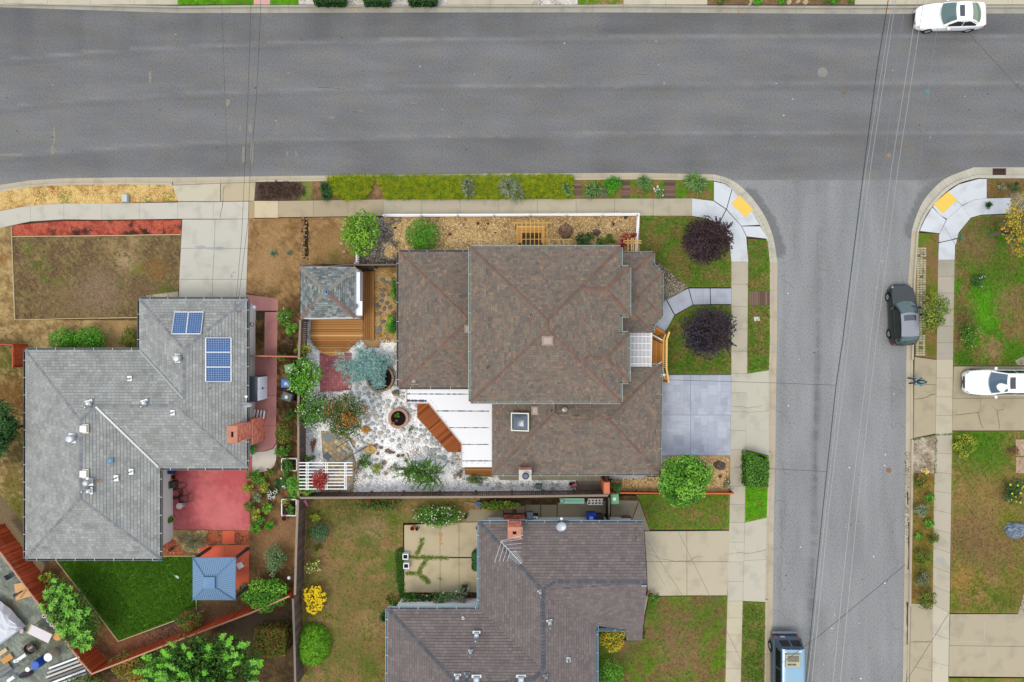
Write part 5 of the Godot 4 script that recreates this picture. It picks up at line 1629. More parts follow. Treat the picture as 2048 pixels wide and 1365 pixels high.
	pf.prism(PV([1302,650,1329,666,1324,688,1324,729,1302,729],0.28),LOT,0.29,c8(150,96,46))
	put("joist",pf.mesh(),M.wood,p)
	var rl:=thing("porch_railing","short white railing across the orange entry porch","railing",Vector3.ZERO)
	for q in [[1303,669,1327,682,1.3],[1303,669,1327,682,0.6],[1312,731,1324,724,1.3]]:
		var m:=MB.new()
		strip3(m,P(q[0],q[1],q[4]),P(q[2],q[3],q[4]),0.07,0.06,c8(248,248,250,1.2))
		put("rail",m.mesh(),M.plain,rl)
	for i in 9:
		var m:=MB.new()
		var q:=P(1303,669,1.3).lerp(P(1327,682,1.3),i/8.0)
		m.box(V(q.x,0.85,q.z),V(0.04,0.9,0.04),c8(248,248,250,1.2))
		put("baluster",m.mesh(),M.plain,rl)
	var w:=thing("slatted_cover","white slatted patio cover over the front entry","pergola",Vector3.ZERO)
	var H:=2.95
	for i in 17:
		var m:=MB.new()
		var x:=lerpf(1258.2,1301.5,i/16.0)
		strip3(m,P(x,666,H),P(x,734,H),0.035,0.07,c8(246,246,248,1.15))
		put("slat",m.mesh(),M.plain,w)
	for y in [673.0,687.0,700.5,714.0,728.0]:
		var m:=MB.new()
		strip3(m,P(1257,y,H+0.05),P(1303,y,H+0.05),0.045,0.04,c8(248,248,250,1.15))
		put("crossbar",m.mesh(),M.plain,w)
	var bm:=MB.new()
	strip3(bm,P(1303,666,H-0.1),P(1301.5,734,H-0.1),0.09,0.18,c8(236,226,206,1.1))
	put("beam",bm.mesh(),M.wood,w)
	var sheet:=MB.new()
	sheet.prism(PV([1257,667,1302,667,1302,733,1257,733],H-0.12),H-0.14,H-0.12,c8(204,204,214),true)
	put("sheet",sheet.mesh(),M.plastic,w)
	for q in [[1302,668],[1301,731]]:
		var m:=MB.new()
		var v:=P(q[0]-2,q[1],H-0.2)
		m.box(V(v.x,(H-0.2)/2,v.z),V(0.1,H-0.2,0.1),c8(246,246,248))
		put("post",m.mesh(),M.plain,w)
	var ar:=thing("ladder_arbor","honey coloured ladder arbor along the east side of the entry porch","arbor",Vector3.ZERO)
	var hon:=c8(238,184,104)
	var run:=[[1339,664],[1333.5,679],[1333,738],[1337.5,766]]
	var inn:=[[1331,669],[1326.5,682],[1326,736],[1329,756]]
	for i in 3:
		var m:=MB.new()
		strip3(m,P(run[i][0],run[i][1],2.3),P(run[i+1][0],run[i+1][1],2.3),0.11,0.12,c8(246,202,126))
		put("beam",m.mesh(),M.wood,ar)
		var m2:=MB.new()
		strip3(m2,P(inn[i][0],inn[i][1],2.3),P(inn[i+1][0],inn[i+1][1],2.3),0.07,0.12,hon)
		put("beam",m2.mesh(),M.wood,ar)
	for i in 14:
		var m:=MB.new()
		var y:=682.0+i*4.1
		strip3(m,P(1326,y,2.36),P(1333,y,2.36),0.05,0.05,hon)
		put("rung",m.mesh(),M.wood,ar)
	for q in [[1336,672],[1337,764],[1330,672],[1328,754]]:
		var m:=MB.new()
		var v:=P(q[0],q[1],2.25)
		m.box(V(v.x,1.15,v.z),V(0.1,2.2,0.1),c8(206,146,72))
		put("post",m.mesh(),M.wood,ar)
	var pg:=thing("bench_pergola","honey coloured pergola over a U shaped bench in the gold gravel","pergola",Vector3.ZERO)
	var hc:=c8(240,190,108)
	for x in [1034.0,1043.5,1052.0,1060.6,1069.0,1077.5,1086.0,1094.0]:
		var m:=MB.new()
		strip3(m,P(x,438+absf(x-1064)*0.2,2.35),P(x,505,2.35),0.045,0.09,hc)
		put("rafter",m.mesh(),M.wood,pg)
	for q in [[1025,446.5,1104,446.5],[1025,478.8,1104,478.8],[1104,479.2,1145,479.6]]:
		var m:=MB.new()
		strip3(m,P(q[0],q[1],2.27),P(q[2],q[3],2.27),0.05,0.1,hc)
		put("beam",m.mesh(),M.wood,pg)
	for q in [[1032,447],[1096,447],[1032,488],[1096,488]]:
		var m:=MB.new()
		var v:=P(q[0],q[1],2.2)
		m.box(V(v.x,1.15,v.z),V(0.1,2.2,0.1),c8(226,170,92))
		put("post",m.mesh(),M.wood,pg)
	for x in [1118.0,1127.0,1098.0,1138.0]:
		var m:=MB.new()
		strip3(m,P(x,478,2.33),P(x,505,2.33),0.05,0.07,hc)
		put("rafter",m.mesh(),M.wood,pg)
	boards(pg,PV([1034,456,1091,456,1091,466,1034,466],0.5),0.44,0.5,Vector2(1,0),0.17,0.01,[c8(232,172,92),c8(224,164,86)],"seat_board",null,0.06)
	boards(pg,PV([1034,466,1043.5,466,1043.5,486,1034,486],0.5),0.44,0.5,Vector2(0,1),0.16,0.01,[c8(230,170,90)],"seat_board",null,0.06)
	boards(pg,PV([1082,466,1091,466,1091,486,1082,486],0.5),0.44,0.5,Vector2(0,1),0.16,0.01,[c8(230,170,90)],"seat_board",null,0.06)
	boards(pg,PV([1034,452,1091,452,1091,455.5,1034,455.5],0.9),0.82,0.9,Vector2(1,0),0.13,0.01,[c8(244,200,126)],"back_board",null,0.06)
	boards(pg,PV([1040,462,1086,462,1086,510,1036,510],0.2),0.13,0.2,Vector2(1,0),0.15,0.018,[c8(112,92,78),c8(98,80,70),c8(120,98,80)],"floor_board",null,0.12)
	var tr:=thing("corner_trellis","small honey coloured trellis at the end of the picket fence","trellis",Vector3.ZERO)
	for q in [[1247,482,1283,482],[1250,486.5,1283,486.5],[1256,477,1256,504],[1263,476.5,1263,508],[1266.5,476.5,1266.5,508],[1274,477,1274,505],[1248,480,1248,486]]:
		var m:=MB.new()
		strip3(m,P(q[0],q[1],2.3),P(q[2],q[3],2.3),0.05,0.08,c8(244,198,122))
		put("slat",m.mesh(),M.wood,tr)
	for q in [[1263,484],[1266,504]]:
		var m:=MB.new()
		var v:=P(q[0],q[1],2.2)
		m.box(V(v.x,1.15,v.z),V(0.09,2.2,0.09),c8(226,170,92))
		put("post",m.mesh(),M.wood,tr)
	var wa:=thing("white_arbor","white slatted arbor in the corner of the white rock garden","arbor",Vector3.ZERO)
	for y in [926.0,931.8,939.0,945.0,951.0,958.5,965.0,971.5,978.5]:
		var m:=MB.new()
		strip3(m,P(598,y,2.3),P(705 if y<955 else 688,y,2.3),0.055,0.05,c8(244,244,246,1.15))
		put("slat",m.mesh(),M.plain,wa)
	for x in [612.4,616.2,651.0,654.4,689.0,692.2]:
		var m:=MB.new()
		strip3(m,P(x,925,2.24),P(x,980,2.24),0.05,0.09,c8(242,242,244,1.15))
		put("beam",m.mesh(),M.plain,wa)
	for q in [[614,928],[614,977],[690,928],[690,977]]:
		var m:=MB.new()
		var v:=P(q[0],q[1],2.2)
		m.box(V(v.x,1.15,v.z),V(0.1,2.2,0.1),c8(240,240,242))
		put("post",m.mesh(),M.plain,wa)
	var gz:=thing("blue_gazebo","blue ribbed metal gazebo with a small raised top on the orange pad","gazebo",Vector3.ZERO)
	var q0:=[P(385,1116,2.5),P(471,1116,2.5),P(470,1201,2.5),P(385,1201,2.5)]
	var ce:Vector3=(q0[0]+q0[1]+q0[2]+q0[3])/4.0
	var top:=V(ce.x,3.3,ce.z)
	for i in 4:
		var c0:Vector3=q0[i]
		var c1:Vector3=q0[(i+1) % 4]
		var m:=MB.new()
		var out:=((c0+c1)*0.5-ce).normalized()+Vector3.UP
		m.tri(c0,c1,top,c8(130,164,198),out)
		m.quad(c0,c1,c1-V(0,0.12,0),c0-V(0,0.12,0),c8(150,170,190),out)
		var face:=put("roof_panel",m.mesh(),M.plastic,gz)
		var r:=MB.new()
		for j in range(1,20):
			var f:=j/20.0
			var e0:=c0.lerp(c1,f)
			var reach:=1.0-absf(f-0.5)*2.0
			var up:=(V(ce.x,2.5,ce.z)-(c0+c1)*0.5)
			var e1:=e0+up*reach+V(0,0.8*reach,0)
			if reach>0.05:
				strip3(r,e0+V(0,0.012,0),e1+V(0,0.012,0),0.028,0.03,c8(112,148,186))
		put("seam",r.mesh(),M.plastic,face).set_meta("kind","stuff")
		var hp:=MB.new()
		strip3(hp,c0+V(0,0.025,0),top+V(0,0.025,0),0.06,0.03,c8(96,134,176))
		put("hip_trim",hp.mesh(),M.metal,gz)
	var cu:=MB.new()
	for i in 4:
		var dx:=[[-1,-1],[1,-1],[1,1],[-1,1]]
		var c0:Vector3=top+V(dx[i][0]*0.38,-0.02,dx[i][1]*0.38)
		var c1:Vector3=top+V(dx[(i+1) % 4][0]*0.38,-0.02,dx[(i+1) % 4][1]*0.38)
		cu.tri(c0,c1,top+V(0,0.24,0),c8(122,160,200),Vector3.UP)
		cu.quad(c0,c1,c1-V(0,0.16,0),c0-V(0,0.16,0),c8(84,118,158))
	put("raised_top",cu.mesh(),M.plastic,gz)
	for i in 4:
		var m:=MB.new()
		var v:Vector3=q0[i].lerp(ce,0.06)
		m.box(V(v.x,1.3,v.z),V(0.16,2.4,0.16),c8(78,78,100))
		put("post",m.mesh(),M.metal,gz)
func fence(nm:String,label:String,cat:String,line:Array,h:float,wide:float,cols:Array,cap:Color,railside:=1.0,gap:=0.012,cap_w:=0.13,group:="")->Node3D:
	var o:=thing(nm,label,cat,Vector3.ZERO,0.0,group)
	var meshes:=[]
	for c in cols:
		for k in 2:
			var b:=MB.new()
			b.box(V(0,h/2,0),V(wide-gap,h-LOT-0.05,0.022),jit(c,0.12))
			meshes.append(b.mesh())
	var post:=MB.new()
	post.box(V(0,h/2,0),V(0.1,h,0.1),cols[0]*0.95)
	var pm:=post.mesh()
	for s in range(0,line.size()-2,2):
		var a:=P(line[s],line[s+1],h)
		var b:=P(line[s+2],line[s+3],h)
		a.y=0.06
		b.y=0.06
		var d:=b-a
		var n:=maxi(1,int(round(d.length()/wide)))
		var bs:=Basis(d.normalized(),Vector3.UP,d.normalized().cross(Vector3.UP))
		for i in n:
			putx("fence_board",meshes[rng.randi() % meshes.size()],M.wood,o,Transform3D(bs.rotated(Vector3.UP,rng.randf_range(-0.03,0.03)),a+d*(i+0.5)/n+V(0,rng.randf_range(-0.02,0.02),0)))
		var np:=maxi(1,int(round(d.length()/2.4)))
		for i in np+1:
			putx("fence_post",pm,M.wood,o,Transform3D(bs,a+d*float(i)/np+bs.z*0.07*railside))
		for y in [0.3,h-0.25]:
			var r:=MB.new()
			r.box((a+b)*0.5+bs.z*0.04*railside+V(0,y,0),V(d.length(),0.09,0.045),cols[0],bs)
			put("fence_rail",r.mesh(),M.wood,o)
		if cap.a>0.0:
			for i in np:
				var r:=MB.new()
				r.bevel_box(a+d*(i+0.5)/np+bs.z*0.03*railside+V(0,h+0.0,0),V(d.length()/np-0.006,0.04,cap_w),0.008,jit(cap,0.08),bs)
				put("fence_cap",r.mesh(),M.wood,o)
	return o
func build_fences()->void:
	var brown:=[c8(108,90,80,1.4),c8(90,78,72,1.4),c8(122,98,84,1.4),c8(98,86,80,1.4)]
	var cap:=c8(154,138,122)
	fence("brown_fence","weathered brown board fence between the grey roofed house and the white rock garden","fence",[600,640,597,720,596,850,596,992],1.85,0.14,brown,cap,-1.0,0.012,0.15)
	fence("brown_fence","weathered brown board fence along the south edge of the white rock garden","fence",[600,997,800,996,1024,994.5,1216,992],1.85,0.14,brown,cap,-1.0,0.012,0.15)
	fence("brown_fence","weathered brown board fence down the left side of the lower back yard","fence",[597,1000,594,1080,591,1190],1.85,0.14,brown,cap,1.0,0.012,0.16)
	fence("brown_fence","lowest stretch of brown board fence left of the lime green domed shrub","fence",[587,1198,590,1290,592,1375],1.8,0.14,brown,c8(140,132,122),1.0,0.012,0.14)
	fence("brown_fence","bowed brown board fence behind the garden shed","fence",[602,529,650,533,690,529.5,797,529],1.8,0.14,[c8(110,96,82),c8(98,84,72)],c8(128,114,96),1.0,0.012,0.1)
	fence("brown_fence","short dark board gate fence beside the blue recycling bin","fence",[1219,996,1219,1043],1.8,0.14,[c8(66,58,54),c8(58,52,48)],c8(96,90,82),1.0,0.012,0.1)
	fence("side_gate","dark iron side gate between the brown roofed house and the salmon pillar","gate",[1212,950,1212,965],1.6,0.11,[c8(56,54,56)],c8(62,60,62),1.0,0.05,0.06)
	var red:=[c8(170,72,42,1.6),c8(152,60,34,1.6),c8(180,82,50,1.6)]
	var rcap:=c8(206,152,124)
	fence("red_fence","red stained board fence between the dark turf and the work yard","fence",[-30,1062,0,1103,84,1216,162,1322,184,1347],1.9,0.14,red,rcap,1.0,0.01,0.1)
	fence("red_fence","red stained board fence below the turf and the planting bed","fence",[184,1347,330,1290,500,1226,578,1192],1.9,0.14,red,rcap,1.0,0.01,0.1)
	fence("red_fence","small red fence corner beside the far left tree","fence",[-40,686,0,688,26,690,27,734],1.5,0.14,red,c8(190,100,70),1.0,0.01,0.08)
	fence("red_fence","thin red gate fence across the pink walkway","fence",[496,711,536,712,596,713],1.7,0.14,[c8(150,74,54),c8(136,64,46)],c8(196,128,100),1.0,0.01,0.1)
	fence("low_red_edging","low orange red board edging below the lime green tree","fence",[1222,987,1330,988,1466,988.5],0.75,0.14,[c8(190,84,40),c8(176,72,34)],c8(222,118,62),-1.0,0.01,0.1)
	for run in [[[766,429,1279,427],"white picket fence along the sidewalk"],[[1279,428,1274,507],"white picket fence at the east end of the gold gravel"],[[712,438,711,527],"white picket fence under the lime green citrus tree"]]:
		var o:=thing("picket_fence",run[1],"fence",Vector3.ZERO,0.0,"")
		var q:Array=run[0]
		var a:=P(q[0],q[1],1.0)
		var b:=P(q[2],q[3],1.0)
		a.y=0.1
		b.y=0.1
		var d:=b-a
		var n:=int(round(d.length()/0.155))
		var bs:=Basis(d.normalized(),Vector3.UP,d.normalized().cross(Vector3.UP))
		var m:=MB.new()
		var wc:=c8(250,250,252,1.25)
		m.box(V(0,0.42,0),V(0.075,0.84,0.024),wc)
		for s in [-1.0,1.0]:
			m.tri(V(-0.0375,0.84,0.012*s),V(0.0375,0.84,0.012*s),V(0,0.93,0.012*s),wc,V(0,0,s))
			m.quad(V(0.0375*s,0.84,-0.012),V(0.0375*s,0.84,0.012),V(0,0.93,0.012),V(0,0.93,-0.012),wc,V(s,0.5,0))
		var pm:=m.mesh()
		for i in n:
			putx("picket",pm,M.plain,o,Transform3D(bs.rotated(bs.x,rng.randf_range(-0.02,0.02)),a+d*(i+0.5)/n-bs.z*0.055))
		for y in [0.22,0.68]:
			var r:=MB.new()
			r.box((a+b)*0.5+V(0,y,0),V(d.length(),0.08,0.08),wc,bs)
			put("rail",r.mesh(),M.plain,o)
		var np:=int(round(d.length()/2.4))
		for i in np+1:
			var r:=MB.new()
			r.bevel_box(a+d*float(i)/np+bs.z*0.06+V(0,0.45,0),V(0.1,0.95,0.1),0.03,wc,bs)
			put("post",r.mesh(),M.plain,o)
	var pl:=thing("salmon_pillar","salmon stuccoed gate pillar at the end of the brown fence","pillar",P(1214,977,1.9)*V(1,0,1))
	var b:=MB.new()
	b.bevel_box(V(0,0.95,0),V(0.42,1.9,0.82),0.05,c8(232,136,100))
	put("pillar",b.mesh(),M.concrete,pl)
func flag(parent:Node,px:float,py:float,rx:float,ry:float,col:Color,y:=LOT,nm:="flagstone",sides:=0,thick:=0.045)->void:
	var p:=PackedVector2Array()
	var n:=sides if sides else rng.randi_range(5,8)
	var ph:=rng.randf()*TAU
	for i in n:
		var t:=ph+TAU*i/n
		var q:=rng.randf_range(0.82,1.12)
		p.append(P2(px+cos(t)*rx*q,py+sin(t)*ry*q,y))
	var b:=MB.new()
	b.stone(p,y-0.02,y+thick,0.014,col)
	put(nm,b.mesh(),M.stone,parent)
func boulder(nm:String,label:String,px:float,py:float,rx:float,ry:float,h:float,col:Color,sd:int,group:="")->void:
	var c:=P(px,py,h*0.5)
	c.y=LOT-0.03
	var o:=thing(nm,label,"boulder",c,0.0,group)
	var f:=FastNoiseLite.new()
	f.seed=sd
	f.frequency=0.9
	var sx:=mp(rx,h*0.5)
	var sz:=mp(ry,h*0.5)
	var b:=MB.new()
	var g:=[]
	for j in 11:
		var row:=[]
		var ph:=PI*0.5*j/10.0*1.15-0.12
		for i in 20:
			var t:=TAU*i/20.0
			var d:=V(cos(t)*cos(ph),sin(ph),sin(t)*cos(ph))
			var k:=1.0+0.42*f.get_noise_3d(d.x*1.6,d.y*1.6,d.z*1.6)+0.1*f.get_noise_3d(d.x*6,d.y*6,d.z*6)
			row.append(V(d.x*sx*k,d.y*h*k,d.z*sz*k))
		g.append(row)
	for j in 10:
		for i in 20:
			var i2:=(i+1) % 20
			var k:=1.0+0.35*N(2,float(i*9+sd*31),float(j*9))
			b.quad(g[j][i],g[j][i2],g[j+1][i2],g[j+1][i],Color(col.r*k,col.g*k*0.99,col.b*k*0.97),g[j][i]+V(0,0.1,0))
	put("stone",b.mesh(),M.stone,o)
func ring_planter(nm:String,label:String,px:float,py:float,R:float,r:float,h:float,col:Color)->Node3D:
	var c:=P(px,py,h)
	c.y=LOT
	var o:=thing(nm,label,"planter",c)
	var n:=22
	var a:=mp(R,h)
	var i0:=mp(r,h)
	for i in n:
		var t0:=TAU*i/n+0.012
		var t1:=TAU*(i+1)/n-0.012
		var p:=PackedVector2Array([Vector2(cos(t0),sin(t0))*i0,Vector2(cos(t0),sin(t0))*a,Vector2(cos(t1),sin(t1))*a,Vector2(cos(t1),sin(t1))*i0])
		var b:=MB.new()
		b.prism(p,0.0,h+rng.randf_range(-0.008,0.008),jit(col,0.08))
		put("rim_block",b.mesh(),M.stone,o)
	var s:=MB.new()
	s.lathe(Vector3.ZERO,[[i0,0.0],[i0,h*0.7],[i0*0.5,h*0.78],[0.001,h*0.8]],22,c8(44,38,36))
	put("soil",s.mesh(),M.soil,o)
	return o
func build_back_garden()->void:
	var g:=ground_node("garden_paths")
	var grey:=[c8(190,192,190),c8(176,182,182),c8(202,202,198),c8(168,176,174),c8(194,188,176)]
	var runs:=[[[712,768,730,785,742,800,748,818,745,838,748,858,738,872,722,882,706,890],20.0,95],[[778,806,790,803,800,790,798,775],12.0,12],[[822,812,834,816],9.0,6],[[818,872,836,866,852,876,866,888,876,896,890,905,905,915],15.0,46],[[700,686,718,690,735,700],11.0,12],[[788,700,791,730,792,760],6.0,9],[[770,868,782,880,825,890],9.0,9],[[945,968,1000,972,1060,968,1130,974],7.0,11],[[740,930,770,925,765,945,720,950,738,968],9.0,12],[[905,918,915,930,920,925],6.0,5]]
	for r in runs:
		var p:=PV(r[0])
		var done:=[]
		for k in int(r[2])*9:
			if done.size()>=r[2]:
				break
			var q:=samp(p,rng.randf())
			var w:=mp(r[1])
			q+=Vector2(rng.randf_range(-w,w),rng.randf_range(-w,w))
			var rad:=rng.randf_range(0.09,0.21)
			var ok:=true
			for z in done:
				if q.distance_to(z[0])<(rad+z[1])*1.0:
					ok=false
			if ok:
				done.append([q,rad])
				var px:=q.x*FOC/(CAM_H-LOT)+1024.0
				var py:=q.y*FOC/(CAM_H-LOT)+682.5
				flag(g,px,py,rad*28.5,rad*28.5*rng.randf_range(0.75,1.1),jit(grey[rng.randi() % 5],0.12)*1.12,LOT+0.03,"flagstone",0,0.09)
	for q in [[766,581],[765,591],[778,590],[763,602],[774,606],[757,614],[768,618],[780,615],[759,627],[765,644],[753,610],[781,567],[770,565],[787,626],[765,560]]:
		flag(g,q[0],q[1],rng.randf_range(4,6),rng.randf_range(3.5,5),jit(c8(134,120,112) if rng.randf()<0.5 else c8(122,124,122),0.12),LOT+0.03)
	one_slab(g,PV([758,651,764,656,763,663,757,667,752,660]),LOT,LOT+0.07,c8(132,128,128),0.0,"flagstone",M.stone)
	one_slab(g,PV([727,682,760,681,758,696,728,695]),LOT,LOT+0.05,c8(186,150,106),0.0,"step_slab",M.stone)
	var t:=ground_node("flagstone_terrace")
	var base:=MB.new()
	base.prism(PV([642,862,690,866,712,884,706,905,712,925,706,985,640,985,648,930,644,900]),0.0,LOT+0.012,c8(176,160,130))
	put("mortar",base.mesh(),M.concrete,t)
	var tan:=[c8(216,190,142),c8(200,178,138),c8(224,200,150),c8(188,172,144),c8(206,178,128),c8(164,166,160),c8(150,158,160)]
	var terr:=PV([644,864,690,867,708,886,704,905,710,925,704,982,642,982,650,930,646,900])
	var u:=Vector2(0.78,0.62)
	var v:=Vector2(-0.62,0.78)
	var o:=P2(676,920)
	for i in range(-9,10):
		for j in range(-9,10):
			var sx:=0.36
			var at:=o+u*(i*sx+(0.18 if j % 2 else 0.0))+v*j*0.3
			var wj:=rng.randf_range(0.42,0.49)*sx
			var hj:=rng.randf_range(0.42,0.49)*0.3
			var c:=PackedVector2Array()
			for e in [[-1,-1],[1,-1],[1,1],[-1,1]]:
				c.append(at+u*e[0]*wj*rng.randf_range(0.8,1.05)+v*e[1]*hj*rng.randf_range(0.8,1.05))
			for pc in Geometry2D.intersect_polygons(c,terr):
				var b:=MB.new()
				b.stone(pc,LOT,LOT+0.035+rng.randf_range(-0.006,0.006),0.01,jit(tan[rng.randi() % tan.size()],0.1))
				put("flagstone",b.mesh(),M.stone,t)
	one_slab(t,PV([655,904,664,914,656,923,645,913]),LOT,LOT+0.05,c8(112,132,146),0.0,"slate_tile",M.stone)
	one_slab(t,PV([646,866,664,868,660,880,645,876]),LOT,LOT+0.05,c8(146,158,162),0.0,"slate_tile",M.stone)
	one_slab(t,PV([672,874,682,876,680,882,673,881]),LOT,LOT+0.05,c8(150,152,154),0.0,"slate_tile",M.stone)
	var bp:=ground_node("brick_pad")
	var pb:=MB.new()
	pb.prism(PV([639,706,703,706,702,780,640,785]),0.0,LOT+0.02,c8(146,96,98))
	put("bedding",pb.mesh(),M.soil,bp)
	for j in 14:
		for i in 11:
			if j==13 and i>7:
				continue
			var x:=639.5+i*5.7
			var y:=706.0+j*5.55
			one_slab(bp,PV([x,y,x+5.7,y,x+5.7,y+5.55,x,y+5.55],LOT+0.04),LOT,LOT+0.045+rng.randf_range(-0.004,0.004),jit([c8(200,126,128),c8(186,114,118),c8(206,136,134)][rng.randi() % 3],0.09),0.008,"brick",M.stone)
	var l1:=ring_planter("ring_planter","round block planter with dark soil in the white rock",797,837,20.5,15.0,0.42,c8(198,158,136))
	var l2:=ring_planter("ring_planter","large tan planter ring under the blue spruce",760,757,28.0,24.0,0.5,c8(166,138,110))
	boulder("boulder","salmon stone lying on the soil of the round block planter",786,847,5.2,5.0,0.55,c8(206,138,112),3)
	boulder("boulder","tan stone in the middle of the round block planter",794,841,4.0,2.6,0.5,c8(190,160,140),31)
	boulder("boulder","large pale gold boulder near the curved garden bridge",740,899,12.5,9.5,0.5,c8(232,196,130),5)
	boulder("boulder","orange gold boulder below the rust coloured tree",731,860,9.5,6.5,0.45,c8(216,164,86),6)
	for q in [[752,890,4,3],[762,896,4,3],[774,902,5,4],[781,905,5,3],[787,906,3,2],[796,912,4,3],[805,911,4,3],[755,908,3,3]]:
		flag(g,q[0],q[1],q[2],q[3],jit(c8(128,104,88),0.2),LOT+0.03,"edging_stone",0,0.14)
	for q in [[768,926,5,6],[772,947,4,4],[823,938,6,5],[812,922,4,3]]:
		flag(g,q[0],q[1],q[2],q[3],jit(c8(166,140,108),0.15),LOT+0.03,"edging_stone",0,0.1)
	var br:=thing("garden_bridge","small arched garden bridge with dark curved handrails","bridge",P(705,893,LOT))
	var di:=V(0.86,0,-0.5)
	var sd:=V(0.5,0,0.86)
	for s in [-1.0,1.0]:
		var pts:=[]
		for i in 9:
			var f:=i/4.0-1.0
			pts.append(di*f*0.95+sd*s*0.5+V(0,0.75-0.5*f*f,0))
		var m:=MB.new()
		m.tube(pts,0.025,c8(72,72,66))
		put("handrail",m.mesh(),M.metal,br)
	for i in [0,3,6]:
		var f:float=i/3.0-1.0
		var m:=MB.new()
		m.box(di*f*0.8+V(0,0.22-0.15*f*f,0),V(0.1,0.03,0.95),jit(c8(164,164,158) if i!=3 else c8(226,226,224),0.08),Basis(di,Vector3.UP,sd))
		put("tread",m.mesh(),M.wood,br)
	var w:=ground_node("side_walk")
	slabs(w,[990,944,1215,944],[1000,961,1215,961],5,0.0,LOT+0.01,c8(158,150,128))
	slabs(w,[1152,961,1215,961],[1152,984,1215,984],1,0.0,LOT+0.006,c8(144,134,116))
	slabs(w,[1218,945,1300,945],[1218,958,1288,957],2,0.0,LOT+0.01,c8(182,186,196))
func build_front_garden()->void:
	var d:=ground_node("stamped_driveway")
	var base:=MB.new()
	base.prism(PV([1318,750,1463,750,1461,912,1320,912]),0.0,LOT+0.004,c8(158,161,171))
	base.prism(PV([1320,912,1340,912,1320,928]),0.0,LOT+0.003,c8(150,152,162))
	put("bed",base.mesh(),M.concrete,d)
	for quad in [[1320,751,1381,830],[1382,751,1462,830],[1320,831,1381,911],[1382,831,1461,911]]:
		ashlar(d,quad[0],quad[1],quad[2],quad[3],6.6,[c8(192,196,208),c8(187,191,203),c8(196,199,210),c8(183,187,199)])
	var w:=ground_node("front_walk")
	for q in [[1378,577,1420,577,1421,609,1387,610],[1421,577,1463,577,1463,609,1422,609],[1334,600,1377,577,1386,610,1350,630],[1325,607,1333,601,1349,631,1338,652,1330,664,1306,650,1322,632]]:
		one_slab(w,PV(q),0.0,LOT+0.008,jit(c8(188,192,204),0.02),0.014)
	for q in [[1390,577,1393,609],[1406,577,1407,609],[1436,577,1436,609],[1450,577,1450,609],[1380,593,1463,593],[1345,595,1360,624],[1358,588,1370,617],[1341,616,1384,594],[1328,640,1342,620]]:
		crack(w,q,LOT+0.014,0.007,c8(156,160,172),0.2,"stamped_joint")
	for q in [[1148,362,1163,396,"railway tie step in the verge beside the yellow ground cover"],[1245,361,1260,396,"railway tie step beside the dark rounded shrub of the verge"],[1328,361,1351,397,"railway tie step between the two right hand verge shrubs"],[1498,583,1540,611,"railway tie step in the verge along the side road"]]:
		var o:=thing("tie_step",q[4],"step",Vector3.ZERO)
		boards(o,PV([q[0],q[1],q[2],q[1],q[2],q[3],q[0],q[3]],LOT+0.03),LOT-0.02,LOT+0.035,Vector2(1,0) if q[0]<1490 else Vector2(0,1),0.17,0.02,[c8(124,98,86),c8(108,84,74),c8(134,108,94),c8(98,80,72)],"tie",null,0.18)
	boulder("boulder","big brown and grey boulder in the gold gravel",1132,462,14,14,0.7,c8(146,118,98),1)
	boulder("boulder","smaller round grey boulder in the gold gravel",1194,465,7.2,7.0,0.4,c8(124,112,104),2)
	boulder("boulder","little dark stone in the corner of the picket fence",1251,435,3.6,3.4,0.25,c8(100,96,92),8)
	boulder("boulder","dark angular boulder beside the lime green tree",1440,932,12,8.5,0.55,c8(112,100,92),4)
	boulder("boulder","little dark stone below the boulder by the lime green tree",1440,953,3.4,3.2,0.2,c8(120,96,78),9)
	boulder("boulder","large slate blue boulder on the east lawn",2032,1061,20,16,0.5,c8(128,142,162),10)
	for q in [[956,447,3,3,"leftmost of two dark stones left of the bench pergola"],[976,448,3,2,"right one of two dark stones left of the bench pergola"],[790,456,3,2,"small dark stone between the citrus tree and the round clipped shrub"],[900,469,4,2,"small dark stone right of the round clipped shrub"],[991,466,2,1.5,"tiny dark stone nearest the bench pergola"],[1227,449,2,3,"small dark stone between grey boulder and picket fence corner"]]:
		boulder("boulder",q[4],q[0],q[1],q[2],q[3],0.15,c8(92,76,64),40+int(q[0]))
	var bb:=ground_node("bed_border")
	for q in [[685,460],[686,475],[688,504],[690,448],[683,487]]:
		flag(bb,q[0],q[1],4.2,3.8,jit(c8(190,166,128),0.1),LOT,"border_stone",0,0.06)
	var trench:=ground_node("soil_trench")
	var tb:=MB.new()
	var tp:=PackedVector2Array()
	for i in 12:
		tp.append(P2(609+rng.randf_range(-1.5,1.5),436+i*7.0))
	for i in 12:
		tp.append(P2(616+rng.randf_range(-1.5,1.5),513-i*7.0))
	tb.poly(tp,LOT+0.002,c8(64,52,38))
	put("damp_soil",tb.mesh(),M.soil,trench)
	for i in 34:
		flag(trench,606+rng.randf_range(-3,10),436+i*2.5,rng.randf_range(1.2,3),rng.randf_range(1.2,2.6),jit(c8(160,140,110) if rng.randf()<0.6 else c8(84,70,54),0.3),LOT,"stone",5,0.08)
	var pv:=ground_node("verge_pavers")
	for j in 46:
		for i in 3:
			if rng.randf()<0.08:
				continue
			var x0:=lerpf(1834.5,1832.0,j/46.0)+i*6.3
			var y0:=495.0+j*4.72
			one_slab(pv,PV([x0,y0,x0+6.3,y0,x0+6.3,y0+4.7,x0,y0+4.7],LOT+0.01),0.0,LOT+0.012+rng.randf_range(0,0.01),jit(c8(186,178,152),0.14),0.016,"paver",M.stone)
	var tuft:=tuft_mesh(12)
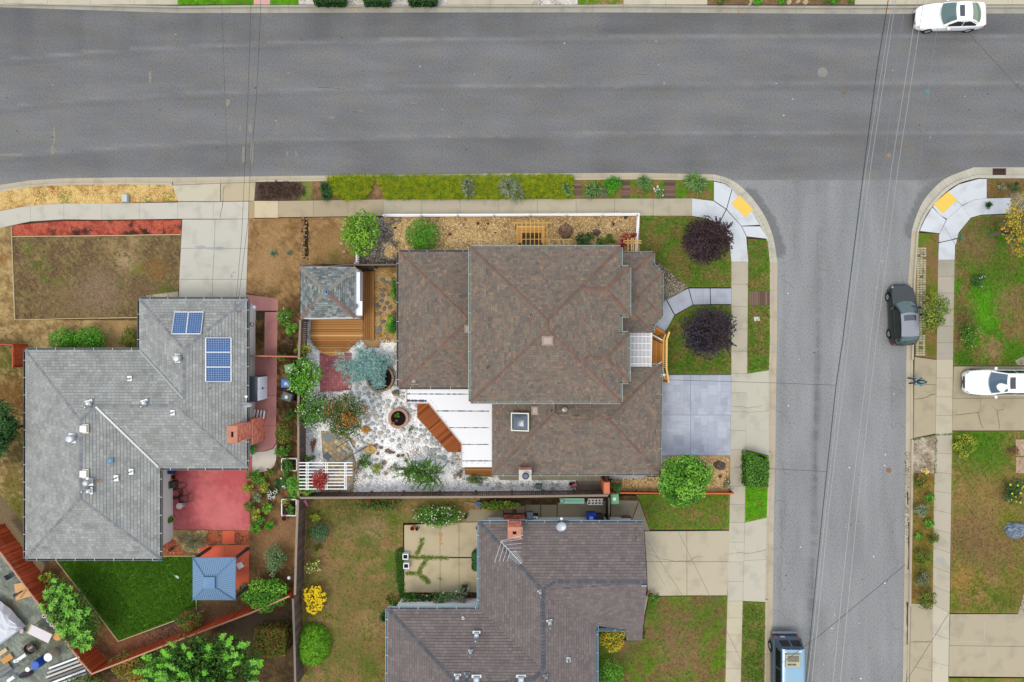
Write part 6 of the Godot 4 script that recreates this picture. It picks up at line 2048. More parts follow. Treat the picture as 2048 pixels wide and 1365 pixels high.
	scatter("paver_weeds","weeds growing through the verge pavers beside the dark hatchback","weeds",PV([1833,500,1853,500,1852,712,1831,712]),LOT,90.0,tuft,M.leaf,func(x,y):return jit(c8(84,118,40),0.3),0.06,0.14,0.5,0.0,func(x,y):return absf(x-1843)<6.0+4.0*N(2,x,y) and N(1,3.0,y*1.6)>-0.1)
	var es:=ground_node("east_stone_walk")
	for q in [[2031,879,2070,880,2070,914,2032,912],[2032,914,2070,916,2070,950,2032,946]]:
		one_slab(es,PV(q),0.0,LOT+0.03,jit(c8(196,168,146),0.06),0.012,"slab",M.stone)
	for q in [[2030,722,2070,700,2070,731,2036,731],[2036,1230,2050,1180,2070,1180,2070,1228]]:
		one_slab(es,PV(q),0.0,LOT+0.02,jit(c8(176,166,150),0.06),0.006,"slab",M.stone)
	var ld:=ground_node("driveway_lower")
	for q in [[1289,1063,1374,1063,1374,1124,1293,1124],[1374,1063,1459,1062,1458,1124,1374,1124],[1293,1124,1374,1124,1374,1192,1296,1193],[1374,1124,1458,1124,1455,1192,1374,1192]]:
		one_slab(ld,PV(q),0.0,LOT+0.004+rng.randf_range(0,0.003),jit(c8(200,188,162),0.045),0.012)
	crack(ld,[1292,1108,1315,1114,1332,1120,1352,1124,1380,1124,1384,1116,1408,1114],LOT+0.012,0.012,c8(120,110,90),1.5)
	one_slab(ld,PV([1286,1192,1297,1193,1288,1235,1284,1240]),0.0,LOT+0.003,c8(206,190,160),0.004)
	one_slab(ld,PV([1222,1001,1278,1002,1262,1044,1222,1044]),0.0,LOT+0.006,c8(156,144,120),0.01)
	one_slab(ld,PV([1279,1003,1300,1062,1262,1062,1262,1046]),0.0,LOT+0.006,c8(166,154,130),0.01)
	var pt:=ground_node("patio_lower")
	for q in [[808,1051,880,1047,880,1115,808,1115],[880,1047,918,1046,918,1115,880,1115],[918,1046,960,1045,960,1115,918,1115],[808,1117,880,1117,880,1186,808,1186],[880,1117,918,1117,918,1185,880,1186],[918,1117,960,1117,960,1186,918,1185]]:
		one_slab(pt,PV(q),0.0,LOT+0.005+rng.randf_range(0,0.003),jit(c8(202,186,150),0.03),0.012)
	for q in [[881,1070,5,6],[881,1078,3,8],[882,1088,5,3]]:
		var b:=MB.new()
		var pp:=PackedVector2Array()
		for i in 9:
			pp.append(P2(q[0]+cos(TAU*i/9)*q[2]*rng.randf_range(0.6,1.1),q[1]+sin(TAU*i/9)*q[3]*rng.randf_range(0.6,1.1)))
		b.poly(pp,LOT+0.013+q[2]*0.0004,c8(206,148,100))
		put("rust_stain",b.mesh(),M.concrete,pt)
	scatter("patio_grass","grass growing along the joints of the tan patio","grass",PV([806,1075,900,1075,900,1170,806,1170]),LOT,520.0,tuft,M.leaf,func(x,y):return jit(mixc(c8(112,150,40),c8(170,168,84),rng.randf()*0.7),0.3),0.08,0.2,0.5,0.0,patio_grass)
	scatter("lush_grass","lush dark grass along the left and lower edges of the tan patio","grass",PV([792,1100,807,1095,807,1187,900,1187,900,1194,800,1196,794,1160]),LOT,330.0,tuft,M.leaf,func(x,y):return jit(c8(76,122,44),0.3),0.1,0.24)
	var sc:=ground_node("side_slabs_lower")
	for q in [[938,1020,1007,1018,1007,1044,930,1044],[1008,1016,1050,1012,1050,1044,1008,1044],[1051,1010,1081,1010,1081,1044,1051,1044],[1082,1010,1114,1010,1114,1044,1082,1044],[1115,1006,1217,1002,1217,1044,1115,1044]]:
		one_slab(sc,PV(q),0.0,LOT+0.004,jit(c8(164,150,122),0.04),0.012)
func patio_grass(x:float,y:float)->bool:
	var k:=99.0
	for s in [[815,1115,895,1116,3.0],[832,1115,845,1080,3.5],[812,1147,836,1146,3.0],[836,1146,854,1118,3.5],[836,1146,856,1164,4.5],[880,1158,882,1160,1.5]]:
		var q:=Geometry2D.get_closest_point_to_segment(Vector2(x,y),Vector2(s[0],s[1]),Vector2(s[2],s[3]))
		k=minf(k,q.distance_to(Vector2(x,y))/s[4])
	return k+rng.randf()*1.7<1.4
func ashlar(parent:Node,x0:float,y0:float,x1:float,y1:float,cell:float,cols:Array)->void:
	var nx:=int(round((x1-x0)/cell))
	var ny:=int(round((y1-y0)/cell))
	var cx:=(x1-x0)/nx
	var cy:=(y1-y0)/ny
	var used:={}
	for j in ny:
		for i in nx:
			if used.has(Vector2i(i,j)):
				continue
			var size:Vector2i=[Vector2i(2,2),Vector2i(3,2),Vector2i(2,1),Vector2i(1,2),Vector2i(2,3),Vector2i(3,3)][rng.randi() % 6]
			var w:=0
			while w<size.x and i+w<nx and not used.has(Vector2i(i+w,j)):
				w+=1
			var h:=mini(size.y,ny-j)
			for b in h:
				for a in w:
					used[Vector2i(i+a,j+b)]=true
			var q:=[x0+i*cx,y0+j*cy,x0+(i+w)*cx,y0+j*cy,x0+(i+w)*cx,y0+(j+h)*cy,x0+i*cx,y0+(j+h)*cy]
			var m:=MB.new()
			m.stone(shrink(PV(q,LOT+0.01),0.0032),LOT,LOT+0.011+rng.randf_range(-0.0015,0.0015),0.004,jit(cols[rng.randi() % cols.size()],0.02))
			put("stamped_stone",m.mesh(),M.concrete,parent)
var PAL:={}
func rv()->Vector3:
	return V(rng.randf_range(-1,1),rng.randf_range(-1,1),rng.randf_range(-1,1))
func add_leaves(m:MB,c:Vector3,r:Vector3,n:int,size:float,cols:Array,aspect:=0.5,up:=0.5,shell:=0.72,amt:=0.22)->void:
	for i in n:
		var d:=rv()
		while d.length_squared()>1.0 or d.length_squared()<0.01:
			d=rv()
		d=d.normalized()
		if d.y<-0.2 and rng.randf()<0.75:
			d.y=-d.y
		var k:=lerpf(shell,1.05,sqrt(rng.randf())) if rng.randf()<0.8 else rng.randf_range(0.3,shell)
		var at:=c+d*r*k
		var nn:=(d+Vector3.UP*up+rv()*0.7).normalized()
		var al:=nn.cross(rv()).normalized()*size*0.5*rng.randf_range(0.7,1.3)
		var sd:=nn.cross(al).normalized()*size*0.5*aspect*rng.randf_range(0.8,1.2)
		m.leaf(at,al,sd,nn*size*0.08,jit(cols[rng.randi() % cols.size()],amt))
func rosette(m:MB,at:Vector3,n:int,long:float,wide:float,cols:Array,rise:=0.5,amt:=0.2)->void:
	for i in n:
		var t:=TAU*(i+rng.randf()*0.7)/n
		var o:=V(cos(t),rng.randf_range(rise*0.2,rise*1.6),sin(t)).normalized()
		var L:=long*rng.randf_range(0.65,1.15)
		var sd:=o.cross(Vector3.UP).normalized()*wide*0.5
		m.leaf(at+o*L*0.5,o*L*0.5-V(0,L*0.06,0),sd,V(0,wide*0.15,0),jit(cols[rng.randi() % cols.size()],amt))
func blades(m:MB,at:Vector3,n:int,long:float,wide:float,cols:Array,spread:=0.3,rise:=1.0)->void:
	for i in n:
		var t:=rng.randf()*TAU
		var o:=V(cos(t),0,sin(t))
		var sd:=V(-o.z,0,o.x)*wide*0.5
		var L:=long*rng.randf_range(0.55,1.15)
		var st:=at+o*spread*long*sqrt(rng.randf())
		var c:=jit(cols[rng.randi() % cols.size()],0.25)
		var reach:=rng.randf_range(0.35,1.0)
		var mid:=st+o*L*0.4*reach+V(0,L*0.55*rise,0)
		var tip:=st+o*L*reach+V(0,L*rng.randf_range(0.1,0.6)*rise,0)
		m.quad(st-sd,st+sd,mid+sd*0.8,mid-sd*0.8,c,Vector3.UP)
		m.tri(mid-sd*0.8,mid+sd*0.8,tip,c,Vector3.UP)
func spray(m:MB,a:Vector3,b:Vector3,pairs:int,long:float,wide:float,cols:Array)->void:
	var d:=(b-a).normalized()
	for i in pairs:
		var f:=(i+rng.randf())/pairs
		var at:=a.lerp(b,f)+rv()*0.03
		var o:=(d*0.7+rv()*0.9+V(0,0.25,0)).normalized()
		var sd:=o.cross(Vector3.UP+rv()*0.3).normalized()*wide*0.5
		var L:=long*rng.randf_range(0.6,1.2)*(1.0-f*0.35)
		m.leaf(at+o*L*0.5,o*L*0.5,sd,V(0,wide*0.2,0),jit(cols[rng.randi() % cols.size()],0.2))
func stems(parent:Node,nm:String,tips:Array,r:float,col:Color,from:=Vector3.ZERO,fork:=0.35)->void:
	var m:=MB.new()
	var mean:=Vector3.ZERO
	for t in tips:
		mean+=t/tips.size()
	var fk:=from+V(mean.x*0.5,mean.y*fork,mean.z*0.5)
	m.tube([from-V(0,0.05,0),from.lerp(fk,0.5)+V(rng.randf_range(-0.03,0.03),0,0),fk],r,col,7,r*0.75)
	for t in tips:
		m.tube([fk,fk.lerp(t,0.5)+rv()*0.06,t],r*0.6,col,5,r*0.15)
	put(nm,m.mesh(),M.wood,parent)
func bush(nm:String,label:String,cat:String,px:float,py:float,rx:float,ry:float,h:float,pal:Variant,o:={})->Node3D:
	var cols:Array=PAL[pal] if pal is String else pal
	var base_h:float=o.get("from",0.0)
	var hc:=base_h+(h-base_h)*0.55
	var c:=P(px,py,hc)
	var root:=thing(nm,label,cat,V(c.x,LOT,c.z),0.0,o.get("group",""))
	var rX:=mp(rx,hc)
	var rZ:=mp(ry,hc)
	var rY:=(h-base_h)*0.5
	var mid:=V(0,base_h+rY,0)
	var leaf:float=o.get("leaf",0.13)
	var dens:float=o.get("dens",1.0)
	var br:float=o.get("br",0.85)
	var n:=int(o.get("blobs",8)*1.3)
	var bl:=[]
	if o.get("clip",false):
		bl.append([mid,V(rX,rY,rZ)])
	else:
		for i in n:
			var t:=TAU*(i+rng.randf()*0.8)/n*2.0
			var q:=sqrt((i+0.5)/n)*0.76
			var s:float=br*rng.randf_range(0.3,0.52)*(1.15 if i<n/3 else 0.95)
			var cx:=cos(t)*q
			var cz:=sin(t)*q
			cx=cx*(1.0-absf(o.get("slant",0.0))*0.45)+cz*o.get("slant",0.0)
			bl.append([mid+V(cx*rX,rng.randf_range(-0.2,0.45)*rY*(1.0-q*0.5),cz*rZ),V(rX*s,rY*s*1.15,rZ*s)])
	var m:=MB.new()
	var tips:=[]
	for b in bl:
		var r:Vector3=b[1]
		var area:float=7.0*pow((r.x*r.z*r.y*r.y),0.5)
		var pick:=cols
		if bl.size()>1 and o.get("clumps",true):
			pick=[cols[rng.randi() % cols.size()],cols[rng.randi() % cols.size()],cols[rng.randi() % cols.size()]]
		add_leaves(m,b[0],r,int(clampf(dens*1.5*area/(leaf*leaf*0.5),30,5200)),leaf,pick,o.get("aspect",0.55),o.get("up",0.5),o.get("shell",0.72))
		tips.append(b[0])
	if o.has("tips"):
		var tp:Array=o.tips
		for i in tp[0]:
			var b:Array=bl[rng.randi() % bl.size()]
			var d:=V(rng.randf_range(-1,1),rng.randf_range(0.3,1.1),rng.randf_range(-1,1)).normalized()
			rosette(m,b[0]+d*b[1]*1.0,11,tp[1],tp[2],PAL[tp[3]],0.5)
	if o.has("spires"):
		var sp:Array=o.spires
		for i in sp[0]:
			var b:Array=bl[rng.randi() % bl.size()]
			var d:=V(rng.randf_range(-1,1),rng.randf_range(0.2,0.9),rng.randf_range(-1,1)).normalized()
			var run:=V((b[0].x+d.x*0.3)*0.5,0.7,(b[0].z+d.z*0.3)*0.5).normalized()
			for k in 5:
				var g:Array=PAL.tip if k>2 and i % 3 else PAL.tipy if k>1 else cols
				rosette(m,b[0]+d*b[1]*0.9+run*k*0.16,9,sp[1]*(1.15-k*0.14),sp[2],g,0.6)
	var crown:=put(o.get("crown","foliage"),m.mesh(),M.leaf,root)
	if o.has("flowers"):
		var f:=MB.new()
		for fl in (o.flowers if o.flowers[0] is Array else [o.flowers]):
			for i in fl[0]:
				var b:Array=bl[rng.randi() % bl.size()]
				var d:=V(rng.randf_range(-1,1),rng.randf_range(0.15,1.1),rng.randf_range(-1,1)).normalized()
				var at:Vector3=b[0]+d*b[1]*1.06
				for k in 5:
					var t:=TAU*k/5.0
					var al:Vector3=V(cos(t),0.3,sin(t))*fl[1]*0.5
					f.leaf(at+al,al,V(-sin(t),0,cos(t))*fl[1]*0.35,V(0,0.005,0),jit(fl[2],0.1))
		put("blossom",f.mesh(),M.petal,root)
	stems(root,o.get("stem","stem"),tips if tips.size()>1 else [mid,mid+V(rX*0.4,0.1,0),mid-V(rX*0.3,0,rZ*0.3)],o.get("trunk",0.035),o.get("bark",c8(96,80,64)))
	return root
func tuft_plant(nm:String,label:String,cat:String,px:float,py:float,r:float,h:float,pal:Variant,o:={})->Node3D:
	var cols:Array=PAL[pal] if pal is String else pal
	var c:=P(px,py,h*0.6)
	var root:=thing(nm,label,cat,V(c.x,LOT,c.z),0.0,o.get("group",""))
	var m:=MB.new()
	var R:=mp(r,h*0.6)
	var ce:=[Vector3.ZERO]
	for i in int(o.get("clumps",3))-1:
		ce.append(V(rng.randf_range(-0.5,0.5)*R,0,rng.randf_range(-0.5,0.5)*R))
	for q in ce:
		blades(m,q,int(o.get("n",260)/ce.size()),R*(1.0 if ce.size()==1 else 0.75),o.get("wide",0.05),cols,0.3,h/R*1.1)
	put("blades",m.mesh(),M.leaf,root)
	if o.has("flowers"):
		var f:=MB.new()
		var fl:Array=o.flowers
		for i in fl[0]:
			var t:=rng.randf()*TAU
			var q:=sqrt(rng.randf())*R*0.9
			add_leaves(f,V(cos(t)*q,h*rng.randf_range(0.7,1.1),sin(t)*q),Vector3.ONE*fl[1],8,fl[1]*1.2,[fl[2]],0.7)
		put("blossom",f.mesh(),M.petal,root)
	return root
func build_plants()->void:
	PAL={
		"green":[c8(96,148,52),c8(78,128,42),c8(116,170,62),c8(62,104,36)],
		"lime":[c8(108,172,50),c8(86,148,42),c8(136,194,66),c8(64,120,34)],
		"deep":[c8(70,148,28),c8(56,126,24),c8(86,166,34),c8(102,182,44)],
		"dark":[c8(58,98,48),c8(46,82,40),c8(74,116,58)],
		"citrus":[c8(134,184,52),c8(106,160,44),c8(158,200,64),c8(82,130,38)],
		"purple":[c8(66,50,56),c8(54,42,49),c8(78,58,63),c8(94,72,76)],
		"plum":[c8(62,53,66),c8(50,44,56),c8(74,64,76),c8(86,75,88)],
		"rust":[c8(72,108,40),c8(92,124,46),c8(196,134,66),c8(60,94,34),c8(54,88,32),c8(80,116,40)],
		"blue":[c8(146,190,184),c8(120,168,164),c8(170,206,200),c8(98,144,142)],
		"red":[c8(190,68,62),c8(164,54,50),c8(206,92,78),c8(140,44,42)],
		"yellow":[c8(252,214,40),c8(238,190,26),c8(255,224,70)],
		"yleaf":[c8(214,196,50),c8(236,196,48),c8(170,166,52),c8(120,138,50)],
		"ygreen":[c8(172,182,56),c8(138,160,48),c8(196,194,72),c8(108,132,42)],
		"sage":[c8(134,150,112),c8(160,170,132),c8(104,126,88),c8(120,136,110)],
		"strap":[c8(120,160,88),c8(96,138,68),c8(142,176,108),c8(78,112,58)],
		"greyblade":[c8(146,160,120),c8(120,136,98),c8(168,178,142),c8(96,112,78)],
		"olive":[c8(118,138,50),c8(94,116,42),c8(142,146,60),c8(76,98,36)],
		"orange":[c8(214,150,70),c8(190,130,60),c8(150,140,60),c8(110,130,50)],
		"autumn":[c8(220,188,58),c8(200,162,52),c8(184,172,70),c8(140,148,60)],
		"tip":[c8(122,204,54),c8(104,186,46),c8(148,220,74)],
		"tipy":[c8(126,196,70),c8(106,178,58),c8(150,208,86)],
	}
	bush("citrus_tree","lime green citrus tree over the west end of the picket fence","tree",722,470,44,54,3.4,"citrus",{"blobs":24,"br":0.6,"leaf":0.17,"trunk":0.07,"from":0.7,"stem":"trunk","crown":"crown","dens":0.62})
	bush("clipped_shrub","rounded deep green clipped shrub in the gold gravel","shrub",845,471,34,32,1.7,"deep",{"clip":true,"leaf":0.13,"dens":1.6})
	bush("fern_bush","dark green fern like bush by the north wall of the brown roofed house","shrub",1169,482,23,19,1.3,"dark",{"blobs":9,"leaf":0.2,"aspect":0.3,"dens":1.3})
	bush("leafy_bush","sparse green bush between the fern like bush and the red leaved shrub","shrub",1202,487,14,12,0.9,"green",{"blobs":6,"leaf":0.14,"dens":0.7})
	bush("red_shrub","red leaved shrub in the corner of the picket fence","shrub",1257,477,20,15,1.3,"red",{"blobs":6,"leaf":0.15,"dens":0.5})
	bush("red_shrub","red leaved shrub close to the house wall below the fence corner","shrub",1240,491,14,12,1.2,"red",{"blobs":5,"leaf":0.15,"dens":0.7})
	bush("mixed_shrub","green shrub with reddish shoots left of the red leaved shrubs","shrub",1222,481,13,13,1.0,[PAL.green[0],PAL.green[1],PAL.red[1],PAL.dark[0]],{"blobs":5,"leaf":0.14,"dens":0.7})
	var pt:=bush("purple_plum_tree","dark purple leaved plum tree on the corner lawn by the ramp","tree",1410,487,49,50,2.8,"purple",{"blobs":26,"leaf":0.18,"trunk":0.09,"from":0.9,"stem":"trunk","crown":"crown","dens":0.9,"aspect":0.5,"bark":c8(70,58,56)})
	long_shoots(pt,P(1422,468,2.4)-pt.position,P(1446,474,2.7)-pt.position,60,34.0,PAL.purple)
	var pt2:=bush("purple_plum_tree","dark purple leaved plum tree on the lawn below the curved front walk","tree",1416,670,56,51,2.8,"plum",{"blobs":26,"leaf":0.18,"trunk":0.09,"from":0.9,"stem":"trunk","crown":"crown","dens":0.9,"aspect":0.42,"bark":c8(70,58,56)})
	long_shoots(pt2,P(1420,650,2.4)-pt2.position,P(1448,676,2.7)-pt2.position,70,36.0,PAL.plum)
	bush("lime_tree","lime green round headed tree beside the stamped driveway","tree",1369,965,64,59,4.2,"lime",{"blobs":40,"br":0.6,"leaf":0.19,"trunk":0.1,"from":1.2,"stem":"trunk","crown":"crown","dens":0.95,"flowers":[16,0.045,c8(235,240,210)]})
	box_hedge("box_hedge","large clipped dark green box hedge in the verge below the driveway",1492,903,1538,976,1.2,"green",Vector2(0.5,0.0))
	for q in [[652,381,19,0.8,"dark","dark green strappy clump at the west end of the verge"],[934,375,19,0.9,"greyblade","grey green strappy clump in the yellow ground cover, left of the wider clump"],[1020,375,29,0.9,"greyblade","wide grey green strappy clump in the middle of the verge"],[1133,375,14,0.8,"strap","green strappy clump at the east end of the ground cover"],[1182,378,20,0.8,"strap","green strappy clump right of the first railway tie step"],[1296,368,19,0.8,"strap","green strappy clump between the second and third railway tie steps"],[1398,366,27,0.8,"strap","wide green strappy clump nearest the west corner ramp"]]:
		tuft_plant("strappy_clump",q[5],"plant",q[0],q[1],q[2],q[3],q[4],{"n":int(q[2]*24),"clumps":1+int(q[2]/9.0),"wide":0.055})
	bush("verge_shrub","dark green rounded shrub of the verge left of the second railway tie step","shrub",1224,371,21,21,1.2,"deep",{"blobs":8,"leaf":0.13,"dens":1.2})
	tuft_plant("dry_clump","dry tan and green clump below the verge's middle strappy clump","plant",1205,386,15,0.5,"sage",{"n":240})
	tuft_plant("flowering_clump","white flowering clump beside the third railway tie step","plant",1316,385,13,0.6,"strap",{"n":240,"flowers":[10,0.06,c8(240,240,236)]})
	tuft_plant("dry_clump","straw coloured clump right of the second railway tie step","plant",1281,384,13,0.4,[c8(166,140,96),c8(140,130,80)],{"n":200})
	for q in [[547,507,9,"blue","small grey blue succulent on the bare soil, left of the other one"],[579,506,7,"sage","small grey green succulent on the bare soil, right of the other one"]]:
		tuft_plant("succulent",q[4],"plant",q[0],q[1],q[2],0.3,PAL.sage,{"n":120,"clumps":1})
	bush("clipped_shrub","left one of two rounded green shrubs above the grey roofed house","shrub",130,683,28,27,1.5,"deep",{"clip":true,"leaf":0.14,"dens":1.5})
	bush("clipped_shrub","right one of two rounded green shrubs above the grey roofed house","shrub",182,681,29,27,1.6,"deep",{"clip":true,"leaf":0.14,"dens":1.5})
	bush("dry_shrub","sparse olive shrub against the grey roofed house","shrub",259,676,19,24,1.2,"olive",{"blobs":8,"leaf":0.12,"dens":0.8})
	bush("far_left_tree","dark green tree at the far left edge beside the grey roofed house","tree",-6,862,40,62,4.6,"dark",{"blobs":22,"leaf":0.19,"trunk":0.12,"from":1.0,"stem":"trunk","crown":"crown","dens":0.9})
	bush("rose_bush","sparse green bush with a few pale blooms beside the upper pink walkway","shrub",570,637,20,21,1.3,"green",{"blobs":9,"leaf":0.12,"dens":0.6,"flowers":[4,0.045,c8(240,230,225)]})
	bush("leafy_bush","bright green bush under the rose bush by the brown fence","shrub",584,660,14,14,1.1,"lime",{"blobs":6,"leaf":0.13})
	bush("dry_shrub","bare pinkish brown twiggy shrub above the red gate fence","shrub",577,685,11,9,0.7,[c8(150,120,110),c8(128,102,96)],{"blobs":5,"leaf":0.1,"aspect":0.2,"dens":0.5})
	bush("yellow_shrub","yellow green shrub leaning over the brown fence by the red gate fence","shrub",606,700,17,15,1.9,"ygreen",{"blobs":8,"leaf":0.17,"dens":0.5})
	bush("leafy_bush","dim green bush with orange leaves above the olive dome","shrub",580,832,17,15,0.9,"rust",{"blobs":6,"leaf":0.13,"dens":0.6})
	bush("olive_dome","rounded yellow olive shrub beside the pink walkway's corner","shrub",569,867,17,21,1.1,"olive",{"clip":true,"leaf":0.12,"dens":1.3})
	bush("leafy_bush","loose green bush below the olive dome","shrub",572,900,15,14,0.8,"green",{"blobs":6,"leaf":0.12,"dens":0.7})
	bush("bed_greens","dense green plants filling the white framed bed by the brown fence","shrub",574,935,15,18,0.9,"green",{"blobs":8,"leaf":0.13,"from":0.2})
	bush("leafy_bush","blue green leafy bush below the white framed bed","shrub",572,962,13,22,0.8,[PAL.dark[2],PAL.green[1],c8(88,136,84)],{"blobs":7,"leaf":0.15,"flowers":[5,0.08,c8(240,240,240)]})
	bush("heavenly_bamboo","green and rusty leaved shrub covering the fence corner","shrub",607,972,34,25,2.3,[PAL.green[0],PAL.green[2],PAL.lime[0],c8(176,104,66)],{"blobs":14,"leaf":0.17,"dens":0.9})
	bush("red_maple","small red leaved maple growing through the white arbor","tree",640,961,16,24,2.9,"red",{"blobs":12,"leaf":0.15,"from":1.4,"trunk":0.05,"stem":"trunk","crown":"crown","dens":0.6})
	bush("leafy_bush","dark leafy bush at the top left of the white arbor","shrub",620,919,13,11,1.4,[PAL.dark[2],PAL.olive[0],PAL.green[1]],{"blobs":6,"leaf":0.15,"dens":0.6})
	for q in [[507,952,17,15,"green","leafy green bush at the corner of the cream concrete"],[540,946,13,9,"olive","low olive bush under the cream concrete"],[497,977,13,13,"ygreen","yellow green bush at the upper right of the red patio"],[530,975,13,12,"ygreen","light green bush beside the white flower clump"],[501,1013,13,15,"olive","dark olive bush on the right edge of the red patio"],[513,1030,11,14,"ygreen","pale green bush below the dark olive bush of the patio edge"],[535,1016,12,14,"lime","bright green bush in the middle of the soil garden"],[512,1057,13,14,"lime","bright green bush at the lower right corner of the red patio"],[540,1051,10,9,"deep","small dark green bush in the lower soil garden"],[517,995,10,10,"sage","greyish low plant beside the patio"],[562,905,13,12,"green","leafy bush right of the loose green bush under the olive dome"],[589,984,15,15,"lime","bright leafy bush under the rusty leaved corner shrub"],[556,968,10,12,"dark","dark bush left of the blue green leafy bush"],[520,1042,11,10,"green","green bush between patio edge and soil garden"],[566,716,10,9,"olive","dim olive bush just below the thin red gate fence"],[523,961,11,9,"lime","bright bush under the cream concrete corner"]]:
		bush("leafy_bush",q[5],"shrub",q[0],q[1],q[2],q[3],0.8,q[4],{"blobs":7,"leaf":0.13,"dens":0.8})
	bush("white_flower_clump","clump covered with small white flowers in the soil garden","flowers",545,987,13,12,0.5,"dark",{"blobs":7,"leaf":0.1,"dens":0.7,"flowers":[60,0.045,c8(246,248,248)]})
	bush("leafy_bush","sparse blue green shrub in the lower soil garden","shrub",552,1120,24,33,1.3,[c8(112,150,96),c8(92,130,78),c8(132,164,112)],{"blobs":12,"leaf":0.12,"dens":0.5})
	bush("leafy_bush","bright green rounded tree shrub at the red fence's right end","shrub",534,1191,49,32,2.4,"lime",{"blobs":16,"leaf":0.17,"dens":1.0})
	bush("grey_shrub","wide grey green feathery shrub between patio and turf","shrub",384,1086,33,26,1.1,[c8(112,140,104),c8(92,122,92),c8(134,152,118),c8(140,128,92)],{"blobs":14,"leaf":0.18,"aspect":0.16,"dens":0.9})
	bush("leafy_bush","rounded green and rust shrub under the turf by the red fence","shrub",381,1240,33,21,1.5,[PAL.olive[1],PAL.green[3],PAL.olive[0],c8(150,96,50)],{"blobs":12,"leaf":0.13,"dens":1.1})
	bush("yellow_shrub","small yellow green sprig by the red fence","shrub",96,1154,17,11,1.3,"ygreen",{"blobs":6,"leaf":0.14,"dens":0.5})
	bush("shrub_thicket","large leafy green thicket along the red fence beside the turf","shrub",148,1232,68,82,3.0,[c8(76,122,42),c8(62,104,36),c8(92,140,50),c8(52,88,30)],{"blobs":44,"br":0.62,"slant":0.62,"leaf":0.19,"from":0.5,"dens":0.55,"aspect":0.4,"tips":[130,0.3,0.09,"tipy"],"trunk":0.05})
	tuft_plant("spiky_plant","grey spiky plant at the right corner of the blue gazebo","plant",482,1186,16,0.8,"sage",{"n":260})
	bush("bright_tip_tree","big dark tree with bright green leaf tips at the bottom edge","tree",408,1345,128,86,6.5,[c8(66,116,38),c8(54,98,32),c8(80,134,42),c8(46,84,28)],{"blobs":60,"br":0.6,"leaf":0.24,"from":2.2,"trunk":0.2,"stem":"trunk","crown":"crown","dens":0.4,"aspect":0.34,"spires":[95,0.34,0.11]})
	bush("olive_shrub","orange and olive shrub left of the bright tipped tree","shrub",262,1335,45,32,1.8,[PAL.olive[0],PAL.olive[1],PAL.orange[1],PAL.olive[2]],{"blobs":14,"leaf":0.15,"dens":0.7})
	bush("olive_shrub","dim olive shrub under the corner of the red fence","shrub",170,1368,40,20,1.4,"olive",{"blobs":10,"leaf":0.15,"dens":0.7})
	box_hedge("clipped_hedge","square clipped hedge with red new leaves beside the lowest brown fence",508,1258,571,1316,1.5,"olive",Vector2(0.0,0.0),c8(196,104,66))
	bush("blossom_tree","light green tree with white blossom beside the plum brick pad","tree",609,757,39,47,3.0,"lime",{"blobs":24,"br":0.65,"leaf":0.16,"from":0.8,"trunk":0.07,"stem":"trunk","crown":"crown","dens":0.8,"flowers":[90,0.045,c8(244,246,236)]})
	bush("blossom_tree","green tree with pale blossom below the plum brick pad","tree",628,824,39,42,2.6,"green",{"blobs":24,"br":0.62,"leaf":0.15,"from":0.7,"trunk":0.06,"stem":"trunk","crown":"crown","dens":0.6,"flowers":[60,0.045,c8(236,240,230)]})
	bush("rust_tree","dark green tree with rust orange leaves over the flagstone terrace","tree",691,834,50,53,3.2,"rust",{"blobs":36,"br":0.6,"leaf":0.17,"from":0.9,"trunk":0.08,"stem":"trunk","crown":"crown","dens":0.85,"aspect":0.35})
	blue_spruce()
	bush("round_seedling","small green plant in the round block planter","plant",795,831,5.5,6,0.9,"green",{"blobs":4,"leaf":0.1,"from":0.4,"trunk":0.02})
	var ls:=bush("loose_shrub","big loose open green shrub on the white rock","shrub",845,946,44,30,2.0,"green",{"blobs":22,"br":0.5,"leaf":0.15,"dens":0.5,"from":0.4})
	long_shoots(ls,P(818,938,1.2)-ls.position,P(872,950,1.3)-ls.position,70,40.0,PAL.green,0.13)
	bush("leafy_bush","green bush below the pale gold boulder","shrub",731,923,17,16,0.9,"green",{"blobs":7,"leaf":0.15,"dens":0.7})
	bush("yellow_shrub","yellow green bush right of the arbor","shrub",755,938,13,13,0.8,"ygreen",{"blobs":6,"leaf":0.14,"dens":0.6})
	bush("low_shrub","low olive green shrub in front of the small side deck","shrub",951,960,27,10,0.8,[c8(96,128,58),c8(84,112,50),c8(120,134,74)],{"blobs":8,"leaf":0.11,"dens":0.9})
	bush("dry_shrub","dry brown plant at the corner of the small side deck","plant",917,948,11,12,0.7,[c8(172,124,84),c8(140,104,80),c8(120,130,110)],{"blobs":5,"leaf":0.12,"dens":0.5})
	bush("sage_plant","pale sage plant left of the loose open shrub","plant",790,937,11,11,0.6,"sage",{"blobs":5,"leaf":0.11,"dens":0.5})
	bush("sage_plant","tiny sage plant below the round block planter","plant",822,858,6,7,0.4,"sage",{"blobs":4,"leaf":0.09,"dens":0.6})
	bush("leafy_bush","upper green bush against the west wall of the brown roofed house","shrub",791,583,12,26,1.4,"green",{"blobs":8,"leaf":0.14})
	bush("leafy_bush","lower bright green bush against the west wall of the brown roofed house","shrub",786,652,16,27,1.5,"lime",{"blobs":9,"leaf":0.15})
	bush("red_ground_plant","rusty red low plant beside the white rock strip at the terrace","plant",627,890,6,16,0.4,[c8(180,92,70),c8(150,80,60),c8(120,110,70)],{"blobs":6,"leaf":0.1,"dens":0.6})
	bush("dry_shrub","dry brown grassy shrub on the right of the arbor","shrub",715,937,12,22,0.8,[c8(164,140,108),c8(140,114,88),c8(176,160,110)],{"blobs":8,"leaf":0.13,"aspect":0.2,"dens":0.7})
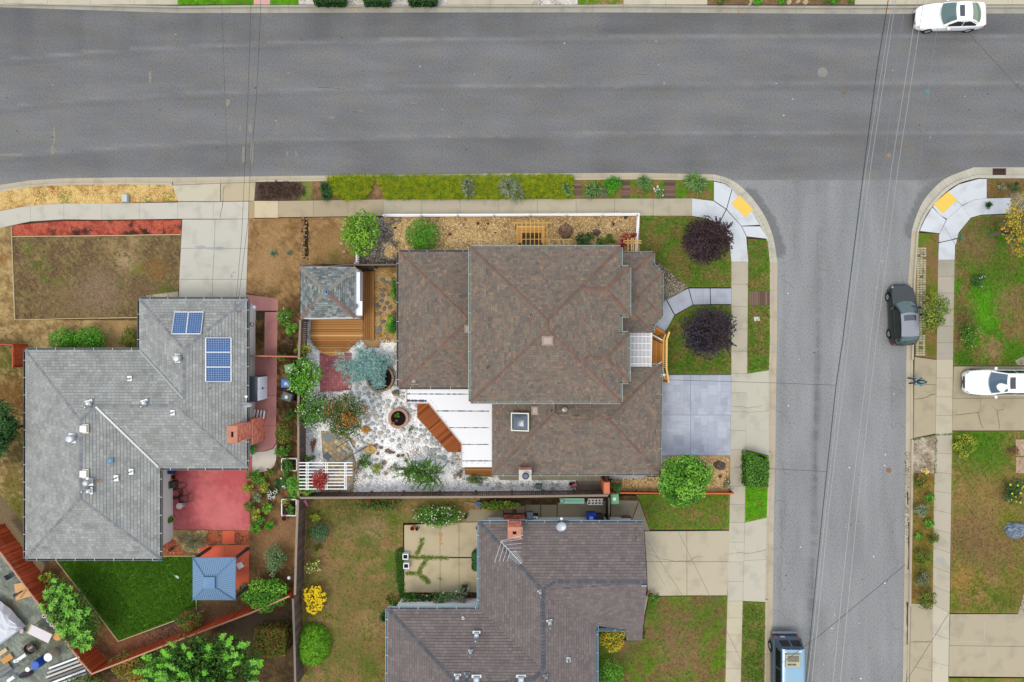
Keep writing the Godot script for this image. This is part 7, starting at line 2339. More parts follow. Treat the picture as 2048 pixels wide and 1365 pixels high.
	bush("flowering_hedge","broad green bush dotted with pink white flowers above the tan patio","shrub",876,1033,54,24,1.3,"green",{"blobs":18,"leaf":0.14,"dens":0.9,"flowers":[90,0.045,c8(246,232,230)]})
	bush("fence_vine","light green vine along the fence behind the lower house, orange at one end","shrub",1000,1011,46,11,1.1,[PAL.lime[0],PAL.green[0],PAL.green[1],PAL.orange[0]],{"blobs":14,"leaf":0.15,"dens":0.8})
	bush("leafy_bush","low green growth along the fence left of the flowering bush","shrub",760,1010,62,14,0.9,[PAL.green[1],PAL.dark[1],PAL.olive[1]],{"blobs":12,"leaf":0.14,"dens":0.6,"flowers":[12,0.06,c8(226,60,50)]})
	bush("dark_dome","rounded dark blue green dome shrub by the brown fence","shrub",639,1065,19,19,1.1,[c8(74,116,78),c8(62,100,66),c8(90,132,92)],{"clip":true,"leaf":0.13,"dens":1.5})
	bush("leafy_bush","yellow green bush above the dark dome shrub","shrub",631,1037,14,12,0.7,"ygreen",{"blobs":6,"leaf":0.11})
	bush("leafy_bush","small leafy weed below the dark dome shrub","plant",634,1098,10,11,0.5,"olive",{"blobs":5,"leaf":0.11,"dens":0.5})
	bush("white_rose","yellow green rose bush with white blooms by the brown fence","shrub",628,1135,19,17,1.0,"ygreen",{"blobs":8,"leaf":0.12,"dens":0.6,"flowers":[24,0.045,c8(246,246,226)]})
	bush("yellow_flowering_bush","bright yellow flowering bush by the brown fence","shrub",630,1197,22,31,1.1,[c8(112,128,44),c8(90,110,38)],{"blobs":12,"leaf":0.12,"dens":0.6,"flowers":[420,0.075,PAL.yellow[0]]})
	lime_dome()
	for q in [[823,1199,20,13,0.9,"green","leafy green plant in the bed against the white wall, leftmost"],[850,1200,19,12,0.8,"dark","dark green plant in the bed against the white wall"],[886,1195,24,16,1.1,"strap","tall green plant with pale blooms in the bed against the white wall"],[919,1192,24,17,1.1,"greyblade","grey green spiky plant in the bed against the white wall"],[930,1176,8,9,0.7,"dark","dark rosette plant on the corner of the tan patio"]]:
		bush("bed_plant",q[6],"plant",q[0],q[1],q[2],q[3],q[4],q[5],{"blobs":7,"leaf":0.12,"dens":0.7,"flowers":[10 if q[0]==885 else 2,0.07,c8(240,240,222)]})
	tuft_plant("spiky_plant","dark spiky plant at the corner of the lower house's white wall","plant",783,1206,16,0.7,"olive",{"n":220})
	tuft_plant("spiky_plant","dark spiky plant against the left wall of the lower house","plant",767,1238,14,0.8,"dark",{"n":220})
	bush("yellow_bush","yellow and green bush in the front corner of the lower house","shrub",1224,1278,28,26,1.9,"yleaf",{"blobs":13,"leaf":0.14,"dens":0.9})
	bush("clipped_shrub","rounded bright green clipped shrub at the bottom edge by the lower house","shrub",1220,1352,27,34,1.6,"lime",{"clip":true,"leaf":0.12,"dens":1.6})
	bush("potted_plant_leaves","weedy green plant by the drive corner of the lower house","plant",1310,1196,11,9,0.4,"green",{"blobs":5,"leaf":0.11,"dens":0.5})
	bush("leafy_bush","small dark bush at the front wall of the lower house","shrub",1287,1271,7,9,0.7,"dark",{"blobs":4,"leaf":0.11})
	bush("leafy_bush","dark green climber by the salmon pillar","shrub",1232,975,13,13,1.2,"dark",{"blobs":6,"leaf":0.14,"dens":0.9})
	bush("flowering_clump","small bush with white flowers at the corner of the gold pebble bed","shrub",1453,967,9,11,0.6,[c8(120,110,70),c8(92,110,56)],{"blobs":5,"leaf":0.1,"dens":0.6,"flowers":[14,0.04,c8(240,236,232)]})
	bush("leafy_bush","round dark bush at the foot of the grey roofed house's chimney","shrub",505,896,9,13,1.0,"deep",{"clip":true,"leaf":0.11,"dens":1.2})
	bush("verge_tree","yellow green small tree over the east sidewalk beside the dark hatchback","tree",1868,628,36,44,2.6,[c8(140,160,60),c8(112,140,48),c8(160,174,76),c8(92,120,40)],{"blobs":24,"br":0.55,"slant":-0.3,"leaf":0.14,"from":0.5,"trunk":0.06,"stem":"trunk","crown":"crown","dens":0.6})
	bush("leafy_bush","yellow green bush above the small tree of the east verge","shrub",1862,593,14,14,0.9,"ygreen",{"blobs":6,"leaf":0.12,"dens":0.7})
	for q in [[1841,962,17,15,0.8,"rust","green bush with red leaves below the yellow hydrant"],[1858,996,11,10,0.6,"lime","bright green tuft below the red leaved bush of the east verge"],[1842,1021,17,15,0.9,"sage","grey olive bush in the upper half of the east verge"],[1857,1048,12,10,0.6,"lime","bright green spiky bush right of the grey olive bush"],[1837,1073,9,9,0.5,"lime","small bright green tuft at the kerb of the east verge"],[1866,1077,13,12,0.7,"olive","yellow olive bush leaning over the east sidewalk"],[1845,1118,20,20,1.0,"olive","large dark olive bush in the middle of the east verge"],[1846,1160,19,17,0.9,[c8(112,122,92),c8(90,104,74),c8(130,136,104)],"grey green rounded bush below the dark olive bush"],[1853,1200,24,22,1.1,"olive","lowest olive bush of the east verge above the apron"]]:
		bush("verge_bush",q[6],"shrub",q[0],q[1],q[2],q[3],q[4],q[5],{"blobs":9,"leaf":0.12,"dens":0.8})
	bush("lawn_bush","green bush with yellow flowers on the northeast lawn","shrub",1938,672,22,30,0.9,"green",{"blobs":10,"leaf":0.12,"dens":0.6,"flowers":[10,0.045,c8(226,210,70)]})
	bush("lawn_bush","low dark green bush with white buds on the northeast lawn","shrub",1956,562,18,16,0.6,"dark",{"blobs":7,"leaf":0.12,"dens":0.6,"flowers":[5,0.045,c8(240,240,240)]})
	bush("lawn_bush","yellow green bush under the drive with the white wagon","shrub",1931,893,27,26,1.0,"ygreen",{"blobs":11,"leaf":0.12,"dens":0.6})
	bush("lawn_bush","dark green bush with yellow fruit on the lower east lawn","shrub",2026,985,26,28,1.0,"dark",{"blobs":10,"leaf":0.14,"dens":0.6,"flowers":[14,0.09,c8(210,220,70)]})
	bush("dry_shrub","rusty dry bush beside the pinkish stone walk","shrub",2026,903,15,10,0.6,[c8(150,104,76),c8(126,92,66)],{"blobs":6,"leaf":0.11,"dens":0.4})
	for q in [[2003,377,10,"sage","grey green small shrub beside the storm drain"],[2028,375,13,"dark","dark green small shrub right of the storm drain shrub"]]:
		bush("bed_shrub",q[4],"shrub",q[0],q[1],q[2],q[2],0.6,q[3],{"blobs":5,"leaf":0.11,"dens":0.8})
	bush("autumn_tree","yellow leaved autumn tree at the right edge of the photo","tree",2052,455,62,80,5.0,"autumn",{"blobs":30,"br":0.5,"leaf":0.17,"from":1.6,"trunk":0.14,"stem":"trunk","crown":"crown","dens":0.24,"shell":0.5,"bark":c8(140,130,116)})
	tuft_plant("weed","dark green weed growing in the joint of the east ramp","plant",1977,411,9,0.4,"dark",{"n":50,"clumps":1,"wide":0.08})
	for q in [[657,65,"left one of three clipped hedges across the street"],[752,54,"middle one of three clipped hedges across the street"],[844,58,"right one of three clipped hedges across the street"]]:
		box_hedge("street_hedge",q[2],q[0]-q[1]/2.0,-30,q[0]+q[1]/2.0,5.0,0.9,"dark",Vector2.ZERO)
	for q in [[1440,2,14,"olive","leftmost yellow green bush by the kerb across the street"],[1515,5,12,"deep","dark green bush beside the pale rocks across the street"],[1563,4,10,"deep","little green bush left of the pale rocks at the top edge"],[1665,0,20,"deep","wide green bush at the top edge near the drive"],[1702,3,8,"lime","small bright bush next to the top right drive"]]:
		bush("kerb_bush",q[4],"shrub",q[0],q[1],q[2],q[2]*0.6,0.6,q[3],{"blobs":6,"leaf":0.13,"dens":0.8})
func long_shoots(root:Node3D,a:Vector3,b:Vector3,n:int,reach_px:float,cols:Array,leaf:=0.15)->void:
	var m:=MB.new()
	var w:=MB.new()
	for i in n:
		var st:=a.lerp(b,rng.randf())+rv()*0.2
		var t:=rng.randf()*TAU
		var R:=mp(reach_px,2.0)*rng.randf_range(0.55,1.0)
		var en:=st+V(cos(t)*R,rng.randf_range(-0.2,0.5),sin(t)*R)
		w.tube([st,st.lerp(en,0.5)+V(0,0.12,0),en],0.018,c8(92,74,64),4,0.005)
		spray(m,st.lerp(en,0.2)+V(0,0.06,0),en,26,leaf*1.3,leaf*0.5,cols)
	put("shoots",m.mesh(),M.leaf,root)
	put("branch",w.mesh(),M.wood,root)
func box_hedge(nm:String,label:String,x0:float,y0:float,x1:float,y1:float,h:float,pal:String,cut:Vector2,extra:=Color(0,0,0,0))->void:
	var a:=P(x0,y0,h)
	var b:=P(x1,y1,h)
	var c:=(a+b)*0.5
	var o:=thing(nm,label,"hedge",V(c.x,LOT,c.z))
	var hx:=(b.x-a.x)*0.5
	var hz:=(b.z-a.z)*0.5
	var m:=MB.new()
	var cols:Array=PAL[pal].duplicate()
	if extra.a>0.0:
		cols.append(extra)
	for i in int(clampf((hx*hz*4.0+(hx+hz)*4.0*h)*300.0,400,6500)):
		var p:=V(rng.randf_range(-1,1),rng.randf_range(0.05,1),rng.randf_range(-1,1))
		var f:=rng.randi() % 5
		var nn:=Vector3.UP
		if f<3:
			p.y=1.0
		elif f==3:
			p.x=signf(p.x)
			nn=V(p.x,0.3,0)
		else:
			p.z=signf(p.z)
			nn=V(0,0.3,p.z)
		if cut.x>0.0 and p.z<-1.0+cut.x*(p.x+1.0)*0.5:
			continue
		var e:=V(p.x*hx,p.y*h,p.z*hz)*(1.0-0.05*absf(p.x*p.z))
		e+=nn*rng.randf_range(-0.14,0.05)+V(0,0.05*N(2,p.x*40+x0,p.z*40),0)
		nn=(nn+rv()*0.8).normalized()
		var al:=nn.cross(rv()).normalized()*0.065
		m.leaf(e,al,nn.cross(al).normalized()*0.035,nn*0.01,jit(cols[rng.randi() % cols.size()],0.22))
	put("foliage",m.mesh(),M.leaf,o)
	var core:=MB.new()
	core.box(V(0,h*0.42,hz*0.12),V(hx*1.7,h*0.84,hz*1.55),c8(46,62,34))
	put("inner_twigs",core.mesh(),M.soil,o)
func blue_spruce()->void:
	var c:=P(745,738,0.9)
	var o:=thing("blue_spruce","silvery blue spreading spruce in the large tan planter","shrub",V(c.x,LOT,c.z))
	var m:=MB.new()
	var w:=MB.new()
	var cols:Array=PAL.blue
	var heart:=P(757,745,0.8)-o.position
	for i in 72:
		var t:=rng.randf()*TAU
		var q:=sqrt(rng.randf())
		var tip:=P(747+cos(t)*44*q-6,728+sin(t)*34*q+8*q*cos(t),0.8+0.7*(1.0-q))-o.position
		if i % 5==0:
			tip=P(rng.randf_range(670,712),rng.randf_range(705,765),rng.randf_range(0.5,0.9))-o.position
		if i % 7==3:
			tip=P(rng.randf_range(740,776),rng.randf_range(755,777),rng.randf_range(0.6,0.9))-o.position
		var st:=heart.lerp(tip,0.25)
		w.tube([heart,st+V(0,0.1,0),tip],0.03,c8(120,112,96),4,0.008)
		for k in 5:
			var f:=0.35+0.65*k/4.0
			rosette(m,heart.lerp(tip,f)+V(0,0.05*sin(f*3.0),0)+rv()*0.06,9,0.36,0.05,cols,0.6)
	put("needles",m.mesh(),M.leaf,o)
	put("branch",w.mesh(),M.wood,o)
func lime_dome()->void:
	var c:=P(623,1295,0.8)
	var o:=thing("lime_dome","large lime green domed shrub with long soft needles","shrub",V(c.x,LOT,c.z))
	var m:=MB.new()
	var cols:=[c8(132,196,44),c8(110,174,36),c8(152,212,60),c8(92,150,32)]
	var rx:=mp(36,0.8)
	var rz:=mp(43,0.8)
	for i in 4200:
		var t:=rng.randf()*TAU
		var s:=rng.randf()
		var d:=V(cos(t)*sqrt(1.0-s*s),s,sin(t)*sqrt(1.0-s*s))
		var p:=V(d.x*rx,d.y*1.5,d.z*rz)*rng.randf_range(0.82,1.0)
		var al:=(d.cross(rv())+d*0.35+V(0,-0.15,0)).normalized()*0.17
		m.leaf(p,al,al.cross(d).normalized()*0.02,d*0.01,jit(cols[rng.randi() % 4],0.22))
	put("foliage",m.mesh(),M.leaf,o)
	stems(o,"stem",[V(0.3,0.8,0),V(-0.3,0.9,0.2),V(0,0.8,-0.4)],0.05,c8(110,90,66))
func bin(nm:String,label:String,cat:String,px:float,py:float,turn:float,body:Color,lidc:Color,tag_c:=Color(0,0,0,0),w:=0.58,d:=0.68,h:=1.05)->Node3D:
	var c:=P(px,py,h)
	var o:=thing(nm,label,cat,V(c.x,LOT,c.z),turn)
	var m:=MB.new()
	var lo:=[V(-w*0.4,0.05,-d*0.4),V(w*0.4,0.05,-d*0.4),V(w*0.4,0.05,d*0.4),V(-w*0.4,0.05,d*0.4)]
	var hi:=[V(-w*0.48,h-0.08,-d*0.48),V(w*0.48,h-0.08,-d*0.48),V(w*0.48,h-0.08,d*0.48),V(-w*0.48,h-0.08,d*0.48)]
	for i in 4:
		var j:=(i+1) % 4
		m.quad(lo[i],lo[j],hi[j],hi[i],body,lo[i]+lo[j])
	m.quad(lo[0],lo[1],lo[2],lo[3],body,Vector3.DOWN)
	put("body",m.mesh(),M.plastic,o)
	var l:=MB.new()
	l.bevel_box(V(0,h-0.04,-0.03),V(w*1.04,0.1,d*1.06),0.05,lidc)
	l.bevel_box(V(0,h+0.015,-0.05),V(w*0.7,0.04,d*0.6),0.015,lidc*1.06)
	put("lid",l.mesh(),M.plastic,o)
	var hd:=MB.new()
	hd.tube([V(-w*0.4,h-0.08,d*0.55),V(w*0.4,h-0.08,d*0.55)],0.02,body*0.8)
	put("handle",hd.mesh(),M.plastic,o)
	for s in [-1.0,1.0]:
		var wh:=MB.new()
		wh.cyl(V(s*w*0.36,0.1,d*0.44),V(s*w*0.46,0.1,d*0.44),0.1,0.1,12,c8(40,40,42))
		put("wheel",wh.mesh(),M.rubber,o)
	if tag_c.a>0.0:
		var t:=MB.new()
		t.box(V(-w*0.05,h+0.038,-d*0.06),V(w*0.36,0.004,d*0.3),tag_c)
		put("sticker",t.mesh(),M.plastic,o)
	return o
func pot(label:String,px:float,py:float,rpx:float,h:float,col:Color,plant:=false,pal:="green",nm:="flower_pot")->void:
	var c:=P(px,py,h)
	var o:=thing(nm,label,"flower pot",V(c.x,LOT,c.z))
	var r:=mp(rpx,h)
	var m:=MB.new()
	m.lathe(Vector3.ZERO,[[r*0.62,0.0],[r*0.9,h*0.8],[r,h*0.82],[r,h],[r*0.84,h],[r*0.8,h*0.8]],18,col)
	put("pot",m.mesh(),M.stone,o)
	var s:=MB.new()
	s.lathe(Vector3.ZERO,[[r*0.82,h*0.8],[0.001,h*0.84]],18,c8(60,48,40))
	put("soil",s.mesh(),M.soil,o)
	if plant:
		var f:=MB.new()
		add_leaves(f,V(0,h+r*0.7,0),V(r*0.9,r*0.8,r*0.9),160,0.11,PAL[pal],0.5)
		put("leaves",f.mesh(),M.leaf,o)
func simple(nm:String,label:String,cat:String,at:Vector3,turn:float,parts:Array)->Node3D:
	var o:=thing(nm,label,cat,at,turn)
	for q in parts:
		var m:=MB.new()
		m.bevel_box(q[1],q[2],minf(0.012,q[2].y*0.3),q[3])
		put(q[0],m.mesh(),M[q[4] if q.size()>4 else "plain"],o)
	return o
func flat_at(px:float,py:float,h:=LOT)->Vector3:
	var c:=P(px,py,h)
	return V(c.x,LOT,c.z)
func build_yard_things()->void:
	var white:=c8(240,242,244,1.15)
	simple("utility_box","pale grey utility box in the wood chip verge","utility box",flat_at(250,397,0.3),0.0,[["lid",V(0,0.16,0),V(0.38,0.32,0.52),c8(206,210,208),"concrete"],["rim",V(0,0.02,0),V(0.44,0.06,0.58),c8(150,148,140),"concrete"]])
	simple("meter_cover","white water meter cover in the side road verge","utility box",flat_at(1514,638,0.14),0.08,[["lid",V(0,0.02,0),V(0.4,0.06,0.3),c8(232,232,228),"concrete"],["handle",V(0,0.055,0.04),V(0.08,0.02,0.03),c8(150,150,150),"metal"]])
	bin("green_bin","light green wheeled bin under the blossom tree beside the pink walkway","bin",581,737,1.75,c8(96,146,92),c8(120,168,112),c8(226,232,220))
	bin("blue_bin","bright blue wheeled bin between the green and the black bins","bin",574,767,1.57,c8(34,86,168),c8(52,118,206),c8(196,214,236))
	bin("black_bin","black wheeled bin below the blue bin beside the pink walkway","bin",575,794,1.25,c8(58,66,68),c8(84,94,96),c8(206,216,220))
	bin("green_bin","green wheeled bin at the corner by the salmon pillar","bin",1229,999,0.05,c8(74,132,92),c8(112,172,128),c8(226,240,226))
	bin("blue_bin","royal blue wheeled bin at the eave of the lower house","bin",1183,1037,0.0,c8(26,50,160),c8(34,62,190),c8(160,184,230),0.66)
	bin("black_bin","black bin beside the royal blue bin at the lower house","bin",1199,1041,0.2,c8(30,34,42),c8(36,40,50))
	bin("grey_bin","slate grey lidded bin beside the brick red box at the lower house","bin",1060,1033,0.0,c8(92,106,114),c8(116,132,140),Color(0,0,0,0),0.42,0.5,0.8)
	var cb:=simple("storage_cabinet","tall grey plastic storage cabinet with pale doors on the pink walkway","cabinet",V(-17.52,LOT,3.25),0.0,[["carcass",V(0,0.95,0),V(0.66,1.86,1.66),c8(96,100,110),"plastic"],["roof",V(-0.01,1.92,0),V(0.74,0.09,1.72),c8(74,78,90),"plastic"],["door",V(0.35,0.95,-0.4),V(0.04,1.74,0.78),c8(214,218,226,2.1),"plastic"],["door",V(0.35,0.95,0.4),V(0.04,1.74,0.78),c8(214,218,226,2.1),"plastic"],["handle",V(0.38,1.0,0),V(0.03,0.2,0.14),c8(90,92,98),"plastic"]])
	var lg:=thing("folding_chaise","white and grey slatted folding rack on the pink walkway","rack",flat_at(515,828,0.5),-0.14)
	for i in 5:
		var m:=MB.new()
		m.bevel_box(V(-0.42+i*0.22,0.5-i*0.02,0),V(0.11,0.03,0.56),0.008,white)
		put("slat",m.mesh(),M.plastic,lg)
	for s in [-1.0,1.0]:
		var m:=MB.new()
		m.tube([V(-0.5,0.46,s*0.25),V(0.55,0.4,s*0.25),V(0.5,0.0,s*0.25)],0.02,c8(120,112,110))
		put("leg",m.mesh(),M.metal,lg)
	simple("hose_box","small grey tap box on the pink walkway beside the chimney foot","box",flat_at(520,857,0.3),0.0,[["box",V(0,0.2,0),V(0.2,0.4,0.34),c8(122,96,80)],["lid",V(0,0.41,0),V(0.22,0.03,0.36),c8(136,124,104)]])
	var bb:=thing("blue_barrel","deep blue barrel at the corner of the red patio","barrel",flat_at(339,942,0.8))
	var m0:=MB.new()
	m0.lathe(Vector3.ZERO,[[0.2,0.0],[0.25,0.2],[0.26,0.45],[0.25,0.7],[0.2,0.82],[0.001,0.8]],18,c8(34,60,150))
	put("drum",m0.mesh(),M.plastic,bb)
	pot("shiny terracotta pot beside the blue barrel",348,954,5.5,0.35,c8(222,112,72))
	var rl:=thing("hose_reel","dark hose reel box with a teal lid on the red patio","hose reel",flat_at(345,969,0.4))
	for q in [["box",V(0.05,0.3,0),V(0.44,0.6,0.46),c8(84,70,56),"plastic"],["lid",V(-0.18,0.62,0.0),V(0.3,0.1,0.5),c8(26,110,98),"plastic"],["latch",V(-0.2,0.69,0.02),V(0.16,0.04,0.2),c8(120,196,180),"plastic"]]:
		var m:=MB.new()
		m.bevel_box(q[1],q[2],0.03,q[3])
		put(q[0],m.mesh(),M.plastic,rl)
	var hs:=[]
	for i in 90:
		var t:=i*0.42
		hs.append(P(350+cos(t)*(7+i*0.08)+i*0.04,990+sin(t)*(9+2*sin(t*0.3))-i*0.06,LOT)+V(0,0.03+0.01*sin(i),0))
	for q in [[362,978],[370,975],[374,970],[368,966],[358,965]]:
		hs.append(P(q[0],q[1],LOT)+V(0,0.03,0))
	var hm:=MB.new()
	hm.tube(hs,0.017,c8(92,66,58),5)
	tag(put("garden_hose",hm.mesh(),M.rubber),"tangled dark garden hose on the red patio","hose")
	var sw:=thing("work_stand","black folding work frame standing on the red patio","work frame",flat_at(369,998,0.5),0.12)
	for q in [[-0.3,-0.2,0.3,-0.26],[-0.3,0.2,0.3,0.22],[-0.3,-0.2,-0.3,0.2],[0.3,-0.26,0.3,0.22]]:
		var m:=MB.new()
		strip3(m,V(q[0],0.55,q[1]),V(q[2],0.55,q[3]),0.09,0.05,c8(44,46,46))
		put("bar",m.mesh(),M.metal,sw)
	for q in [[-0.3,-0.2],[-0.3,0.2],[0.3,-0.26],[0.3,0.22]]:
		var m:=MB.new()
		m.cyl(V(q[0]*1.15,0,q[1]*1.15),V(q[0],0.55,q[1]),0.02,0.02,6,c8(50,52,52))
		put("leg",m.mesh(),M.metal,sw)
	var wc:=thing("wire_stool","small white wire stool by the black work frame","stool",flat_at(360,1012,0.4),0.4)
	for i in 7:
		var m:=MB.new()
		var a:=-0.6+i*0.2
		m.tube([V(0,0.4,0),V(cos(a)*0.27,0.42,sin(a)*0.27),V(cos(a)*0.3,0.1,sin(a)*0.3)],0.014,white)
		put("wire",m.mesh(),M.metal,wc)
	var mm:=MB.new()
	mm.lathe(Vector3.ZERO,[[0.22,0.4],[0.22,0.43],[0.001,0.44]],16,c8(226,206,206))
	put("seat",mm.mesh(),M.plastic,wc)
	pot("tan pot with a leaning green plant at the wall of the red patio",343,1039,6.5,0.45,c8(190,156,122),true,"lime")
	pot("small pale green pot at the corner of the grey roofed house",326,1086,5.0,0.35,c8(196,190,150),true,"green")
	bush("dark_plant","dark dead plant in the reddish bark mulch","plant",343,1098,8,6,0.3,[c8(70,52,44),c8(92,70,58)],{"blobs":4,"leaf":0.1,"aspect":0.25,"dens":0.5})
	var sp:=thing("lawn_sprinkler","small pale sprinkler lying on the dark turf","sprinkler",flat_at(355,1154,0.1),-0.6)
	var sm:=MB.new()
	sm.lathe(V(0,0,0),[[0.001,0.02],[0.1,0.03],[0.11,0.06],[0.001,0.09]],12,c8(196,210,200),1.4,0.8)
	sm.tube([V(-0.1,0.05,0),V(-0.3,0.05,0.02)],0.02,c8(190,200,196))
	put("head",sm.mesh(),M.plastic,sp)
	var ds:=MB.new()
	ds.tube([P(306,1122,1.2),P(318,1121,1.2),P(324,1121,1.2)],0.05,c8(40,170,200),8)
	tag(put("downspout",ds.mesh(),M.plastic),"bright cyan downspout elbow at the corner of the grey roofed house","downspout")
	var fn:=thing("garden_chair","white garden chair on the orange pad beside the blue gazebo","chair",flat_at(480,1132,0.5),0.5)
	for q in [["seat",V(0,0.4,0),V(0.4,0.04,0.4),white,"plastic"],["backrest",V(-0.02,0.65,-0.2),V(0.4,0.5,0.04),white,"plastic"]]:
		var m:=MB.new()
		m.bevel_box(q[1],q[2],0.01,q[3])
		put(q[0],m.mesh(),M.plastic,fn)
	for sx in [-1.0,1.0]:
		for sz in [-1.0,1.0]:
			var m:=MB.new()
			m.cyl(V(sx*0.2,0,sz*0.2),V(sx*0.17,0.4,sz*0.17),0.018,0.018,6,white)
			put("leg",m.mesh(),M.plastic,fn)
	for q in [[563,918,593,942,"upper white framed planting bed by the brown fence"],[563,1000,592,1032,"lower white framed planting bed by the brown fence"]]:
		var o:=thing("raised_bed",q[4],"planting bed",Vector3.ZERO)
		var a:=P(q[0],q[1],0.4)
		var b:=P(q[2],q[3],0.4)
		for e in [[a.x,a.z,b.x,a.z],[b.x,a.z,b.x,b.z],[b.x,b.z,a.x,b.z],[a.x,b.z,a.x,a.z]]:
			var m:=MB.new()
			strip3(m,V(e[0],0.26,e[1]),V(e[2],0.26,e[3]),0.07,0.3,white)
			put("board",m.mesh(),M.plain,o)
		var s:=MB.new()
		s.quad(V(a.x,0.24,a.z),V(b.x,0.24,a.z),V(b.x,0.24,b.z),V(a.x,0.24,b.z),c8(74,58,44),Vector3.UP)
		put("soil",s.mesh(),M.soil,o)
	bush("bed_greens","leafy plants in the lower white framed bed","plant",582,1020,10,11,0.8,"green",{"blobs":6,"leaf":0.13,"dens":0.7,"from":0.15})
	bush("bed_greens","yellow green plant at the top of the lower white framed bed","plant",574,1003,11,5,0.7,"ygreen",{"blobs":5,"leaf":0.11,"dens":0.8,"from":0.15})
	pot("terracotta pot below the lower white framed bed",569,1037,6,0.35,c8(180,112,88))
	pot("small clay pot inside the lower white framed bed",571,1008,4,0.5,c8(214,150,104))
	pot("small orange ring pot beside the brown fence in the lower yard",608,1009,4,0.3,c8(222,140,112))
	var pf:=thing("pink_flag","small pink pennant on a stick by the brown fence","flag",flat_at(613,1005,0.6),0.5)
	var fm:=MB.new()
	fm.tri(V(-0.1,0.75,-0.2),V(0.12,0.7,-0.2),V(0,0.6,0.3),c8(232,130,160))
	fm.tri(V(-0.1,0.76,-0.2),V(0,0.61,0.3),V(0.12,0.71,-0.2),c8(232,130,160))
	put("pennant",fm.mesh(),M.cloth,pf)
	var fs:=MB.new()
	fs.cyl(V(0,0,-0.2),V(0,0.8,-0.2),0.012,0.012,6,c8(200,190,180))
	put("stick",fs.mesh(),M.wood,pf)
	var gl:=thing("post_light","white globe lamp on the brown fence by the bright green shrub","lamp",flat_at(579,1155,1.4))
	var gm:=MB.new()
	gm.lathe(V(0,1.3,0),[[0.001,0.0],[0.09,0.03],[0.12,0.11],[0.09,0.19],[0.001,0.23]],14,c8(236,236,228))
	put("globe",gm.mesh(),M.plastic,gl)
	var gp:=MB.new()
	gp.cyl(Vector3.ZERO,V(0,1.3,0),0.03,0.025,8,c8(90,90,88))
	put("pole",gp.mesh(),M.metal,gl)
	for q in [[811,1113.5,"upper white cube planter at the patio edge"],[812.5,1132,"lower white cube planter at the patio edge"]]:
		var o:=thing("cube_planter",q[2],"planter",flat_at(q[0],q[1],0.45))
		for e in [[0.17,0,0.05,0.4],[-0.17,0,0.05,0.4],[0,0.17,0.29,0.06],[0,-0.17,0.29,0.06]]:
			var m:=MB.new()
			m.bevel_box(V(e[0],0.22,e[1]),V(e[2],0.45,e[3]),0.008,white)
			put("side",m.mesh(),M.plastic,o)
		var s:=MB.new()
		s.box(V(0,0.3,0),V(0.29,0.02,0.29),c8(46,42,56))
		put("soil",s.mesh(),M.soil,o)
	pot("orange pot at the top edge of the tan patio",825,1057,5,0.35,c8(232,134,72))
	pot("small dark pot beside the orange pot of the tan patio",834,1058,3.4,0.25,c8(90,74,62))
	pot("orange pot in the bed against the white wall",846,1193,4,0.3,c8(232,140,70))
	pot("brown pot right of the orange pot in the wall bed",863,1193,4.6,0.3,c8(160,104,76))
	pot("brown pot at the right end of the wall bed",939,1192,4.4,0.3,c8(150,104,80))
	pot("dark ring pot at the flowering hedge's right end",931,1034,4.0,0.35,c8(96,92,88))
	pot("pink terracotta pot with a green plant by the lower drive",1301,1191,7,0.45,c8(226,168,146),true,"green")
	pot("terracotta pot at the left corner of the lower house",956,1056,5,0.4,c8(206,140,116))
	pot("brown pot on the mint green bench board",1124,1002,5,0.55,c8(140,96,84))
	var coil:=MB.new()
	for k in 4:
		var pts:=[]
		for i in 17:
			pts.append(flat_at(950,1206,0.2)+V(cos(TAU*i/16)*(0.2-k*0.025),0.03+k*0.02,sin(TAU*i/16)*(0.2-k*0.025)))
		coil.tube(pts,0.015,c8(112,152,104),5)
	tag(put("garden_hose",coil.mesh(),M.rubber),"pale green coiled hose at the corner of the tan patio","hose")
	simple("wall_board","short white board beside the spiky plant of the lower house","board",flat_at(806,1208,0.5),0.35,[["board",V(0,0.4,0),V(0.06,0.8,0.5),white],["foot",V(0,0.04,0),V(0.16,0.06,0.3),c8(190,190,186)]])
	var dk:=MB.new()
	for i in 8:
		dk.lathe(flat_at(951,1122+rng.randf_range(-14,14),0.6),[[0.26,0.1],[0.3,0.5],[0.2,0.75],[0.001,0.8]],9,c8(66,96,62))
	tag(put("covered_grill",dk.mesh(),M.cloth),"dark green cloth covered barbecue against the patio side of the lower house","barbecue")
	var br:=thing("brick_planter","brick red planter box under the lower house's chimney","planter",flat_at(1029,1037,0.6))
	for r in 5:
		for i in 7:
			var m:=MB.new()
			m.bevel_box(V(-0.64+i*0.213,0.6,-0.2+r*0.105),V(0.2,0.08,0.095),0.008,jit([c8(176,100,80),c8(160,90,72),c8(190,116,92)][rng.randi() % 3],0.1))
			put("brick",m.mesh(),M.stone,br)
	var bm:=MB.new()
	bm.box(V(0,0.28,0),V(1.46,0.56,0.5),c8(150,92,74))
	put("base",bm.mesh(),M.stone,br)
	simple("bird_feeder","small dark wooden box on the brick red planter","box",flat_at(1029,1026,0.9),0.0,[["box",V(0,0.5,0),V(0.24,0.3,0.2),c8(92,62,44),"wood"],["roof",V(0,0.68,0),V(0.28,0.05,0.24),c8(74,52,40),"wood"]])
	var mb:=thing("mint_bench","mint green board bench against the brown fence","bench",flat_at(1144,1002,0.5))
	for i in 2:
		var m:=MB.new()
		m.bevel_box(V(0,0.48,-0.1+i*0.2),V(1.72,0.05,0.19),0.012,c8(160,226,196) if i else c8(140,206,178))
		put("board",m.mesh(),M.plastic,mb)
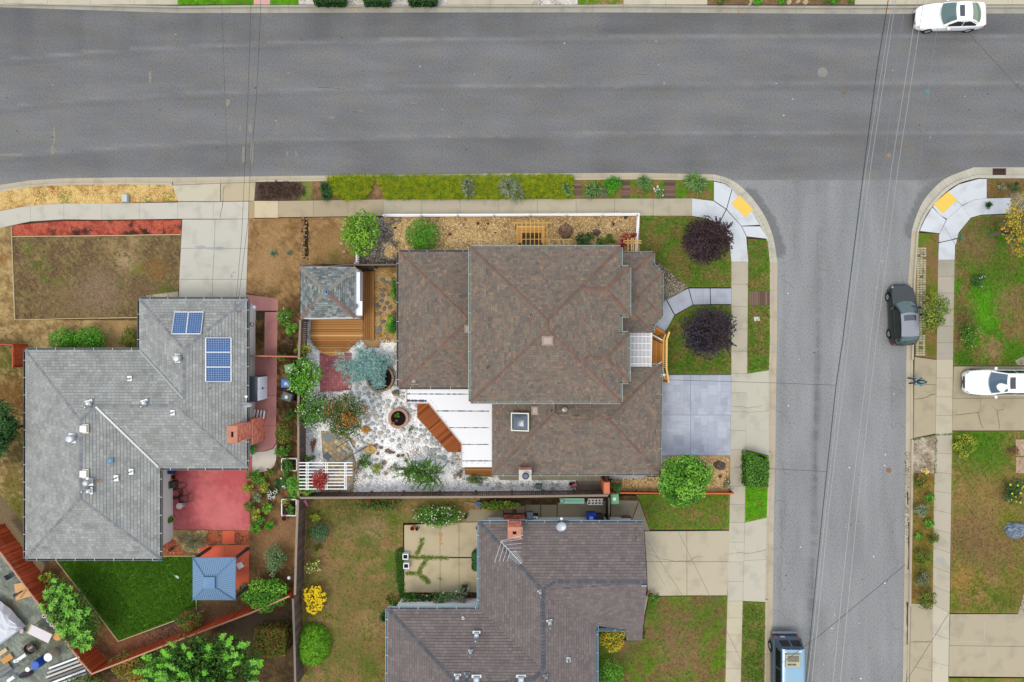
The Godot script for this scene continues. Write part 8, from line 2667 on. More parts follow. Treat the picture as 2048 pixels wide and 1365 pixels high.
	for s in [-1.0,1.0]:
		var m:=MB.new()
		m.box(V(s*0.7,0.22,0),V(0.06,0.46,0.3),c8(120,180,160))
		put("leg",m.mesh(),M.plastic,mb)
	var lt:=thing("lattice_panel","white lattice panel leaning by the brown fence","lattice",flat_at(1191,1003,0.5))
	for i in 9:
		var m:=MB.new()
		strip3(m,V(-0.5+i*0.12,0.5,-0.16),V(-0.5+i*0.12+(0.1 if i % 2 else -0.08),0.42,0.2),0.035,0.02,white)
		put("slat",m.mesh(),M.plastic,lt)
	for z in [-0.18,0.02,0.22]:
		var m:=MB.new()
		strip3(m,V(-0.52,0.5-z*0.2,z),V(0.52,0.5-z*0.2,z),0.04,0.022,white)
		put("rail",m.mesh(),M.plastic,lt)
	var bc:=thing("blue_crate","small bright blue crate by the vine on the fence","crate",flat_at(957,1009,0.3))
	for e in [[0.14,0,0.02,0.34],[-0.14,0,0.02,0.34],[0,0.16,0.28,0.02],[0,-0.16,0.28,0.02]]:
		var m:=MB.new()
		m.box(V(e[0],0.16,e[1]),V(e[2],0.3,e[3]),c8(48,120,200))
		put("side",m.mesh(),M.plastic,bc)
	for i in 4:
		var m:=MB.new()
		m.box(V(0,0.3,-0.11+i*0.075),V(0.28,0.015,0.02),c8(130,180,226))
		put("bar",m.mesh(),M.plastic,bc)
	simple("weathered_plank","loose grey plank beside the blue crate","plank",flat_at(942,1007,0.15),-0.15,[["plank",V(0,0.05,0),V(0.9,0.04,0.12),c8(150,132,112),"wood"],["nail_strip",V(0.4,0.075,0),V(0.03,0.012,0.1),c8(120,110,100),"metal"]])
	simple("white_jugs","pair of white jugs on a dark stand at the lower house eave","jugs",flat_at(1071,1035,0.5),0.1,[["stand",V(0,0.2,0),V(0.4,0.4,0.36),c8(56,54,52)],["jug",V(-0.08,0.5,-0.05),V(0.16,0.2,0.12),white,"plastic"],["jug",V(0.1,0.5,0.0),V(0.14,0.2,0.12),white,"plastic"]])
	simple("tool_crate","brown framed crate of tools at the eave by the lower drive","crate",flat_at(1253,1040,0.4),0.0,[["frame",V(0,0.3,-0.22),V(0.66,0.1,0.06),c8(136,92,70),"wood"],["frame",V(-0.3,0.3,0),V(0.06,0.1,0.44),c8(96,72,60),"wood"],["frame",V(0.3,0.3,0),V(0.06,0.1,0.44),c8(96,72,60),"wood"],["tray",V(0,0.16,0),V(0.6,0.3,0.44),c8(70,66,64)],["can",V(-0.05,0.36,0.05),V(0.16,0.12,0.2),c8(130,146,150),"metal"]])
	simple("green_bench","small grey green bench on the white rock strip","bench",flat_at(1078,973,0.45),0.0,[["seat",V(0,0.42,0.04),V(0.4,0.05,0.3),c8(116,140,134)],["backrest",V(0,0.62,-0.18),V(0.42,0.4,0.05),c8(96,112,100)],["leg",V(-0.17,0.2,0),V(0.05,0.4,0.28),c8(90,104,98)],["leg",V(0.17,0.2,0),V(0.05,0.4,0.28),c8(90,104,98)]])
	simple("red_toolbox","red cart at the end of the white rock strip","cart",flat_at(1149,971,0.4),0.5,[["tray",V(0,0.32,0),V(0.34,0.16,0.26),c8(176,56,70),"paint"],["handle",V(-0.3,0.4,0.02),V(0.3,0.03,0.04),c8(150,60,66)],["wheel",V(0,0.12,0.16),V(0.22,0.22,0.05),c8(60,50,50),"rubber"],["wheel",V(0,0.12,-0.16),V(0.22,0.22,0.05),c8(60,50,50),"rubber"]])
	pot("small dark metal pot on the white rock strip",1141,968,3.4,0.3,c8(86,76,72))
	simple("garden_lantern","wooden garden lantern with a pale frame beside the large tan planter","lantern",flat_at(791,787,0.5),0.1,[["base",V(0,0.08,0),V(0.36,0.16,0.36),c8(120,124,116),"stone"],["body",V(-0.03,0.34,0),V(0.26,0.36,0.24),c8(206,150,76),"wood"],["frame",V(0.14,0.36,0),V(0.03,0.4,0.3),c8(226,226,206)],["roof",V(-0.02,0.56,-0.06),V(0.36,0.05,0.2),c8(96,104,100),"stone"]])
	var hy:=thing("fire_hydrant","yellow fire hydrant at the kerb beside the tan pebble patch","fire hydrant",P(1846,941,LOT))
	var yb:=c8(236,208,96)
	var hb:=MB.new()
	hb.lathe(Vector3.ZERO,[[0.15,0.0],[0.15,0.06],[0.1,0.08],[0.1,0.5],[0.14,0.52],[0.14,0.56],[0.11,0.6],[0.06,0.68],[0.001,0.7]],16,yb)
	put("barrel",hb.mesh(),M.paint,hy)
	for q in [V(0,0,0.2),V(0,0,-0.2),V(-0.22,0,0)]:
		var m:=MB.new()
		m.cyl(V(0,0.4,0),q+V(0,0.4,0),0.06,0.07,10,yb)
		put("outlet",m.mesh(),M.paint,hy)
	var sg:=thing("street_sign","green street name sign on a slim pole on the east sidewalk","street sign",P(1878,486,LOT))
	var sp2:=MB.new()
	sp2.cyl(Vector3.ZERO,V(0,2.2,0),0.028,0.028,8,c8(70,80,78))
	put("pole",sp2.mesh(),M.metal,sg)
	for q in [[0.0,2.12],[1.45,2.3]]:
		var m:=MB.new()
		m.box(V(0,q[1],0),V(0.62,0.16,0.012),c8(60,160,118),Basis(Vector3.UP,q[0]))
		put("blade",m.mesh(),M.metal,sg)
	for q in [[1578,5,5,"left one of the three pale rocks by the far kerb"],[1596,4,4,"middle one of the three pale rocks by the far kerb"],[1611,5,5,"right one of the three pale rocks by the far kerb"],[1503,3,4,"upper pale rock beside the dark green bush across the street"],[1500,9,3,"lower pale rock beside the dark green bush across the street"]]:
		boulder("pale_rock",q[3],q[0],q[1],q[2],q[2]*0.8,0.25,c8(222,200,166),70+int(q[0]))
	var lf:=pebble_mesh(9,0.12)
	for q in [[1440,22,1500,27,"orange leaves in the far gutter, left cluster"],[1745,16,1802,22,"orange leaves in the far gutter near the white sedan"],[690,17,720,19,"few orange leaves in the far gutter by the clipped hedges"]]:
		scatter("fallen_leaves",q[4],"leaves",PV([q[0],q[1]-4,q[2],q[1]-4,q[2],q[3],q[0],q[3]],0.02),0.02,22.0,lf,M.leaf,func(x,y):return jit(c8(214,140,60),0.35),0.06,0.12)
	scatter("fallen_leaves","leaf litter in the east gutter below the hydrant","leaves",PV([1810,905,1820,905,1818,1085,1812,1085],0.02),0.02,70.0,lf,M.leaf,func(x,y):return jit(c8(120,92,62),0.4),0.05,0.12)
	build_work_yard()
func build_work_yard()->void:
	var white:=c8(238,240,244,1.15)
	var lum:=c8(222,178,124)
	var tp:=thing("white_tarp","large crumpled white tarp at the left edge of the work yard","tarp",Vector3.ZERO)
	var m:=MB.new()
	var cs:=[P(-70,1175,0.9),P(2,1213,0.9),P(44,1257,0.7),P(-2,1291,0.7),P(-70,1330,0.7)]
	var g:=[]
	for j in 13:
		var row:=[]
		for i in 15:
			var f:=i/14.0
			var e0:Vector3=cs[0].lerp(cs[1],minf(f*2,1.0)).lerp(cs[2],maxf(0.0,f*2-1.0)) if f<0.5 else cs[1].lerp(cs[2],f*2-1.0)
			var e1:Vector3=cs[4].lerp(cs[3],minf(f*1.5,1.0)) if f<0.667 else cs[3].lerp(cs[2],(f-0.667)*3.0)
			var p:=e0.lerp(e1,j/12.0)
			p.y+=0.25*sin(PI*j/12.0)+0.09*N(2,i*7.0,j*7.0)+0.05*N(3,i*5.0,j*6.0)
			if j==0 or j==12 or i==14:
				p.y-=0.35
			row.append(p)
		g.append(row)
	for j in 12:
		for i in 14:
			m.quad(g[j][i],g[j][i+1],g[j+1][i+1],g[j+1][i],c8(226,230,238),Vector3.UP)
	put("sheet",m.mesh(),M.cloth,tp)
	var pg:=MB.new()
	pg.box(P(43,1263,0.3),V(0.24,0.08,0.3),c8(222,204,190))
	put("edge_block",pg.mesh(),M.wood,tp)
	var tb:=thing("work_table","white topped folding table in the work yard","table",flat_at(81,1267,0.75),-0.45)
	for q in [["top",V(0,0.73,0),V(1.62,0.05,0.68),c8(222,216,222),"plastic"],["edge",V(-0.76,0.735,0),V(0.12,0.05,0.7),c8(226,196,160),"wood"]]:
		var b:=MB.new()
		b.bevel_box(q[1],q[2],0.01,q[3])
		put(q[0],b.mesh(),M[q[4]],tb)
	for sx in [-1.0,1.0]:
		for sz in [-1.0,1.0]:
			var b:=MB.new()
			b.cyl(V(sx*0.7,0,sz*0.28),V(sx*0.66,0.72,sz*0.26),0.02,0.02,6,c8(150,150,150))
			put("leg",b.mesh(),M.metal,tb)
	var bo:=thing("bowl","pale bowl on the left end of the white folding table","bowl",P(65,1258,0.76))
	var bl:=MB.new()
	bl.lathe(Vector3.ZERO,[[0.06,0.0],[0.14,0.05],[0.17,0.11],[0.15,0.1],[0.001,0.03]],16,c8(236,214,182))
	put("bowl",bl.mesh(),M.plastic,bo)
	var by:=thing("bowl","yellow scoop on the edge of the white folding table","scoop",P(82,1274,0.76))
	var bz:=MB.new()
	bz.lathe(Vector3.ZERO,[[0.03,0.0],[0.09,0.04],[0.07,0.03],[0.001,0.01]],12,c8(222,192,90))
	put("scoop",bz.mesh(),M.plastic,by)
	var wd:=thing("wooden_stool","honey coloured wooden stool between white table and red fence","stool",flat_at(116,1273,0.5),-0.2)
	var w0:=MB.new()
	w0.lathe(Vector3.ZERO,[[0.32,0.46],[0.33,0.5],[0.3,0.52],[0.001,0.52]],14,c8(226,170,100),1.0,0.8)
	put("seat",w0.mesh(),M.wood,wd)
	for t in 3:
		var b:=MB.new()
		b.cyl(V(cos(t*2.1)*0.3,0,sin(t*2.1)*0.26),V(cos(t*2.1)*0.2,0.48,sin(t*2.1)*0.16),0.025,0.025,6,c8(196,140,80))
		put("leg",b.mesh(),M.wood,wd)
	var fp:=thing("fire_bowl","rusty dark fire bowl on the grey ground of the work yard","fire bowl",flat_at(60,1298,0.35))
	var f0:=MB.new()
	f0.lathe(Vector3.ZERO,[[0.12,0.02],[0.36,0.14],[0.44,0.32],[0.42,0.32],[0.33,0.16],[0.001,0.08]],20,c8(70,54,48),1.0,0.85)
	put("bowl",f0.mesh(),M.metal,fp)
	for q in [V(-0.04,0.18,-0.02),V(0.18,0.3,-0.16)]:
		var b:=MB.new()
		b.lathe(q,[[0.001,0.0],[0.1,0.04],[0.06,0.14],[0.001,0.16]],9,c8(190,184,172))
		put("ash_lump",b.mesh(),M.stone,fp)
	for q in [[98,1314,0.3,0.8,c8(206,196,180),white,"cream barrel with a white lid in the work yard",1.0],[72,1330,0.31,0.9,c8(34,84,178),c8(40,96,190),"royal blue barrel in the work yard",1.0],[57,1338,0.17,0.5,c8(226,220,208),white,"small cream bucket beside the royal blue barrel",1.0]]:
		var o:=thing("barrel" if q[2]>0.2 else "bucket",q[6],"barrel" if q[2]>0.2 else "bucket",flat_at(q[0],q[1],q[3]))
		var b:=MB.new()
		b.lathe(Vector3.ZERO,[[q[2]*0.9,0.0],[q[2],q[3]*0.2],[q[2]*1.02,q[3]*0.5],[q[2],q[3]*0.9],[q[2]*0.92,q[3]]],20,q[4])
		put("drum",b.mesh(),M.plastic,o)
		var l:=MB.new()
		l.lathe(V(0,q[3],0),[[q[2]*0.94,0.0],[q[2]*0.94,0.03],[q[2]*0.7,0.02],[q[2]*0.66,0.03],[0.001,0.03]],20,q[5])
		put("lid",l.mesh(),M.plastic,o)
	for q in [[42,1316,24,-0.6,"upper white tube"],[22,1358,16,-0.6,"lower white tube"],[33,1322,10,-0.3,"short white tube"]]:
		var o:=thing("plastic_tube",q[4]+" lying at the left of the work yard","tube",flat_at(q[0],q[1],0.3),-q[3])
		var b:=MB.new()
		var L:=mp(q[2])*0.5
		b.cyl(V(-L,0.16,0),V(L,0.16,0),0.13,0.13,14,white)
		put("tube",b.mesh(),M.plastic,o)
		var c:=MB.new()
		c.cyl(V(L,0.16,0),V(L+0.03,0.16,0),0.145,0.145,14,c8(214,220,226))
		put("cap",c.mesh(),M.plastic,o)
	for i in 6:
		var y:=1326.0+i*6.5
		var o:=thing("pale_plank",["white plank nearest the work yard","second pale plank of the stack below the barrels","third pale plank of the stack","fourth pale plank of the stack, grey","fifth pale plank of the stack","lowest white plank of the stack at the bottom edge"][i],"plank",(flat_at(96-i*2,y+14,0.5)+flat_at(152+i*3,y-8+i*2,0.5))*0.5,0.36,"pale planks stacked along the bottom of the work yard")
		var b:=MB.new()
		b.bevel_box(V(0,0.18+0.04*(i % 3),0),V(2.3+0.2*i,0.05,0.13),0.01,[white,c8(196,200,204),c8(214,204,190),c8(122,120,124),white,c8(206,214,220)][i])
		put("plank",b.mesh(),M.plastic,o)
		var c:=MB.new()
		c.box(V(0.5,0.08,0),V(0.1,0.16,0.16),c8(110,96,80))
		put("spacer",c.mesh(),M.wood,o)
	var ts:=thing("tool_bag","dark grey duffel bag on the lumber pile","bag",flat_at(48,1352,0.4),0.3)
	var b0:=MB.new()
	b0.lathe(Vector3.ZERO,[[0.001,0.0],[0.3,0.03],[0.36,0.16],[0.26,0.3],[0.001,0.36]],14,c8(78,74,84),1.5,0.6)
	put("bag",b0.mesh(),M.cloth,ts)
	var b1:=MB.new()
	b1.tube([V(-0.3,0.33,0),V(0,0.44,0.02),V(0.3,0.33,0)],0.018,c8(52,48,56))
	put("strap",b1.mesh(),M.cloth,ts)
	var ch:=thing("camp_chair","grey folding camp chair beside the red fence in the work yard","chair",flat_at(24,1150,0.45),0.6)
	for q in [["seat",V(0,0.4,0),V(0.36,0.04,0.36),c8(84,92,100),"cloth"],["backrest",V(-0.2,0.62,0),V(0.04,0.4,0.36),c8(110,118,126),"cloth"]]:
		var b:=MB.new()
		b.bevel_box(q[1],q[2],0.01,q[3])
		put(q[0],b.mesh(),M.cloth,ch)
	for q in [[1,1],[-1,1],[1,-1],[-1,-1]]:
		var b:=MB.new()
		b.cyl(V(q[0]*0.34,0,q[1]*0.34),V(q[0]*0.16,0.42,q[1]*0.16),0.016,0.016,6,c8(206,214,222))
		put("leg",b.mesh(),M.metal,ch)
	var pw:=thing("plywood_sheet","tan plywood sheet lying by the red fence in the work yard","plywood",flat_at(47,1184,0.1))
	var pb:=MB.new()
	pb.prism(PackedVector2Array([Vector2(-0.62,-0.55),Vector2(0.0,-0.68),Vector2(0.68,0.25),Vector2(-0.5,0.6)]),0.03,0.07,lum)
	put("sheet",pb.mesh(),M.wood,pw)
	var pst:=MB.new()
	pst.box(V(0.1,0.09,0.05),V(0.9,0.03,0.1),c8(190,144,96),Basis(Vector3.UP,0.9))
	put("batten",pst.mesh(),M.wood,pw)
	var sh:=thing("black_shovel","black headed shovel lying across the plywood sheet","shovel",P(37,1187,LOT+0.11),0.5)
	var s0:=MB.new()
	s0.lathe(V(-0.28,0,0),[[0.001,0.0],[0.12,0.01],[0.13,0.04],[0.001,0.07]],12,c8(30,30,32),1.1,0.9)
	put("blade",s0.mesh(),M.metal,sh)
	var s1:=MB.new()
	s1.box(V(0.1,0.05,0),V(0.42,0.05,0.09),c8(34,34,36))
	s1.box(V(0.42,0.05,0),V(0.2,0.035,0.035),c8(200,170,130))
	put("shaft",s1.mesh(),M.wood,sh)
	for q in [[88,1233,0.17],[98,1241,0.22],[104,1250,0.2],[111,1255,0.12]]:
		var o:=thing("white_jug",["topmost white jug behind the red fence","second white jug behind the red fence","third white jug behind the red fence","lowest and smallest white jug behind the red fence"][[88,98,104,111].find(q[0])],"jug",flat_at(q[0],q[1],0.4),0.0,"white jugs along the red fence")
		var b:=MB.new()
		b.lathe(Vector3.ZERO,[[q[2]*0.8,0.0],[q[2],0.1],[q[2],0.28],[q[2]*0.4,0.38],[0.05,0.44],[0.001,0.44]],14,c8(232,228,236))
		put("body",b.mesh(),M.plastic,o)
		var c:=MB.new()
		c.cyl(V(0,0.43,0),V(0,0.48,0),0.045,0.045,10,c8(210,206,214))
		put("cap",c.mesh(),M.plastic,o)
	for q in [[14,1318,24,12,"light wooden board at the left edge below the tarp",c8(214,158,92)],[6,1304,18,8,"short pale board under the tarp edge",c8(222,196,150)],[8,1340,30,16,"grey plywood offcut at the left edge of the work yard",c8(142,140,136)]]:
		simple("loose_board",q[4],"board",flat_at(q[0],q[1],0.2),0.6,[["board",V(0,0.12,0),V(mp(q[2]),0.04,mp(q[3])),q[5],"wood"],["support",V(0,0.05,0),V(0.1,0.1,0.2),c8(120,104,84),"wood"]])
	var ld:=thing("blue_ladder","blue and grey pole leaning at the bottom left corner","pole",Vector3.ZERO)
	var lm:=MB.new()
	lm.tube([P(-10,1362,0.4),P(14,1348,0.5),P(36,1330,0.6)],0.03,c8(60,110,176))
	put("pole",lm.mesh(),M.metal,ld)
	var lm2:=MB.new()
	lm2.tube([P(-10,1350,0.35),P(20,1334,0.45)],0.025,c8(120,126,132))
	put("pole",lm2.mesh(),M.metal,ld)
func sheet(m:MB,g:Array,col:Color,want:=Vector3.ZERO)->void:
	var nr:=g.size()
	var nc:int=g[0].size()
	var nn:=[]
	for j in nr:
		var row:=[]
		for i in nc:
			var a:Vector3=g[j][mini(i+1,nc-1)]-g[j][maxi(i-1,0)]
			var b:Vector3=g[mini(j+1,nr-1)][i]-g[maxi(j-1,0)][i]
			var n:=b.cross(a).normalized()
			if want!=Vector3.ZERO and n.dot(want)<0.0:
				n=-n
			row.append(n)
		nn.append(row)
	for j in nr-1:
		for i in nc-1:
			m.tri3(g[j][i],g[j][i+1],g[j+1][i+1],nn[j][i],nn[j][i+1],nn[j+1][i+1],col)
			m.tri3(g[j][i],g[j+1][i+1],g[j+1][i],nn[j][i],nn[j+1][i+1],nn[j+1][i],col)
func wheel(o:Node3D,x:float,z:float,r:float)->void:
	var w:=Node3D.new()
	w.name="wheel"
	o.add_child(w,true)
	w.position=V(x,r,z)
	var s:=signf(z)
	var t:=MB.new()
	var prof:=[[r*0.66,-0.1],[r*0.95,-0.1],[r,-0.07],[r,0.07],[r*0.95,0.1],[r*0.66,0.1]]
	t.lathe(Vector3.ZERO,prof,22,c8(40,40,42))
	var tm:=put("tyre",t.mesh(),M.rubber,w)
	tm.rotation.x=PI/2
	var k:=MB.new()
	k.lathe(Vector3.ZERO,[[r*0.68,0.06*s],[r*0.62,0.085*s],[r*0.58,0.05*s],[r*0.2,0.04*s],[0.001,0.05*s]],22,c8(120,124,128))
	for i in 7:
		var a:=TAU*i/7.0
		k.box(V(cos(a)*r*0.38,0.07*s,sin(a)*r*0.38),V(r*0.46,0.03,r*0.14),c8(208,212,216),Basis(Vector3.UP,-a))
	k.cyl(V(0,0.04*s,0),V(0,0.095*s,0),r*0.14,r*0.1,10,c8(190,194,198))
	var km:=put("rim",k.mesh(),M.metal,w)
	km.rotation.x=PI/2
	var d:=MB.new()
	for i in 14:
		var a0:=PI*i/14.0-0.05
		var a1:=PI*(i+1)/14.0+0.05
		d.quad(V(cos(a0)*r*1.02,sin(a0)*r*1.02,0),V(cos(a0)*r*1.22,sin(a0)*r*1.22,0),V(cos(a1)*r*1.22,sin(a1)*r*1.22,0),V(cos(a1)*r*1.02,sin(a1)*r*1.02,0),c8(26,28,30))
	var dm:=put("arch",d.mesh(),M.rubber,w)
	dm.position.z=s*0.075
func car(nm:String,label:String,at:Vector3,turn:float,p:Dictionary)->Node3D:
	var o:=thing(nm,label,"car",at,turn)
	var L:float=p.L
	var W:float=p.W*0.5
	var H:float=p.H
	var col:Color=p.col
	var st:Array=p.stations
	var g:=[]
	for q in st:
		var x:float=-L/2+q[0]*L
		var w:float=W*q[1]
		var hb:float=q[2]
		var row:=[]
		for e in [[-0.93,0.2],[-1.0,0.4],[-0.995,hb-0.17],[-0.95,hb-0.05],[-0.86,hb],[-0.45,hb+0.03],[0.0,hb+0.04],[0.45,hb+0.03],[0.86,hb],[0.95,hb-0.05],[0.995,hb-0.17],[1.0,0.4],[0.93,0.2]]:
			row.append(V(x,minf(e[1],hb),w*e[0]))
		g.append(row)
	var m:=MB.new()
	sheet(m,g,col)
	for e in [0,g.size()-1]:
		var r:Array=g[e]
		var dx:=-0.05 if e==0 else 0.05
		var ce:=V(r[6].x+dx,(r[6].y+0.3)*0.5,0)
		for i in r.size()-1:
			m.tri(r[i],r[i+1],ce,col,V(dx,0.02,0))
	put("body",m.mesh(),M.paint,o)
	var under:=MB.new()
	under.box(V(0,0.26,0),V(L*0.86,0.14,W*1.8),c8(28,28,30))
	put("underbody",under.mesh(),M.rubber,o)
	var bl:float=p.belt
	var xa:float=-L/2+p.cowl*L
	var xb:float=-L/2+p.roof_front*L
	var xc:float=-L/2+p.roof_rear*L
	var xd:float=-L/2+p.tail*L
	var wb:=W*0.9
	var wr:float=W*p.get("roof_w",0.66)
	var front:=func(s:float)->Vector3:return V(xa+0.22*s*s,bl+0.03,s*wb)
	var rf:=func(s:float)->Vector3:return V(xb+0.10*s*s,H-0.05-0.05*s*s,s*wr)
	var rr:=func(s:float)->Vector3:return V(xc-0.05*s*s,H-0.05-0.05*s*s,s*wr)
	var back:=func(s:float)->Vector3:return V(xd-0.2*s*s,bl+0.06,s*wb*0.93)
	var strip:=func(fa,fb,s0:float,s1:float,lift:float,bulge:float)->Array:
		var rows:=[]
		for j in 6:
			var row:=[]
			for i in 9:
				var s:=lerpf(s0,s1,i/8.0)
				var t:=j/5.0
				var v:Vector3=fa.call(s).lerp(fb.call(s),t)
				v.y+=bulge*sin(PI*t)+lift
				row.append(v)
			rows.append(row)
		return rows
	var shell:=MB.new()
	sheet(shell,strip.call(front,rf,-1.0,1.0,0.0,0.05),col*0.4 if p.get("dark",false) else col,Vector3.UP)
	sheet(shell,strip.call(rr,back,-1.0,1.0,0.0,0.05),col,Vector3.UP)
	var roof:=[]
	for j in 7:
		var row:=[]
		for i in 9:
			var s:=lerpf(-1.0,1.0,i/8.0)
			var t:=j/6.0
			var v:Vector3=rf.call(s).lerp(rr.call(s),t)
			v.y+=0.06*sin(PI*t)
			row.append(v)
		roof.append(row)
	sheet(shell,roof,p.get("roof_col",col),Vector3.UP)
	for s in [-1.0,1.0]:
		var top:=[front.call(s),rf.call(s),rf.call(s).lerp(rr.call(s),0.33)+V(0,0.05,0),rf.call(s).lerp(rr.call(s),0.66)+V(0,0.05,0),rr.call(s),back.call(s)]
		var side:=[]
		side.append(top)
		var low:=[]
		for v in top:
			low.append(V(v.x,bl-0.01,s*wb*1.03))
		side.append(low)
		sheet(shell,side,col,V(0,0.3,s))
	put("cabin",shell.mesh(),M.paint,o)
	var gl:Color=p.glass
	var ws:=MB.new()
	sheet(ws,strip.call(front,rf,-0.9,0.9,0.03,0.055),gl,Vector3.UP)
	put("windshield",ws.mesh(),M.glass_dark,o)
	var rw:=MB.new()
	sheet(rw,strip.call(rr,back,-0.86,0.86,0.03,0.055),p.get("rear_glass",gl),Vector3.UP)
	put("rear_window",rw.mesh(),M.glass_dark,o)
	for s in [-1.0,1.0]:
		for k in p.get("doors",2):
			var nd:float=p.get("doors",2)
			var t0:=lerpf(0.04,0.97,k/nd)+0.012
			var t1:=lerpf(0.04,0.97,(k+1)/nd)-0.012
			var w:=MB.new()
			var rows:=[[],[]]
			for i in 7:
				var t:=lerpf(t0,t1,i/6.0)
				var lo:=V(lerpf(xa+0.35,xd-0.3,t),bl+0.035,s*(wb*1.03+0.008))
				var hi:Vector3=rf.call(s).lerp(rr.call(s),clampf((lo.x-xb)/(xc-xb),0.0,1.0))
				var topy:=0.86
				if lo.x<xb+0.15:
					topy=0.86*clampf((lo.x-xa-0.2)/(xb-xa),0.05,1.0)
				if lo.x>xc-0.05:
					topy=0.86*clampf((xd-0.12-lo.x)/(xd-xc),0.05,1.0)
				hi=V(lo.x,lerpf(lo.y,hi.y,topy),lerpf(lo.z,hi.z+s*0.012,topy))
				rows[0].append(hi)
				rows[1].append(lo)
			sheet(w,rows,c8(34,42,44),V(0,0.4,s))
			put("side_window",w.mesh(),M.glass_dark,o)
		var mi:=MB.new()
		mi.bevel_box(V(xa+0.5,bl+0.06,s*(W+0.09)),V(0.16,0.12,0.2),0.04,p.get("mirror",col),Basis(Vector3.UP,s*0.35))
		put("mirror",mi.mesh(),M.paint,o)
		for e in [p.wheel_front,p.wheel_rear]:
			wheel(o,-L/2+e*L,s*(W-0.09),p.get("wheel",0.31))
		var hl:=MB.new()
		hl.lathe(V(-L/2+0.26,st[1][2]-0.06,s*W*0.7),[[0.001,-0.05],[0.16,0.0],[0.13,0.07],[0.001,0.11]],12,p.get("lamp",c8(206,206,200)),1.3,0.75)
		put("headlight",hl.mesh(),M.panel,o)
		var tl:=MB.new()
		tl.lathe(V(L/2-0.14,st[-2][2]-0.13,s*W*0.78),[[0.001,-0.06],[0.12,0.0],[0.09,0.08],[0.001,0.11]],12,c8(180,50,46),0.9,1.1)
		put("taillight",tl.mesh(),M.panel,o)
	var gr:=MB.new()
	gr.box(V(-L/2+0.0,st[1][2]-0.2,0),V(0.12,0.12,W*0.9),c8(54,60,64))
	put("grille",gr.mesh(),M.plastic,o)
	if p.has("sunroof"):
		var q:Array=p.sunroof
		var sr:=[]
		for j in 3:
			var row:=[]
			for i in 5:
				var s:=lerpf(-q[2],q[2],i/4.0)
				var t:=lerpf(q[0],q[1],j/2.0)
				var v:Vector3=rf.call(s).lerp(rr.call(s),t)
				v.y+=0.06*sin(PI*t)+0.012
				row.append(v)
			sr.append(row)
		var sm:=MB.new()
		sheet(sm,sr,p.get("sun_col",c8(62,74,92)),Vector3.UP)
		put("sunroof",sm.mesh(),M.glass_dark,o)
	return o
func build_vehicles()->void:
	var sedan:=[[0.0,0.60,0.52],[0.02,0.78,0.60],[0.06,0.90,0.67],[0.13,0.97,0.73],[0.24,1.0,0.82],[0.32,1.0,0.88],[0.5,1.0,0.92],[0.75,1.0,0.96],[0.86,0.98,0.99],[0.94,0.93,0.98],[0.985,0.84,0.86],[1.0,0.76,0.66]]
	car("white_sedan","white four door sedan with a dark sunroof parked at the top right kerb",P(1891,41,0.0),0.02,{"L":4.72,"W":1.8,"H":1.45,"stations":sedan,"cowl":0.31,"roof_front":0.47,"roof_rear":0.72,"tail":0.895,"belt":0.91,"col":c8(250,250,252,1.2),"glass":c8(84,112,112),"rear_glass":c8(126,150,126),"wheel_front":0.19,"wheel_rear":0.79,"roof_w":0.72,"sunroof":[0.2,0.48,0.6],"sun_col":c8(58,70,84)})
	var hatch:=[[0.0,0.58,0.54],[0.02,0.78,0.64],[0.07,0.91,0.74],[0.14,0.98,0.82],[0.25,1.0,0.90],[0.34,1.0,0.96],[0.5,1.0,0.98],[0.78,1.0,1.02],[0.9,0.97,1.04],[0.96,0.9,1.0],[0.985,0.82,0.86],[1.0,0.74,0.62]]
	car("dark_hatchback","dark grey hatchback with a sunroof parked along the side road",P(1796,631.5,0.0),-PI/2+0.035,{"L":4.2,"W":1.72,"H":1.52,"stations":hatch,"cowl":0.27,"roof_front":0.46,"roof_rear":0.86,"tail":0.975,"belt":0.98,"col":c8(18,22,28),"roof_col":c8(142,146,156),"glass":c8(74,98,102),"wheel_front":0.19,"wheel_rear":0.8,"roof_w":0.7,"sunroof":[0.1,0.33,0.68],"sun_col":c8(64,74,90),"lamp":c8(206,196,182),"wheel":0.32})
	var suv:=[[0.0,0.62,0.60],[0.02,0.80,0.72],[0.06,0.91,0.82],[0.13,0.97,0.92],[0.25,1.0,0.99],[0.33,1.0,1.04],[0.5,1.0,1.06],[0.8,1.0,1.08],[0.94,0.97,1.09],[0.98,0.9,0.98],[1.0,0.82,0.7]]
	car("white_wagon","white wagon with a large sunroof parked on the east driveway",P(1987.5,764,LOT),0.0,{"L":4.75,"W":1.78,"H":1.66,"stations":suv,"cowl":0.27,"roof_front":0.455,"roof_rear":0.86,"tail":0.98,"belt":1.05,"col":c8(248,250,252,1.2),"glass":c8(72,100,118),"wheel_front":0.19,"wheel_rear":0.8,"roof_w":0.72,"sunroof":[0.1,0.29,0.62],"sun_col":c8(64,58,72),"lamp":c8(186,190,190),"wheel":0.34})
	build_van()
